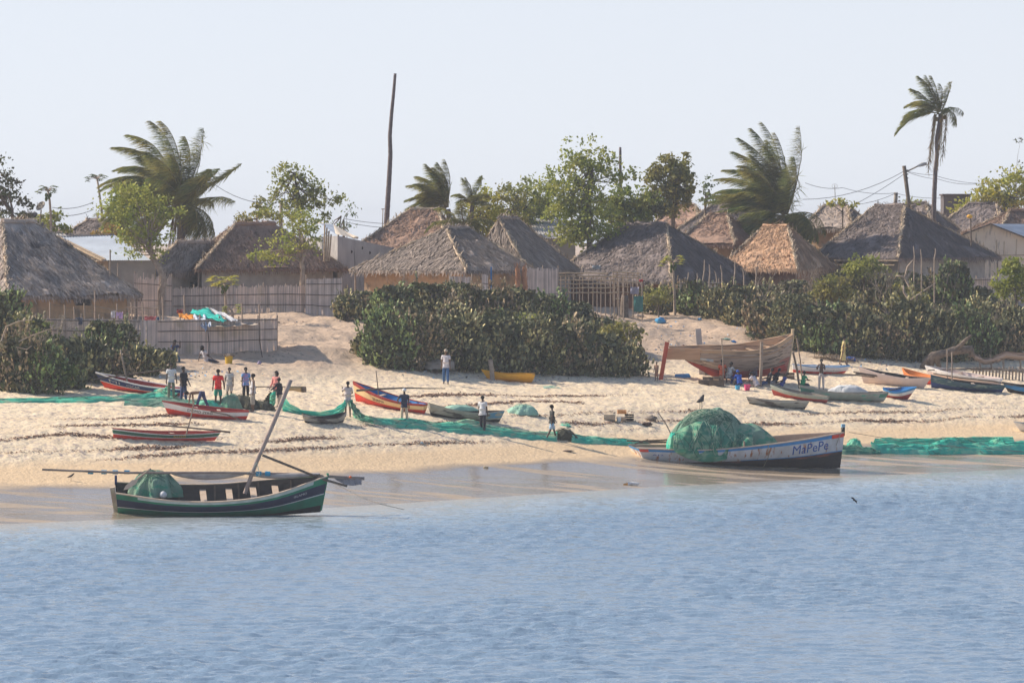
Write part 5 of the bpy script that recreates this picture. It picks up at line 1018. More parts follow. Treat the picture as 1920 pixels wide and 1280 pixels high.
mb.grid(np.array(rows)); rr_ = np.random.default_rng(5)
for _ in range(46):  # pale cords, plus dark ones drawing fold shade on the drape
    i0 = rr_.random() * 40; sl_ = rr_.normal() * .6; q = []
    for j in range(int(rr_.integers(0, 3)), int(rr_.integers(8, 13))): x_, y_, z_ = rows[int(min(40, max(0, i0 + sl_ * j)))][j]; q.append((x_, y_ - .02, z_))
    mb.tube(q, .013, 4, 1 + int(rr_.random() < .6), False)
o = mb.build('draped_net', [net_g, net_line, net_dk], smooth=True, loc=tuple(W(1330, 830, YM))); tag(o, 'dark green net spilling over the near side of the big white boat', 'fishing net')
mb = MB(); c0 = W(1262, 838, YM - .1); heap(mb, (c0.x, c0.y, c0.z - .15), .34, .4, .8, 3, 30); o = mb.build('net_bundle', net_t, smooth=True, loc=tuple(c0)); tag(o, 'small bright turquoise bundle of net at the stern end of the green mound', 'fishing net')
mb = MB(); mb.tube([W(1233, 771, YM + .1), W(1250, 797, YM), W(1270, 838, YM - .1)], [.022, .03, .035], 6); o = mb.build('net_pole', wood, smooth=True, loc=tuple(W(1270, 838, YM))); tag(o, 'thin pole slanting up from the turquoise bundle on the big white boat', 'pole')
mb = MB()
for a, b in (((1190, 832), (1215, 824)), ((1205, 826), (1255, 824)), ((1200, 830), (1250, 829)), ((1175, 826), (1255, 828))): mb.tube([W(*a, YM + .8), W(*b, YM + 1)], .035, 5)
o = mb.build('pole_bundle', woodd, loc=tuple(W(1215, 828, YM))); tag(o, 'dark poles and rolled cloth lying across the stern of the big white boat', 'poles')

def canoe(label, pl, pr, sheer, width, beam, mats, bands, name='canoe', cat='canoe', lx=.2, rx=.2, roll=6, thwarts=(), text=None, rail=None, keel=(0.06, 0, 0, 0, .06), inner=0, group=None, full=.6, tm=None, sink=.05, floor=.35, wob=.0, uselvl=None, numb=None, lv=None):
    m, L_ = place(pl, pr, roll=roll, sink=sink, uselvl=uselvl); h = Hull(L_, beam, sheer, keel, width, lx, rx, full, .04); o = boat(name, label, cat, h, m, group); h.build('hull', mats, bands, o, 32, inner, floor, wob)
    for t_ in thwarts: h.thwart(t_, thw, o, .85, .16, .03)
    if rail: h.rail('gunwale', rail, o, .03, 0, .01)
    if text: lettering(text[0], h, text[1], text[2], text[3], text[4], tm or P_black, o)
    if numb: lettering(numb[0], h, numb[1], numb[2], numb[3], numb[4], tm or P_black, o, name='hull_number')
    return o, h, m
def rig(o, m, mast, yard, rm=.035, ry=(.03, .045), mm=wood):
    inv = m.inverted(); Yb = m.translation.y
    if mast: spar('mast', mm, o, [(p[0], p[1], Yb + (p[2] if len(p) > 2 else 0)) for p in mast], (rm, rm * .8), inv)
    if yard: spar('yard', woodd, o, [(p[0], p[1], Yb + (p[2] if len(p) > 2 else 0)) for p in yard], ry, inv)
o, h, m = canoe('narrow red boat with green and white stripes, nearest small boat on the left sand', (213, 822), (402, 826), [.50, .40, .36, .40, .46], [.05, .75, 1, .8, .05], .95, [P_red, P_white, P_mgreen, P_white, P_dred], [(0, .44, 0), (.44, .52, 1), (.52, .86, 2), (.86, 1, 3)], name='sailing_canoe', rx=.3, lx=.12, inner=4, rail=P_dred, thwarts=(.3, .6), text=('ALUMAR', .53, .66, .60, .78), tm=P_yellow)
rig(o, m, [(349, 815), (358, 782), (364, 752)], [(300, 797), (350, 801), (400, 806), (432, 810)])
o, h, m = canoe('white and bright red boat with dark lettering below the group sorting nets', (315, 777), (461, 787), [.66, .54, .46, .44, .46], [.05, .75, 1, .85, .30], 1.0, [P_red, P_white, P_dred, P_red], [(0, .50, 0), (.50, .96, 1), (.96, 1, 2)], name='sailing_canoe', lx=.35, rx=.1, inner=2, rail=P_dred, thwarts=(.35, .65), text=('DOMO ZERO', .24, .55, .58, .84), roll=9)
rig(o, m, None, [(395, 771, -.7), (425, 777, -.8), (450, 786, -.9)], ry=(.03, .03))
o, h, m = canoe('red and navy boat with a white line beside the left bushes, behind the net haulers', (196, 727), (342, 743), [.74, .56, .46, .42, .42], [.05, .75, 1, .85, .4], 1.05, [P_dred, P_white, P_dblue, P_white, P_red], [(0, .46, 4), (.46, .52, 1), (.52, .94, 2), (.94, 1, 3)], name='sailing_canoe', lx=.5, rx=.1, inner=0, roll=8, text=('OSCAR', .32, .50, .60, .84), tm=P_wl, rail=P_white, numb=('MI', .12, .24, .62, .85))
rig(o, m, [(240, 722), (233, 690), (226, 655)], [(174, 711), (240, 702), (330, 690)], rm=.05)
o, h, m = canoe('orange, cream and red boat with blue inside, between the pale-shorts man and capped man', (667, 752), (795, 776), [.98, .72, .56, .50, .54], [.05, .75, 1, .9, .4], 1.15, [P_dred, P_red, P_cream, P_dred, P_blue], [(0, .40, 1), (.40, .44, 0), (.44, .84, 2), (.84, 1, 3)], name='sailing_canoe', lx=.25, rx=.05, inner=4, roll=6, text=('ENAMA', .30, .48, .52, .74), rail=P_dred, thwarts=(.35, .7))
rig(o, m, [(711, 752), (708, 722), (705, 695)], [(668, 732), (710, 729), (760, 727), (800, 728), (835, 728)], ry=(.06, .02))
canoe('small dark dugout canoe with upturned ends below the held turquoise net', (572, 793), (643, 792), [.52, .34, .30, .36, .56], [.10, .8, 1, .8, .10], .85, [P_pale, P_tar, P_grey, P_tar], [(0, .22, 1), (.22, .92, 0), (.92, 1, 1)], name='dugout_canoe', lx=.28, rx=.15, inner=3, wob=.05)
o, h, m = canoe('long grey dugout canoe with a blue stern, in front of the man in black trousers', (808, 779), (935, 792), [.66, .50, .46, .50, .66], [.22, .8, 1, .85, .12], 1.05, [P_grey, P_tar, P_pale, P_grey], [(0, .25, 1), (.25, 1, 2)], name='dugout_canoe', lx=.25, rx=.2, inner=1, wob=.03)
h.stripe('blue_stern', pt_('faded blue paint', (.08, .25, .42), (.14, .28, .36), wear=((.3, .3, .26), (1, 1, 3), 3, .58, .68)), o, .42, .97, .012, -1, .78, 1)
mb = MB(); c0 = m @ Vector((-.4, 0, .42)); heap(mb, c0, .9, .34, .28, 5, 30); tag(mb.build('net_pile', net_p, smooth=True, loc=tuple(c0)), 'pale mint net lying inside the long grey dugout canoe', 'fishing net')
canoe('plain yellow boat on the upper sand in front of the middle bushes', (913, 709), (997, 717), [.46, .36, .36, .44, .50], [.06, .75, 1, .9, .5], .9, [P_yellow, P_dred], [(0, 1, 0)], name='rowing_boat', cat='boat', lx=.35, rx=.12, roll=5, rail=P_yellow)
canoe('greenish dugout canoe with a dark green end, nearest of the right-hand canoes', (1405, 757), (1508, 768), [.42, .36, .36, .42, .52], [.06, .8, 1, .85, .12], .85, [P_pale, P_teal, pt_('mossy tar', (.05, .06, .04))], [(0, .2, 2), (.2, 1, 0)], name='dugout_canoe', lx=.25, rx=.2, inner=0, wob=.03)[0]
o, h, m = canoe('pale canoe with a dark red bottom, behind the greenish dugout on the right', (1450, 741), (1549, 756), [.60, .48, .42, .42, .42], [.06, .8, 1, .85, .3], .95, [P_dred, P_mintw, P_grey], [(0, .55, 0), (.55, 1, 1)], name='dugout_canoe', lx=.25, rx=.1, inner=2)
o, h, m = canoe('long pale grey canoe with mint green bow, on the right sand near the man standing', (1505, 746), (1656, 754), [.72, .55, .50, .52, .62], [.06, .8, 1, .85, .12], 1.05, [P_grey, P_mintw, P_pale], [(0, .2, 0), (.2, .85, 1), (.85, 1, 2)], name='dugout_canoe', lx=.3, rx=.25, inner=2)
h.stripe('green_bow', P_teal, o, .3, .85, .012, -1, 0, .13); h.stripe('green_stern', P_teal, o, .5, .85, .012, -1, .9, 1)
mb = MB(); c0 = m @ Vector((.2, 0, .5)); heap(mb, c0, 1.0, .35, .36, 6, 30); tag(mb.build('net_pile', mat('white net', (.72, .72, .70), (.6, .6, .6), 3, bump=.6, bscale=12), smooth=True, loc=tuple(c0)), 'white net piled in the long pale grey canoe', 'fishing net')
o, h, m = canoe('short blue, white and dark red boat behind the pale grey canoe', (1655, 744), (1702, 749), [.55, .50, .52, .62, .80], [.3, .85, 1, .85, .08], 1.0, [P_dred, P_white, P_blue, P_dteal], [(0, .5, 0), (.5, .8, 1), (.8, 1, 2)], name='rowing_boat', cat='boat', rx=.4, lx=.05, inner=2, roll=12, text=('VZ', .6, .72, .58, .74), tm=P_wl)
rig(o, m, None, [(1630, 738), (1665, 732), (1690, 727)])
canoe('white boat with red bottom and blue end beside the bow of the boat under construction', (1487, 698), (1583, 700), [.50, .42, .42, .42, .48], [.06, .8, 1, .85, .08], .9, [P_red, P_white, P_blue, P_red], [(0, .35, 0), (.35, 1, 1)], name='sailing_canoe', rx=.35, lx=.1, inner=1, rail=P_blue)
canoe('pinkish white boat with dark poles on top, right of the man standing', (1619, 718), (1732, 728), [.95, .74, .66, .60, .66], [.06, .75, 1, .85, .06], 1.15, [P_pink, P_tar, P_pink], [(0, 1, 0)], name='fishing_canoe', rx=.35, lx=.35, inner=1, thwarts=(.3, .7))
mb = MB()
for a, b in (((1600, 697), (1735, 720)), ((1604, 700), (1700, 714)), ((1560, 700), (1640, 707))): Y_ = G(1670, 722).y - .3; mb.tube([W(*a, Y_), W((a[0] + b[0]) / 2, (a[1] + b[1]) / 2 - 1, Y_), W(*b, Y_)], .035, 5)
tag(mb.build('pole_bundle', woodd, loc=tuple(W(1650, 708, Y_))), 'dark poles resting on top of the pinkish white boat', 'poles')
canoe('small orange-red boat mostly hidden behind the pinkish white one', (1698, 712), (1744, 721), [.70, .55, .5, .5, .5], [.06, .8, 1, .85, .3], .9, [P_red, P_orange, P_orange], [(0, .5, 0), (.5, 1, 1)], name='rowing_boat', cat='boat', lx=.3, inner=1)
o, h, m = canoe('dark green and navy boat with worn paint, large and low at the right', (1746, 727), (1878, 736), [.78, .58, .5, .46, .48], [.06, .8, 1, .85, .10], 1.15, [P_dblue, P_dteal, P_tar], [(0, .45, 0), (.45, 1, 1)], name='sailing_canoe', rx=.2, lx=.1, inner=2, thwarts=(.3, .6))
rig(o, m, [(1785, 727), (1785, 660)], [(1750, 700, .2), (1800, 708, .2), (1860, 714, .2), (1900, 722, .2)], rm=.04)
o, h, m = canoe('white, blue and brown boat directly behind the dark green and navy boat', (1742, 708), (1874, 724), [.72, .6, .52, .48, .5], [.06, .8, 1, .85, .3], 1.2, [P_pink, P_white, P_blue, P_dred], [(0, .6, 0), (.6, 1, 1)], name='sailing_canoe', rx=.1, lx=.3, inner=0, roll=5, thwarts=(.4, .7))
rig(o, m, [(1776, 712), (1776, 655)], [(1740, 694, .5), (1790, 692, .5), (1860, 691, .5)], rm=.04)
canoe('dark boat with a blue panel cut by the right edge of the photo', (1890, 735), (1960, 742), [.6, .5, .5, .55, .6], [.1, .8, 1, .85, .1], 1.1, [P_tar, P_blue, P_dteal], [(0, .45, 0), (.45, .9, 1), (.9, 1, 2)], name='rowing_boat', cat='boat', lx=.4, inner=0)
o, h, m = canoe('white motorboat bow cut by the right edge, low on the beach near the nets', (1912, 808), (1990, 815), [.5, .45, .45, .5, .5], [.06, .8, 1, .9, .7], 1.3, [P_white, P_tar, P_blue], [(0, 1, 0)], name='motor_boat', cat='boat', lx=.4, inner=1, rail=P_wl)
# overturned grey hulk by the middle bushes
g0 = G(818, 697); root = thing('wooden_hulk', 'grey rotten boat shell lying overturned at the foot of the middle bushes', 'boat wreck', None, tuple(g0)); mb = MB(); rows = []
for i in range(15):
    t_ = i / 14; row = []
    for j in range(9): a = math.pi * j / 8; w_ = .55 * (1 - (2 * t_ - 1) ** 4) + .08; row.append((g0.x - .85 + 1.8 * t_, g0.y - w_ * math.cos(a), g0.z + .16 + (.38 + .12 * math.sin(t_ * 3)) * math.sin(a) + .05 * mnoise.noise((t_ * 5, a, 0))))
    rows.append(row)
mb.grid(np.array(rows)); part('shell', mb, P_grey, root); mb = MB(); mb.tube([g0 + Vector((-.25, -.5, -.1)), g0 + Vector((-.2, -.5, .25))], .04, 5); part('prop', mb, wood, root)

# the boat under construction
YB = G(1385, 716).y; m, _ = place((1296, 713), (1481, 704), roll=6, sink=0, uselvl=(YB, YB + 2.2)); LB = 193 * YB / F
hc = Hull(LB, 2.6, [1.75, 1.66, 1.60, 1.78, 2.22], [.75, .05, 0, .02, .12], [.55, .92, 1, .88, .04], 1.15, .30, .75, .07)
bc = boat('boat_under_construction', 'large unfinished wooden boat hull propped up on the sand, with people sitting in its shade', 'boat', hc, m)
hc.build('hull', [P_dred, plank2, planking, plank2], [(0, .30, 0), (.30, .72, 1), (.72, .90, 1), (.90, 1, 2)], bc, 40, 2, .25, .03)
hc.stripe('rubbing_strip', pt_('orange batten', (.48, .27, .12)), bc, .80, .82, .02, -1, .2, 1); hc.rail('gunwale', planking, bc, .05, 0, .02)
hc.stripe('bow_panel', pt_('faded red primer', (.42, .17, .13)), bc, .02, .45, .015, -1, .86, 1)
for i, (t0, t1, v0, v1) in enumerate(((.10, .16, .43, .50), (.155, .21, .39, .46), (.21, .255, .34, .40), (.09, .12, .5, .53), (.26, .3, .32, .36))): hc.stripe('patch_plank', thw, bc, v0, v1, .02, -1, t0, t1)
for t0, t1, v in ((.02, .34, .285), (.66, .97, .34), (.12, .30, .22), (.70, .88, .62), (.60, .75, .50), (.78, .95, .28), (.02, .10, .84)): hc.stripe('open_seam', P_tar, bc, v, v + .018, .022, -1, t0, t1)
inv = m.inverted(); mb = MB(); rows = [[list(hc.pt(t, v, -1) + Vector((0, -.03, 0))) for v in (.70, 1.0)] for t in (0, .05, .1, .17, .24)]; mb.grid(np.array(rows)); A_, B_ = (inv @ W(1250, 663, YB - 1.15)), (inv @ W(1313, 664, YB - 1.15)); mb = MB(); mb.beam(A_, B_, .06, .60); mb.build('side_board', pt_('brown new board', (.56, .33, .19), (.46, .26, .15), 2, stretch=(.3, 1, 4)), bc)
hc.stripe('blue_counter', pt_('weathered blue white', (.12, .30, .52), (.55, .55, .55), 4), bc, .58, .68, .035, -1, -.0, .17)
mb = MB(); p = hc.pt(1, 1, 1); mb.tube([hc.pt(1, .0, 1), hc.pt(1, .5, 1) + Vector((.02, 0, 0)), hc.pt(1, .9, 1) + Vector((.03, 0, 0)), p + Vector((.02, 0, .3))], [.08, .09, .1, .09], 6); mb.build('stem_post', pt_('fresh pale timber', (.62, .48, .30)), bc)
for t_ in (.35, .5, .65, .8): hc.thwart(t_, planking, bc, .86, .16, .05)
mb = MB(); mb.beam(hc.pt(.12, .02, 1) + Vector((0, 0, -.08)), hc.pt(.98, .0, 1) + Vector((0, 0, -.06)), .16, .14); mb.build('keel', woodd, bc)
for i, (a, b, r0, mt, lab) in enumerate((((1237, 716), (1251, 641), .10, pt_('orange red post', (.55, .10, .05)), 'orange-red rudder board leaning at the left end of the boat under construction'),
        ((1425, 712), (1428, 641), .09, wood, 'thick grey prop post against the near side of the boat under construction'), ((1500, 722), (1487, 660), .06, woodd, 'dark slanting prop under the bow of the boat under construction'),
        ((1505, 686), (1494, 634), .04, palebark, 'thin pale prop pole behind the bow of the boat under construction'), ((1317, 700), (1309, 616), .14, concrete, 'square grey post standing behind the boat under construction'), ((1356, 690), (1353, 634), .03, palebark, 'thin crooked stick standing against the side of the boat under construction'))):
    Y_ = YB + (-1.6, -1.5, -.6, 2.8, 3.2, -1.5)[i]; A, B = W(*a, Y_), W(*b, Y_); A.z = min(A.z, float(hgt(A.x, A.y)) + .0); mb = MB()
    if i in (0, 4): mb.beam(A - Vector((0, 0, .2)), B, r0 * 2.2, r0, up=(0, 1, 0))
    else: mb.tube([A - Vector((0, 0, .1)), (A + B) / 2 + Vector((.03, 0, 0)), B], r0, 6)
    tag(mb.build('rudder_board' if i == 0 else 'prop_post', mt, loc=tuple(A)), lab, 'board' if i == 0 else 'post')
for i, (px, py, w_, h_) in enumerate(((1345, 727, .5, .45), (1325, 724, .5, .35), (1480, 712, .4, .25))):
    p = G(px, py); mb = MB(); mb.box(p + Vector((0, 1.0, h_ / 2 - .05)), (w_ * 1.6, .5, h_)); mb.box(p + Vector((.1, 1.0, h_ + .05)), (w_ * 1.1, .6, .14)); tag(mb.build('keel_block', woodd, loc=tuple(p)), ('stack of dark timber blocks under the keel at its middle', 'stack of dark timber blocks under the keel near its left end', 'low dark timber block under the bow of the unfinished boat')[i], 'block')
mb = MB(); p = G(1281, 708); mb.add([W(1263, 709, p.y), W(1296, 707, p.y), W(1292, 700, p.y + .6), W(1266, 701, p.y + .6)], [(0, 1, 2, 3)]); mb.box(W(1280, 706, p.y + .3), (.8, .3, .12)); tag(mb.build('blue_panel', P_blue, loc=tuple(p)), 'flat blue panel lying on the sand at the left end of the unfinished boat', 'panel')
p = W(1281, 652, YB + 2.5); mb = MB(); mb.box(p, (.18, .18, .18)); mb.box(p + Vector((.02, 0, .14)), (.1, .1, .08)); mb.box(p + Vector((0, 0, -.35)), (.06, .06, .6)); tag(mb.build('wooden_block', pt_('reddish block', (.28, .12, .08)), loc=tuple(p)), 'small reddish block on a stick above the stern board of the unfinished boat', 'block')

# ------------------------------------------------------------------ nets on the sand
def netstrip(name, label, pts, m, seed=1, ny=22, cat='fishing net'):
    """pts: (px, py, half width m, height m)"""
    mb = MB(); rows = []; N_ = len(pts) - 1
    for i in range(N_ * 10 + 1):
        k = min(i // 10, N_ - 1); t_ = i / 10 - k; a, b = pts[k], pts[k + 1]; px, py, w_, h_ = (a[j] + (b[j] - a[j]) * t_ for j in range(4)); g_ = G(px, py); row = []
        w_ *= 1 + .5 * mnoise.noise((i * .11, seed, 0)); h_ *= .8 + .5 * mnoise.noise((i * .10, seed + 5, 0))
        for j in range(ny + 1):
            s_ = j / ny * 2 - 1; yy = g_.y + s_ * w_ + .1 * mnoise.noise((i * .5, s_ * 3, seed)); zz = float(hgt(g_.x, yy)) + .015 + h_ * (1 - s_ * s_) * (1 + .45 * mnoise.noise((i * .12, s_ * 5, seed + 2)) + .22 * math.sin(s_ * 17 + i * .05 + 3 * mnoise.noise((i * .08, 0, seed)))) + (.03 if abs(s_) < .9 else -.03)
            row.append((g_.x + .08 * mnoise.noise((i * .4, s_ * 2, seed + 9)), yy, zz))
        rows.append(row)
    mb.grid(np.array(rows)); rr_ = np.random.default_rng(seed)
    for _ in range(len(rows) // 3):      # pale cords, and dark ones painting crease shade, along the strip
        i0 = int(rr_.integers(0, max(1, len(rows) - 10))); n_ = int(rr_.integers(5, 10)); j0 = rr_.random() * ny; sl_ = rr_.normal() * .8; q = []
        for k in range(n_ + 1): i_ = min(i0 + k, len(rows) - 1); j_ = int(min(ny, max(0, j0 + sl_ * k))); x_, y_, z_ = rows[i_][j_]; q.append((x_, y_, z_ + .02))
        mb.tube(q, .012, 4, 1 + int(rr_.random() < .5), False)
    c0 = G(*pts[0][:2]); return tag(mb.build(name, [m, net_line, net_dk], smooth=True, loc=tuple(c0)), label, cat)
netstrip('spread_net', 'long thin turquoise net strip stretching left from the white-shirted man to the photo edge', [(-20, 753, .5, .10), (60, 753, .6, .13), (130, 752, .7, .14), (200, 751, .8, .14), (250, 748, 1.0, .22), (290, 745, 1.1, .30), (330, 747, 1.2, .22)], net_s, 1)
netstrip('spread_net', 'wide olive green net spread at the feet of the group on the left', [(235, 757, .8, .15), (290, 757, 1.2, .22), (340, 759, 1.2, .24), (390, 762, 1.2, .26), (440, 764, 1.1, .35)], net_m, 2)
netstrip('spread_net', 'long green net lying from the capped man rightward to the big dark net opening', [(662, 782, .35, .18), (700, 792, .45, .22), (740, 797, .6, .26), (790, 800, .7, .30), (850, 805, .8, .30), (905, 809, .85, .34), (950, 814, .75, .26), (1000, 819, .7, .22), (1045, 822, .7, .3)], net_s, 3)
netstrip('spread_net', 'flat turquoise net strip from the dark net opening to the big white boat\'s stern', [(1072, 826, .5, .3), (1110, 828, .55, .2), (1150, 830, .5, .15), (1195, 832, .5, .12), (1215, 832, .4, .1)], net_t, 4)
netstrip('spread_net', 'dark green net partly under the bow of the big white boat', [(1565, 846, .8, .35), (1600, 847, .8, .3), (1630, 848, .7, .2), (1650, 849, .5, .1)], net_g, 5)
netstrip('spread_net', 'wide bright green net piled along the wet sand right of the big white boat', [(1634, 846, .5, .50), (1680, 847, .9, .38), (1720, 847, .9, .32), (1760, 848, .9, .55), (1800, 848, .8, .5), (1850, 847, .9, .42), (1925, 847, 1.1, .5)], net_t, 6)
netstrip('spread_net', 'second paler green net behind the bright one at the lower right shore', [(1640, 836, .6, .35), (1700, 836, .7, .3), (1760, 835, .7, .4), (1820, 834, .7, .35), (1900, 832, .9, .3)], net_s, 7)
def pile(label, px, py, rx, ry, h, m, seed, name='net_pile'):
    p = G(px, py); mb = MB(); heap(mb, p + Vector((0, ry * .5, -.03)), rx, ry, h, seed, 40); strands(mb, p + Vector((0, ry * .5, 0)), rx, ry, h, seed, 10, r0=.010); return tag(mb.build(name, m, smooth=True, loc=tuple(p)), label, 'fishing net')
pile('pale mint net heap alone on the sand, right of the long grey dugout', 980, 777, .78, .5, .48, net_p, 1); pile('grey-green net heap behind the red-shirted man', 455, 765, .75, .6, .60, net_d, 2)
pile('turquoise net heap between the bending man and the red-shirted man', 385, 768, .7, .5, .42, net_t, 3); pile('dark net heap at the feet of the man in white and beige', 490, 768, .55, .5, .42, net_d, 4); pile('olive net heap right beside the red-shirted man', 432, 768, .5, .5, .75, net_m, 14)
pile('big dark mouth of net just right of the walking man in white shorts', 1058, 824, .62, .5, .52, net_d, 5); pile('thin blue-green net scrap on the sand below the yellow boat', 1025, 727, .7, .35, .08, net_p, 6); pile('small flat turquoise net scrap behind the walking man in white shorts', 1058, 798, .32, .3, .1, net_t, 7)
pile('small rounded green net heap just beyond the bow of the big white boat', 1602, 842, .45, .4, .5, net_t, 8); pile('round turquoise net hump at the far right shore', 1870, 838, .6, .5, .45, net_t, 9); pile('brown net heap under the legs of the bending man', 378, 772, .38, .3, .28, mat('brown net', (.22, .17, .12), (.15, .12, .08), 3, bump=.8, bscale=12), 10)
def curtain(name, label, top, bot, m, seed=1, nj=10, fold=.10, lx=None):
    """cloth between two pixel polylines (px, py, depth)"""
    mb = MB(); n = 36; rows = []
    def ev(pl, s_):
        k = s_ * (len(pl) - 1); i = min(int(k), len(pl) - 2); t_ = k - i; t2 = t_; return W(*[pl[i][j] + (pl[i + 1][j] - pl[i][j]) * t2 for j in range(3)])
    for i in range(n + 1):
        s_ = i / n; a, b = ev(top, s_), ev(bot, s_); row = []
        for j in range(nj + 1): k = j / nj; p = a.lerp(b, k); p.y += fold * math.sin(k * 21 + 3 * mnoise.noise((s_ * 3, k, seed))) * (.4 + .6 * k) + .08 * mnoise.noise((s_ * 6, k * 4, seed)); p.x += .03 * math.sin(s_ * 30 + k * 7); row.append(p)
        rows.append([list(q) for q in row])
    mb.grid(np.array(rows)); p = ev(bot, .5); return tag(mb.build(name, m, smooth=True, loc=tuple(p)), label, 'fishing net')
Ya, Yb_ = G(522, 768).y, G(652, 785).y
curtain('held_net', 'bright turquoise net hanging in a curve above the small dark dugout canoe', [(531, 742, Ya), (545, 757, Ya - .3), (565, 768, Ya - .5), (600, 772, Ya - .8), (625, 767, Yb_), (640, 757, Yb_), (648, 748, Yb_ + .1)], [(530, 772, Ya - .3), (545, 774, Ya - .5), (568, 778, Ya - .8), (600, 781, Ya - 1), (625, 782, Yb_ - .3), (636, 779, Yb_ - .3), (647, 770, Yb_ - .1)], net_t, 1)
curtain('held_net', 'dark green net falling right from the man in pale shorts to the sand', [(659, 748, Yb_ + .2), (668, 762, Yb_), (680, 776, Yb_ - .3), (700, 784, Yb_ - .5)], [(655, 752, Yb_), (662, 778, Yb_ - .5), (675, 789, Yb_ - .8), (700, 794, Yb_ - 1)], net_g, 2)
curtain('held_net', 'brown and olive net bundle held up by the woman in pink', [(508, 733, Ya + .5), (502, 740, Ya + .4), (496, 750, Ya + .3)], [(512, 764, Ya + .2), (502, 769, Ya + .1), (491, 769, Ya)], net_d, 3); curtain('held_net', 'bright mint net hanging below the hands of the woman in black', [(506, 740, Ya + .3), (511, 735, Ya + .3), (517, 733, Ya + .3)], [(507, 762, Ya), (511, 760, Ya), (515, 758, Ya)], net_t, 4)
Yw = G(320, 747).y; curtain('held_net', 'turquoise net gathered in the right hand of the man in a white shirt', [(311, 725, Yw - .2), (313, 724, Yw - .2)], [(300, 742, Yw - .5), (326, 744, Yw - .5)], net_t, 5)
# ------------------------------------------------------------------ people
def skin_mesh(name, verts, edges, radii, m, parent, sub_=1, root=0):
    me = bpy.data.meshes.new(name); me.from_pydata([tuple(v) for v in verts], edges, []); me.materials.append(m); o = bpy.data.objects.new(name, me); sc.collection.objects.link(o); o.parent = parent
    s_ = o.modifiers.new('skin', 'SKIN'); s_.use_smooth_shade = True; s_.branch_smoothing = .3
    for i, r_ in enumerate(radii): me.skin_vertices[0].data[i].radius = r_ if hasattr(r_, '__len__') else (r_, r_)
    me.skin_vertices[0].data[root].use_root = True
    b = o.modifiers.new('smooth', 'SUBSURF'); b.levels = sub_; b.render_levels = sub_; return o
SK = [mat('dark brown skin', (.10, .06, .042), (.075, .045, .032), 6, rough=.5, spec=.35), mat('brown skin', (.17, .10, .065), (.14, .08, .05), 6, rough=.5, spec=.35)]
hairm = mat('black hair', (.012, .010, .010), rough=.9); eyew = mat('eye white', (.6, .58, .55)); CL = {}
def cl(c, c2=None): 
    k = 'cloth %d %d %d' % tuple(int(x * 999) for x in c)
    return mat(k, c, c2 or tuple(x * .82 for x in c), 7, bump=.5, bscale=12, rough=.9)
PERSON_N = [0]
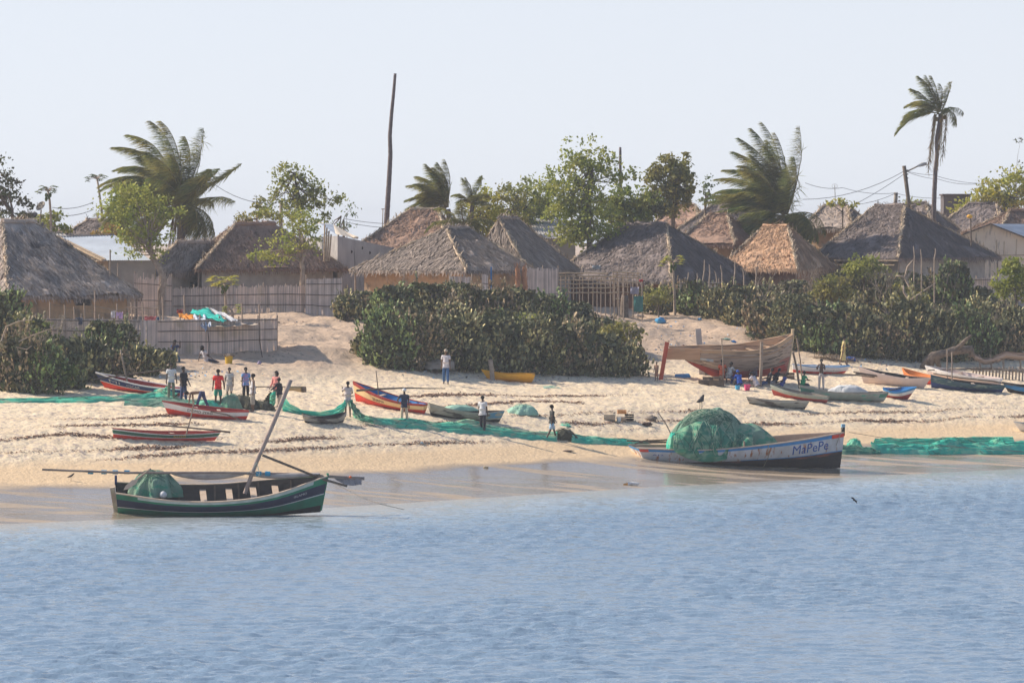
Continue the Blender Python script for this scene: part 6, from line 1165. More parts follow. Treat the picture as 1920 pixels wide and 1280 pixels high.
def person(label, px, py, h, yaw, top=None, sleeve='short', bot=None, legs='long', pose=None, sk=0, hair='short', hat=None, loc=None, sit=None, tlen=0.0, group=None, longhair=False):
    """px, py foot pixel; h height m; yaw: 0 back to camera, 180 facing it, 90 facing left, -90 facing right"""
    po = dict(lean=0, arm=((8, 8, 12), (8, 8, 12)), leg=((0, 3, 0), (0, 3, 0)), head=0, side=0, twist=0); po.update(pose or {}); s_ = h / 1.72
    if loc is None: loc = G(px, py)
    root = thing('person', label, 'person', group, tuple(loc)); root.rotation_euler = (0, 0, R(yaw)); PERSON_N[0] += 1
    ln = R(po['lean']); sd_ = R(po['side']); up = Vector((math.sin(sd_), math.sin(ln), math.cos(ln) * math.cos(sd_))).normalized(); rt = Vector((1, 0, 0)); fw = up.cross(rt) * -1; fw = rt.cross(up) * -1
    fw = Vector((0, math.cos(ln), -math.sin(ln)))
    def dirv(p, a, side): p, a = R(p), R(a); return Vector((side * math.sin(a), math.sin(p) * math.cos(a), -math.cos(p) * math.cos(a)))
    # legs first, relative to pelvis
    J = {}; pel = Vector((0, 0, 0)); low = 0
    for i, sg in enumerate((-1, 1)):
        tp, ta, kb = po['leg'][i]; hip = pel + Vector((sg * .085 * s_, 0, -.02)); kn = hip + dirv(tp, ta, sg) * .43 * s_; an = kn + dirv(tp - kb, ta * .6, sg) * .42 * s_
        fd = R(min(90, max(-30, 90 + (tp - kb) * .5))); to = an + Vector((sg * .02, .17 * math.sin(fd), -.06 + .05 * (1 - math.sin(fd)))) * s_; J['l%d' % i] = (hip, kn, an, to); low = min(low, an.z - .06 * s_, to.z - .02)
    off = Vector((0, 0, -low)) if sit is None else Vector((0, 0, sit))
    pel = off; wa = pel + up * .16 * s_; ch = pel + up * .36 * s_; nb = pel + up * .52 * s_; nk = pel + up * .575 * s_; hd_ = R(po['head']); hu = (up + fw * math.sin(hd_)).normalized(); hc_ = nk + hu * .12 * s_; ht = nk + hu * .20 * s_
    V = [pel, wa, ch, nb, nk, hc_, ht, nk + hu * .06 * s_ + fw * .045 * s_, hc_ + fw * .105 * s_ - hu * .02 * s_]; E = [(0, 1), (1, 2), (2, 3), (3, 4), (4, 5), (5, 6), (4, 7), (5, 8)]; Rr = [(.13, .10), (.115, .085), (.14, .10), (.075, .06), .05, (.082, .095), .055, .035, .013]
    hands = []
    tw = R(po['twist']); rt2 = Vector((math.cos(tw), math.sin(tw), 0))
    for i, sg in enumerate((-1, 1)):
        ap, aa, eb = po['arm'][i][:3]; sh = nb + rt2 * sg * .165 * s_ - up * .035 * s_; el = sh + dirv(ap, aa, sg) * .28 * s_; wr = el + dirv(ap + eb, aa * (.4 if eb < 40 else -.5), sg) * .25 * s_; pd = (wr - el).normalized(); pm = wr + pd * .07 * s_
        b0 = len(V); V += [sh, el, wr, pm]; E += [(3, b0), (b0, b0 + 1), (b0 + 1, b0 + 2), (b0 + 2, b0 + 3)]; Rr += [.055, .038, .026, (.034, .018)]; J['a%d' % i] = (sh, el, wr)
        q = pd.cross(Vector((0, 1, .2))).normalized(); cu = pd.cross(q).normalized()
        for f_ in range(4): V.append(pm + (pd * (.075 - .008 * abs(f_ - 1)) + q * (f_ - 1.5) * .022 + cu * .02) * s_); E.append((b0 + 3, len(V) - 1)); Rr.append(.009)
        V.append(wr + (pd * .05 + q * .05 * (1 if sg > 0 else -1) + cu * .015) * s_); E.append((b0 + 2, len(V) - 1)); Rr.append(.010)
    for i in range(2):
        hip, kn, an, to = (x + off for x in J['l%d' % i]); b0 = len(V); V += [hip, kn, an, to]; E += [(0, b0), (b0, b0 + 1), (b0 + 1, b0 + 2), (b0 + 2, b0 + 3)]; Rr += [.082, .055, .038, (.042, .03)]
    sc_r = lambda r_: tuple(x * s_ for x in r_) if hasattr(r_, '__len__') else r_ * s_
    skin_mesh('body', V, E, [sc_r(r_) for r_ in Rr], SK[sk], root)
    if hair != 'none' and not hat:
        mb = MB(); mb.ball(hc_ + hu * .035 * s_ - fw * .018 * s_, (.093 * s_, .105 * s_, .092 * s_), 0, 12, 8, .1, px * .01)
        if longhair: mb.ball(hc_ - fw * .09 * s_ - hu * .04 * s_, (.09 * s_, .07 * s_, .12 * s_), 0, 8, 6)
        mb.build('hair', hairm, root, True)
    if hat:
        mb = MB(); mb.ball(hc_ + hu * .05 * s_, (.10 * s_, .115 * s_, .085 * s_), 0, 12, 8)
        if hat[1] == 'cap': mb.box(hc_ + hu * .04 * s_ + fw * .14 * s_, (.13 * s_, .12 * s_, .015))
        mb.build('cap' if hat[1] == 'cap' else 'head_scarf', hat[0], root, True)
    for sg in (-1, 1):
        mb = MB(); mb.ball(hc_ + fw * .088 * s_ + rt * sg * .034 * s_ + hu * .01 * s_, .012 * s_, 0, 6, 4); mb.build('eye', eyew, root)
    if top is not None:
        b = pel + up * (.0 - tlen) * s_; V = [pel + up * .05 * s_, wa, ch, nb - up * .03 * s_]; E = [(0, 1), (1, 2), (2, 3)]; Rr = [(.160, .130), (.150, .118), (.172, .130), (.095, .085)]
        V.append(b - up * .03 * s_); E.append((0, 4)); Rr.append((.165, .135))
        for i in range(2):
            sh, el, wr = J['a%d' % i]; b0 = len(V); V.append(sh); E.append((3, b0)); Rr.append(.078)
            if sleeve != 'none':
                e = sh.lerp(el, .72) if sleeve == 'short' else el; V.append(e); E.append((b0, b0 + 1)); Rr.append(.068 if sleeve == 'short' else .055)
                if sleeve == 'long': V.append(wr); E.append((b0 + 1, b0 + 2)); Rr.append(.042)
        skin_mesh('shirt', V, E, [sc_r(r_) for r_ in Rr], top, root)
    if bot is not None:
        if legs in ('long', 'shorts', 'knee'):
            V = [pel + up * .07 * s_, pel]; E = [(0, 1)]; Rr = [(.142, .112), (.150, .122)]
            for i in range(2):
                hip, kn, an, to = (x + off for x in J['l%d' % i]); b0 = len(V)
                if legs == 'shorts': V += [hip.lerp(kn, .25), hip.lerp(kn, .95)]; E += [(1, b0), (b0, b0 + 1)]; Rr += [.105, .092]
                elif legs == 'knee': V += [hip, kn, kn.lerp(an, .4)]; E += [(1, b0), (b0, b0 + 1), (b0 + 1, b0 + 2)]; Rr += [.10, .085, .07]
                else: V += [hip, kn, an + (kn - an) * .06]; E += [(1, b0), (b0, b0 + 1), (b0 + 1, b0 + 2)]; Rr += [.10, .075, .062]
            skin_mesh('trousers' if legs != 'shorts' else 'shorts', V, E, [sc_r(r_) for r_ in Rr], bot, root, 1, 1)
        else:       # skirt or dress hem: a cone round both legs
            mb = MB(); rows = []; kn = [(J['l%d' % i][1] + off) for i in range(2)]; an = [(J['l%d' % i][2] + off) for i in range(2)]; low_ = (kn[0] + kn[1]) / 2 if legs == 'skirt' else ((an[0] + an[1]) / 2).lerp((kn[0] + kn[1]) / 2, .6); st_ = pel + up * .12 * s_
            hem = low_ + Vector((0, 0, -.04)); spread = max(.19, (kn[0] - kn[1]).length * .42 + .09)
            for i in range(7):
                t_ = i / 6; c = st_.lerp(hem, t_); ra, rb = .125 + (spread - .125) * t_, .10 + (spread * .85 - .10) * t_
                rows.append([list(c + Vector((math.cos(a) * ra, math.sin(a) * rb, 0)) * s_ * (1 + .06 * t_ * math.sin(a * 6))) for a in np.linspace(0, 2 * math.pi, 16, endpoint=False)])
            mb.grid(np.array(rows), 0, close=True); mb.build('skirt', bot, root, True)
    return root
wht, grn = cl((.72, .71, .72)), cl((.16, .20, .15)); jean = cl((.05, .07, .16)); blk = cl((.022, .022, .032)); beige = cl((.56, .44, .33))
person('man in white shirt and grey-green trousers holding a turquoise net end', 321, 751, 1.75, 185, wht, 'short', grn, 'long', dict(arm=((4, 12, 12), (6, 8, 10))), tlen=.05)
person('man in black vest and dark jeans standing beside the man in white shirt', 344, 757, 1.72, 230, blk, 'short', jean, 'long', dict(arm=((10, 10, 20), (6, 10, 14)), leg=((4, 3, 0), (-3, 3, 0))), tlen=.03)
person('bare-backed man in blue jeans bending down to the net with straight arms', 378, 772, 1.75, 78, None, 'short', jean, 'long', dict(lean=96, arm=((8, 5, 2), (-4, 5, 2)), leg=((16, 12, 2), (-20, 12, 2)), head=-10), sk=1)
person('man in bright red shirt and teal shorts seen from behind', 409, 765, 1.80, 5, cl((.80, .035, .03), (.66, .03, .03)), 'short', cl((.03, .30, .22)), 'shorts', dict(arm=((4, 10, 10), (10, 16, 22))), tlen=.02)
person('boy in whitish top and pale long shorts facing the man in red', 430, 754, 1.62, 170, cl((.52, .50, .48)), 'short', cl((.50, .46, .42)), 'shorts', dict(arm=((6, 8, 10), (6, 8, 10))), sk=1)
person('youth in sky blue and pink shirt and black trousers standing behind the one in beige', 461, 755, 1.66, 200, cl((.10, .38, .68), (.55, .22, .40)), 'short', blk, 'knee', dict(arm=((6, 8, 10), (6, 8, 10))))
person('man in white sleeveless top and beige knee-length trousers, back to the sea', 474, 773, 1.78, 110, cl((.66, .63, .62)), 'none', cl((.40, .36, .30)), 'knee', dict(arm=((2, 5, 8), (2, 5, 8))), sk=1)
person('woman in salmon pink top half hidden behind the woman in black', 518, 762, 1.66, 150, cl((.78, .30, .26)), 'long', cl((.3, .24, .2)), 'long', dict(arm=((35, 10, 40), (10, 8, 30))), hair='short', longhair=True)
person('woman in black top and beige skirt, hauling the turquoise net', 524, 770, 1.52, 60, blk, 'long', beige, 'dress', dict(arm=((40, 8, 20), (-10, 16, 40)), lean=4), hair='short')
person('man in pale pinkish shirt and mint shorts pulling the net over his shoulder', 652, 783, 1.70, 10, cl((.62, .54, .52)), 'short', cl((.36, .48, .42)), 'shorts', dict(arm=((50, 14, 70), (20, 14, 70)), leg=((-12, 4, 12), (8, 4, 0)), lean=-3), tlen=.06)
person('man in white cap, navy shirt and beige trousers with a hand on his hip', 758, 797, 1.70, 8, cl((.035, .045, .085)), 'short', cl((.66, .52, .38)), 'long', dict(arm=((-15, 38, 75), (4, 10, 10)), leg=((0, 5, 0), (0, 5, 0))), hat=(cl((.78, .78, .78)), 'cap'), tlen=.05)
person('man in white shirt and blue jeans walking alone in front of the middle bushes', 836, 721, 1.78, 175, cl((.70, .66, .68)), 'short', cl((.05, .13, .30)), 'long', dict(arm=((12, 8, 8), (-8, 8, 8)), leg=((14, 3, 4), (-12, 3, 6))), sk=1, hat=(cl((.5, .42, .32)), 'cap'))
person('slim man in white shirt and black trousers, back to the sea beside the grey dugout', 905, 812, 1.76, -25, wht, 'short', cl((.035, .035, .045)), 'long', dict(arm=((4, 8, 8), (4, 8, 8)), leg=((2, 1, 0), (-1, 1, 0))))
person('man in dark top and blue and white shorts walking toward the dark net mouth', 1035, 825, 1.72, -70, cl((.06, .06, .055)), 'short', cl((.55, .62, .70), (.15, .40, .62)), 'shorts', dict(arm=((20, 6, 20), (-15, 8, 10)), leg=((20, 3, 4), (-18, 3, 10))))
person('small child in brown standing by the orange-red rudder board', 1231, 715, 1.0, 150, cl((.42, .24, .16)), 'short', cl((.40, .20, .13)), 'skirt', None, sk=1)
person('man with bare torso, arms folded, in whitish trousers standing right of the unfinished boat', 1540, 732, 1.65, 165, None, 'short', cl((.55, .50, .47)), 'long', dict(arm=((18, 12, 95), (18, 12, 95))), sk=0)
person('woman in a flowing yellow dress walking right along the foot of the right bushes', 1581, 685, 1.62, -85, cl((.62, .50, .22)), 'short', cl((.64, .52, .22)), 'dress', dict(arm=((25, 12, 50), (-20, 12, 25)), leg=((15, 3, 4), (-13, 3, 8)), lean=6), sk=1)
SIT = dict(leg=((80, 12, 100), (80, 12, 100)), arm=((35, 10, 45), (35, 10, 45)), lean=12)
def sp_(px, py): p = G(px, py); return p
person('boy in green shirt sitting on the sand at the foot of the dark bow prop', 1505, 724, 1.45, -60, cl((.05, .45, .20)), 'short', cl((.1, .1, .12)), 'shorts', SIT, loc=sp_(1505, 723), sit=.12)
for i, (px, py, h, yaw, top, bot, lab, lg, sk, extra) in enumerate((
    (1354, 718, 1.6, -10, cl((.75, .16, .07)), cl((.3, .2, .15)), 'person in orange shirt sitting on the timber blocks under the unfinished boat', 'shorts', 0, .5),
    (1367, 720, 1.7, -50, cl((.6, .62, .62), (.05, .05, .06)), cl((.04, .06, .22)), 'person in black and white shirt sitting second from left under the unfinished boat', 'long', 0, .4),
    (1387, 724, 1.5, 20, cl((.03, .11, .52)), cl((.03, .08, .42)), 'woman wrapped in bright blue from head to knees, sitting under the unfinished boat', 'dress', 0, .2),
    (1415, 716, 1.6, 160, cl((.16, .13, .20)), cl((.1, .1, .14)), 'person in dark purple sitting behind the one in lilac white', 'long', 1, .45),
    (1419, 727, 1.6, 60, cl((.64, .60, .66)), cl((.5, .47, .46)), 'person in lilac white shirt crouching beside the pink bucket', 'dress', 1, .2),
    (1440, 724, 1.6, 100, cl((.03, .03, .04)), cl((.04, .08, .20)), 'person in black with blue trousers lounging under the boat, near the post', 'long', 0, .25),
    (1453, 722, 1.6, 120, cl((.02, .02, .03)), cl((.38, .34, .32)), 'person in black with pale trousers lounging just right of the one in blue trousers', 'long', 0, .22),
    (1466, 725, 1.5, 70, cl((.05, .08, .35)), cl((.2, .18, .18)), 'person in deep blue leaning at the right end of the seated group', 'long', 0, .15))):
    ps = dict(SIT); ps['lean'] = (8, 15, 25, 10, 30, -20, -25, -30)[i]; ps['leg'] = ((75, 12, 85 if i < 5 else 60), (80, 12, 95 if i < 5 else 70))
    person(lab, px, py, h, yaw, top, 'short' if i not in (2,) else 'long', bot, lg, ps, loc=sp_(px, py) + Vector((0, .1, 0)), sit=extra, sk=sk, hat=(cl((.03, .11, .52)), 'scarf') if i == 2 else None)
p = sp_(386, 679); person('woman in white top and dark trousers sitting on the ground against the reed enclosure', 386, 679, 1.6, -60, cl((.55, .54, .58)), 'short', cl((.03, .04, .09)), 'long', dict(leg=((78, 10, 25), (85, 10, 20)), arm=((-25, 14, 10), (30, 10, 30)), lean=-18), loc=p + Vector((0, .3, 0)), sit=.12, longhair=True)
p = sp_(326, 679); person('person in dark blue sitting at the right end of the left bushes by the enclosure', 326, 679, 1.65, -160, cl((.04, .07, .16)), 'short', cl((.04, .11, .18)), 'long', dict(leg=((70, 10, 100), (60, 10, 90)), arm=((70, 10, 90), (60, 10, 90)), lean=10), loc=p + Vector((0, .3, 0)), sit=.35, longhair=True)

# ------------------------------------------------------------------ birds
def bird(label, p, s_, yaw, stand=True, name='bird'):
    root = thing(name, label, 'bird', None, tuple(p)); root.rotation_euler = (0, 0, R(yaw)); m_ = mat('black feather', (.02, .02, .024), (.035, .033, .035), 9)
    V = [Vector(v) * s_ for v in ((0, -.45, .42), (0, -.15, .5), (0, .15, .62), (0, .26, .78), (0, .33, .86), (0, .47, .84))]; skin_mesh('body', V, [(i, i + 1) for i in range(5)], [(.05 * s_, .02 * s_), (.15 * s_, .12 * s_), (.14 * s_, .13 * s_), .07 * s_, .085 * s_, .015 * s_], m_, root, 1, 2)
    for sg in (-1, 1):
        mb = MB(); mb.tube([Vector((sg * .06, 0, .45)) * s_, Vector((sg * .07, .03, .22)) * s_, Vector((sg * .07, -.02, 0)) * s_, Vector((sg * .07, .1, 0)) * s_], .018 * s_, 5); mb.build('leg', m_, root)
        mb = MB(); mb.add([Vector(v) * s_ for v in ((sg * .12, .2, .66), (sg * .16, 0, .62), (sg * .08, -.5, .42), (sg * .14, -.1, .44), (sg * .15, .12, .5))], [(0, 1, 2, 3, 4)]); mb.build('wing', m_, root)
    return root
bird('black crow standing on the damp sand left of the green boat', G(133, 901), .36, -80); bird('black upright bird standing on the sand above the big green net mound', G(1314, 767), .82, -30)
p = W(1603, 937, 225); root = thing('bird', 'dark bird gliding low over the water at the lower right', 'bird', None, tuple(p)); m_ = MATS['black feather']
skin_mesh('body', [(-.09, .0, .0), (0, 0, -.02), (.1, 0, -.05)], [(0, 1), (1, 2)], [.015, .03, .012], m_, root, 1, 1)
for sg in (-1, 1): mb = MB(); a, b = (Vector((-.01, 0, 0)), Vector((-.20 if sg < 0 else .10, sg * .12, .12 if sg < 0 else -.17))); mb.add([a + Vector((.02, 0, .02)), (a + b) / 2 + Vector((.03, 0, .06)), b, (a + b) / 2 + Vector((-.02, 0, -.0)), a - Vector((.03, 0, .0))], [(0, 1, 2, 3, 4)]); mb.build('wing', m_, root)

# ------------------------------------------------------------------ small things
def bucket(label, px, py, r_, h_, m, name='bucket', fill=None, dy=0):
    p = G(px, py) + Vector((0, dy, 0)); root = thing(name, label, 'bucket', None, tuple(p)); mb = MB(); rows = []
    for k, (rr, z) in enumerate(((.0, .02), (.8, .0), (1, 1), (1.07, 1), (1.07, .93), (.95, .93), (.75, .1), (0, .1))): rows.append([(p.x + math.cos(a) * rr * r_, p.y + math.sin(a) * rr * r_, p.z + z * h_) for a in np.linspace(0, 6.283, 14, endpoint=False)])
    mb.grid(np.array(rows), 0, close=True); part('pail', mb, m, root); mb = MB(); mb.tube([(p.x + r_ * math.cos(a) * 1.02, p.y, p.z + h_ * .9 + r_ * .5 * math.sin(a)) for a in np.linspace(0, math.pi, 8)], .008, 4); part('handle', mb, rope, root)
    if fill: mb = MB(); mb.ball((p.x, p.y, p.z + h_), (r_ * 1.25, r_ * 1.1, r_ * .35), 0, 10, 6, .8, px); part('contents', mb, fill, root)
bucket('yellow plastic bucket filled with brown stuff in front of the reed enclosure', 429, 682, .21, .42, pt_('yellow plastic', (.65, .42, .03)), fill=woodd); bucket('pink bucket standing before the seated group under the unfinished boat', 1401, 731, .17, .30, pt_('pink plastic', (.85, .10, .25))); bucket('light blue bucket beside the woman in bright blue', 1383, 730, .14, .22, pt_('sky blue plastic', (.08, .45, .75)))
def crate(label, px, py, d, m, name='crate', dz=0, rz=0):
    p = G(px, py); root = thing(name, label, 'crate', None, (p.x, p.y, p.z + dz)); w_, l_, h_ = d; mb = MB(); z0 = p.z + dz; mb.box((p.x, p.y, z0 + .02), (w_, l_, .03)); part('floor', mb, m, root)
    for sx, sy in ((0, -1), (0, 1), (-1, 0), (1, 0)):
        mb = MB()
        for k in range(3):
            zz = z0 + h_ * (.18 + .34 * k)
            if sy: mb.box((p.x, p.y + sy * l_ / 2, zz), (w_, .03, h_ * .24))
            else: mb.box((p.x + sx * w_ / 2, p.y, zz), (.03, l_ - .04, h_ * .24))
        part('side', mb, m, root)
crate('grey open crate lying on the sand left of the orange one', 1143, 788, (.55, .4, .28), P_grey); crate('black plastic crate at the right end of the crate group on the sand', 1180, 788, (.42, .35, .32), P_tar); crate('brown crate between the grey one and the black one', 1166, 789, (.4, .35, .2), wood)
crate('orange crate resting on top of the other crates', 1166, 787, (.42, .32, .2), pt_('orange crate', (.75, .30, .05)), dz=.30); bucket('small white tub in front of the brown crate', 1160, 791, .12, .24, P_white)
for i, (px, py, rx, h_, c, lab, cat) in enumerate(((1221, 788, .35, .24, (.22, .18, .15), 'rounded brown-grey bundle on the sand right of the crates', 'bundle'), (1213, 798, .32, .2, (.10, .06, .05), 'dark brown seaweed lump on the sand below the rounded bundle', 'seaweed'), (1238, 606, .3, .32, (.08, .35, .65), 'light blue plastic bag lying at the top of the sandy path', 'bag'),
        (1873, 583, .32, .28, (.75, .10, .05), 'red-orange plastic bag high in the right bushes', 'bag'), (1594, 676, .38, .26, (.03, .14, .48), 'bright blue sack behind the woman in the yellow dress', 'sack'), (1200, 594, .35, .14, (.6, .5, .45), 'pale rag beside the sandy path right of the stick gate', 'rag'),
        (150, 697, .17, .36, (.5, .5, .52), 'grey-white plastic bag caught on the left bushes', 'bag'), (1362, 637, .3, .10, (.35, .55, .45), 'pale green plastic scrap on the bank behind the unfinished boat', 'litter'), (1376, 642, .18, .12, (.05, .25, .6), 'small blue plastic scrap on the bank behind the unfinished boat', 'litter'),
        (1312, 600, .16, .12, (.1, .35, .6), 'small blue scrap along the path edge below the right bushes', 'litter'), (133, 0, 0, 0, 0, '', ''), (911, 877, .13, .08, (.6, .5, .32), 'small yellowish scrap on the wet sand in the middle', 'litter'), (1064, 846, .3, .06, (.25, .18, .14), 'flat brown weed patch on the damp sand left of the big white boat', 'seaweed'), (790, 832, .1, .08, (.4, .6, .7), 'tiny pale blue scrap on the low sand', 'litter'),
        (486, 683, .12, .16, (.35, .30, .45), 'small purplish bottle on the sand right of the reed enclosure', 'bottle'), (1708, 676, .25, .1, (.08, .5, .5), 'turquoise scrap at the foot of the right bushes', 'litter'), (1404, 616, .3, .2, (.5, .12, .14), 'red cloth caught low in the right bushes behind the unfinished boat', 'cloth'))):
    if not cat: continue
    p = G(px, py); mb = MB(); mb.ball(p + Vector((0, -.3 if cat in ('bag', 'cloth') and px != 1238 else 0, h_ * .4)), (rx * .8, rx * .6, h_ * .6), 0, 12, 8, .9, px * .1); tag(mb.build({'bundle': 'bundle', 'seaweed': 'seaweed_lump', 'bag': 'plastic_bag', 'sack': 'sack', 'rag': 'rag', 'litter': 'litter_scrap', 'bottle': 'bottle', 'cloth': 'cloth'}[cat], cl(c), smooth=(cat != 'litter'), loc=tuple(p)), lab, cat)
p = G(1182, 909); mb = MB(); mb.tube([p + Vector((-.1, 0, .05)), p + Vector((.1, 0, .08)), p + Vector((.35, 0, .05)), p + Vector((.42, 0, .09))], [.09, .08, .06, .02], 8); root = thing('jerry_can', 'white jerry can with an orange end lying at the water line', 'container', None, tuple(p)); part('can', mb, P_white, root, True); mb = MB(); mb.tube([p + Vector((-.32, 0, .03)), p + Vector((-.12, 0, .05))], [.04, .06], 8); part('cap', mb, pt_('orange lid', (.8, .35, .06)), root, True)
p = G(570, 735); mb = MB(); mb.tube([p + Vector((-.9, .4, .12)), p + Vector((-.1, 0, .12))], [.16, .17], 10); root = thing('log', 'cut yellowish log lying on the sand right of the leaning mast top', 'log', None, tuple(p)); part('trunk', mb, pt_('yellowish wood', (.60, .42, .2)), root, True); mb = MB(); mb.tube([p + Vector((-.09, 0, .12)), p + Vector((.1, -.02, .12))], [.17, .15], 10); part('cut_end', mb, woodd, root)
p = G(493, 727); mb = MB(); mb.tube([p + Vector((-1.2, 0, .05)), p + Vector((1.2, .2, .05))], .03, 5); tag(mb.build('long_pole', wood, loc=tuple(p)), 'long thin pole lying on the sand behind the group at the net', 'pole')
p = G(922, 716); mb = MB(); mb.tube([p + Vector((.05, .8, -.1)), p + Vector((0, .8, .6)), p + Vector((-.08, .8, 1.15))], [.13, .12, .13], 7); tag(mb.build('tree_stump', palebark, smooth=True, loc=tuple(p)), 'pale upright stump post behind the yellow boat', 'stump')
for x0, x1, y_, lab in ((1590, 1640, 676, 'heap of dry brown brushwood left of the woman in the yellow dress'), (975, 1015, 683, 'small heap of dry brown sticks and husks at the foot of the middle bushes'), (1528, 1560, 672, 'low heap of dry brown palm leaves at the foot of the right bushes')):
    r = np.random.default_rng(x0); g_ = G((x0 + x1) / 2 - (40 if x0 == 1590 else 0), y_); n = 260; c = np.array(g_) + r.normal(size=(n, 3)) * [.45, .3, .07] + [0, 0, .1]; mb = MB(); d = r.normal(size=(n, 3)) * [1, .6, .25]; d /= np.linalg.norm(d, axis=1)[:, None]; s2 = np.cross(d, [0, 0, 1.]) * .014; L2 = d * (.12 + .2 * r.random((n, 1))); mb.quads(np.stack([c - L2 - s2, c - L2 + s2, c + L2 + s2, c + L2 - s2], 1)); tag(mb.build('brushwood_heap', mat('dry brush', (.36, .25, .15), (.24, .16, .1), 3, island=ISL), loc=tuple(g_)), lab, 'brushwood')
# fallen tree and old hulls at the right
YF = G(1740, 690).y; mb = MB(); mb.tube([W(1765, 664, YF), W(1790, 657, YF), W(1820, 655, YF + .4), W(1822, 668, YF + .3)], [.2, .26, .24, .2], 9); mb.tube([W(1728, 690, YF), W(1736, 680, YF), W(1750, 668, YF), W(1770, 662, YF)], [.16, .24, .3, .24], 8)
for a, b in (((1745, 675), (1748, 692)), ((1755, 672), (1763, 692)), ((1738, 680), (1724, 694))): mb.tube([W(*a, YF - .1), W(*b, YF - .3)], [.2, .1], 6)
mb.tube([W(1788, 658, YF - .1), W(1800, 648, YF - .2), W(1812, 636, YF - .2), W(1822, 628, YF - .3)], [.14, .13, .10, .05], 8)
tag(mb.build('fallen_tree', bark, smooth=True, loc=tuple(W(1750, 690, YF))), 'dead fallen tree trunk with a sunlit raised limb, lying before the right bushes', 'tree trunk')
root = thing('old_hull', 'rotting curved grey boat hull propped on sticks at the right edge', 'boat wreck', None, tuple(G(1870, 690))); Y_ = G(1870, 692).y
for nm, pts, r0 in (('plank_shell', [(1820, 655), (1828, 668), (1845, 676), (1862, 674), (1872, 668)], .30), ('plank_shell', [(1868, 672), (1885, 664), (1905, 666), (1930, 668)], .34)):
    mb = MB(); rows = []; P = [W(a, b, Y_) for a, b in pts]
    for i in range(len(P)): rows.append([list(P[i] + Vector((0, r0 * 1.6 * math.cos(a), r0 * .8 * math.sin(a)))) for a in np.linspace(math.pi * .9, math.pi * 2.2, 9)])
    mb.grid(np.array(rows)); part(nm, mb, plank2, root)
for px in (1836, 1857, 1880, 1912): mb = MB(); mb.tube([W(px + 3, 700, Y_ - .3), W(px, 664, Y_ - .3)], .05, 5); part('prop', mb, wood, root)
root = thing('low_wooden_rack', 'low row of short grey upright stakes under a plank at the right edge', 'rack', None, tuple(G(1850, 706))); Y_ = G(1850, 708).y; 
for k in range(16): mb = MB(); px = 1824 + k * 6.2; a = W(px, 708 + k * .2, Y_); a.z = float(hgt(a.x, a.y)) - .1; mb.tube([a, W(px + 1, 687 + rnd.random() * 4, Y_)], .05, 5); part('stake', mb, wood, root)
mb = MB(); mb.beam(W(1820, 692, Y_ - .1), W(1925, 694, Y_ - .1), .1, .12); part('plank', mb, P_grey, root)
# tarpaulins, laundry, stakes by the enclosure
root = thing('tarpaulin_shelter', 'tarpaulin awning of turquoise, white, orange and tan sheets over the reed enclosure', 'tarpaulin', None, (-14.2, 275, 6.2))
def sheetp(name, m, pts, nu=8, nv=14, seed=0, amp=.1):
    """four corner quad (px, py, Y): a b c d"""
    mb = MB(); a, b, c, d = (W(*p) for p in pts); rows = []
    for i in range(nu + 1):
        for_ = []; u = i / nu
        for j in range(nv + 1): v = j / nv; p = a.lerp(b, v).lerp(d.lerp(c, v), u); n_ = mnoise.noise((u * 3 + seed, v * 5, seed)); p.z += amp * n_ - .25 * amp * math.sin(v * math.pi) ; p.y += amp * 1.2 * mnoise.noise((v * 6, u * 4, seed + 3)); for_.append(list(p))
        rows.append(for_)
    mb.grid(np.array(rows)); part(name, mb, m, root, True)
sheetp('turquoise_sheet', cl((.03, .48, .40)), [(352, 584, 276), (384, 577, 276.5), (425, 600, 274.6), (412, 602, 274)], seed=1, amp=.25); sheetp('white_sheet', cl((.62, .66, .74), (.45, .5, .6)), [(362, 592, 275), (392, 590, 275.6), (396, 612, 273.6), (381, 616, 273.5)], seed=2, amp=.3)
sheetp('grey_sheet', cl((.62, .62, .64)), [(385, 575, 277), (396, 577, 277), (446, 600, 275), (428, 600, 274.6)], seed=3, amp=.2); sheetp('orange_sheet', cl((.75, .28, .04)), [(333, 588, 276), (366, 588, 276), (368, 597, 275), (340, 596, 275)], seed=4, amp=.15)
sheetp('tan_sheet', cl((.58, .47, .36)), [(398, 606, 276.3), (440, 598, 276.8), (485, 608, 275.6), (396, 612, 273.6)], seed=5, amp=.12)
for pts in ([(389, 610, 273.6), (392, 645, 273.4), (391, 684, 273.2)], [(486, 604, 275.6), (487, 640, 275.3), (494, 684, 274.8)]): mb = MB(); mb.tube([W(*p) for p in pts], .028, 5); part('pole', mb, woodd, root)
for px, py0, py1, Y_ in ((92, 596, 566, 269), (121, 596, 571, 269), (139, 596, 575, 270), (159, 597, 568, 270), (176, 600, 545, 273), (218, 600, 569, 273), (247, 598, 566, 274), (267, 598, 566, 274), (205, 560, 468, 290), (221, 520, 493, 292), (305, 590, 556, 279), (345, 588, 553, 280), (452, 594, 568, 282), (485, 592, 570, 282)):
    mb = MB(); a, b = W(px, py0, Y_), W(px + rnd.uniform(-2, 2), py1, Y_); a.z = float(hgt(a.x, a.y)) - .1; mb.tube([a, a.lerp(b, .6) + Vector((.03, 0, 0)), b], .04, 5); tag(mb.build('line_post', wood, loc=tuple(a)), 'rough thin upright post standing in or behind the reed enclosure', 'post', 'posts of the reed enclosure')
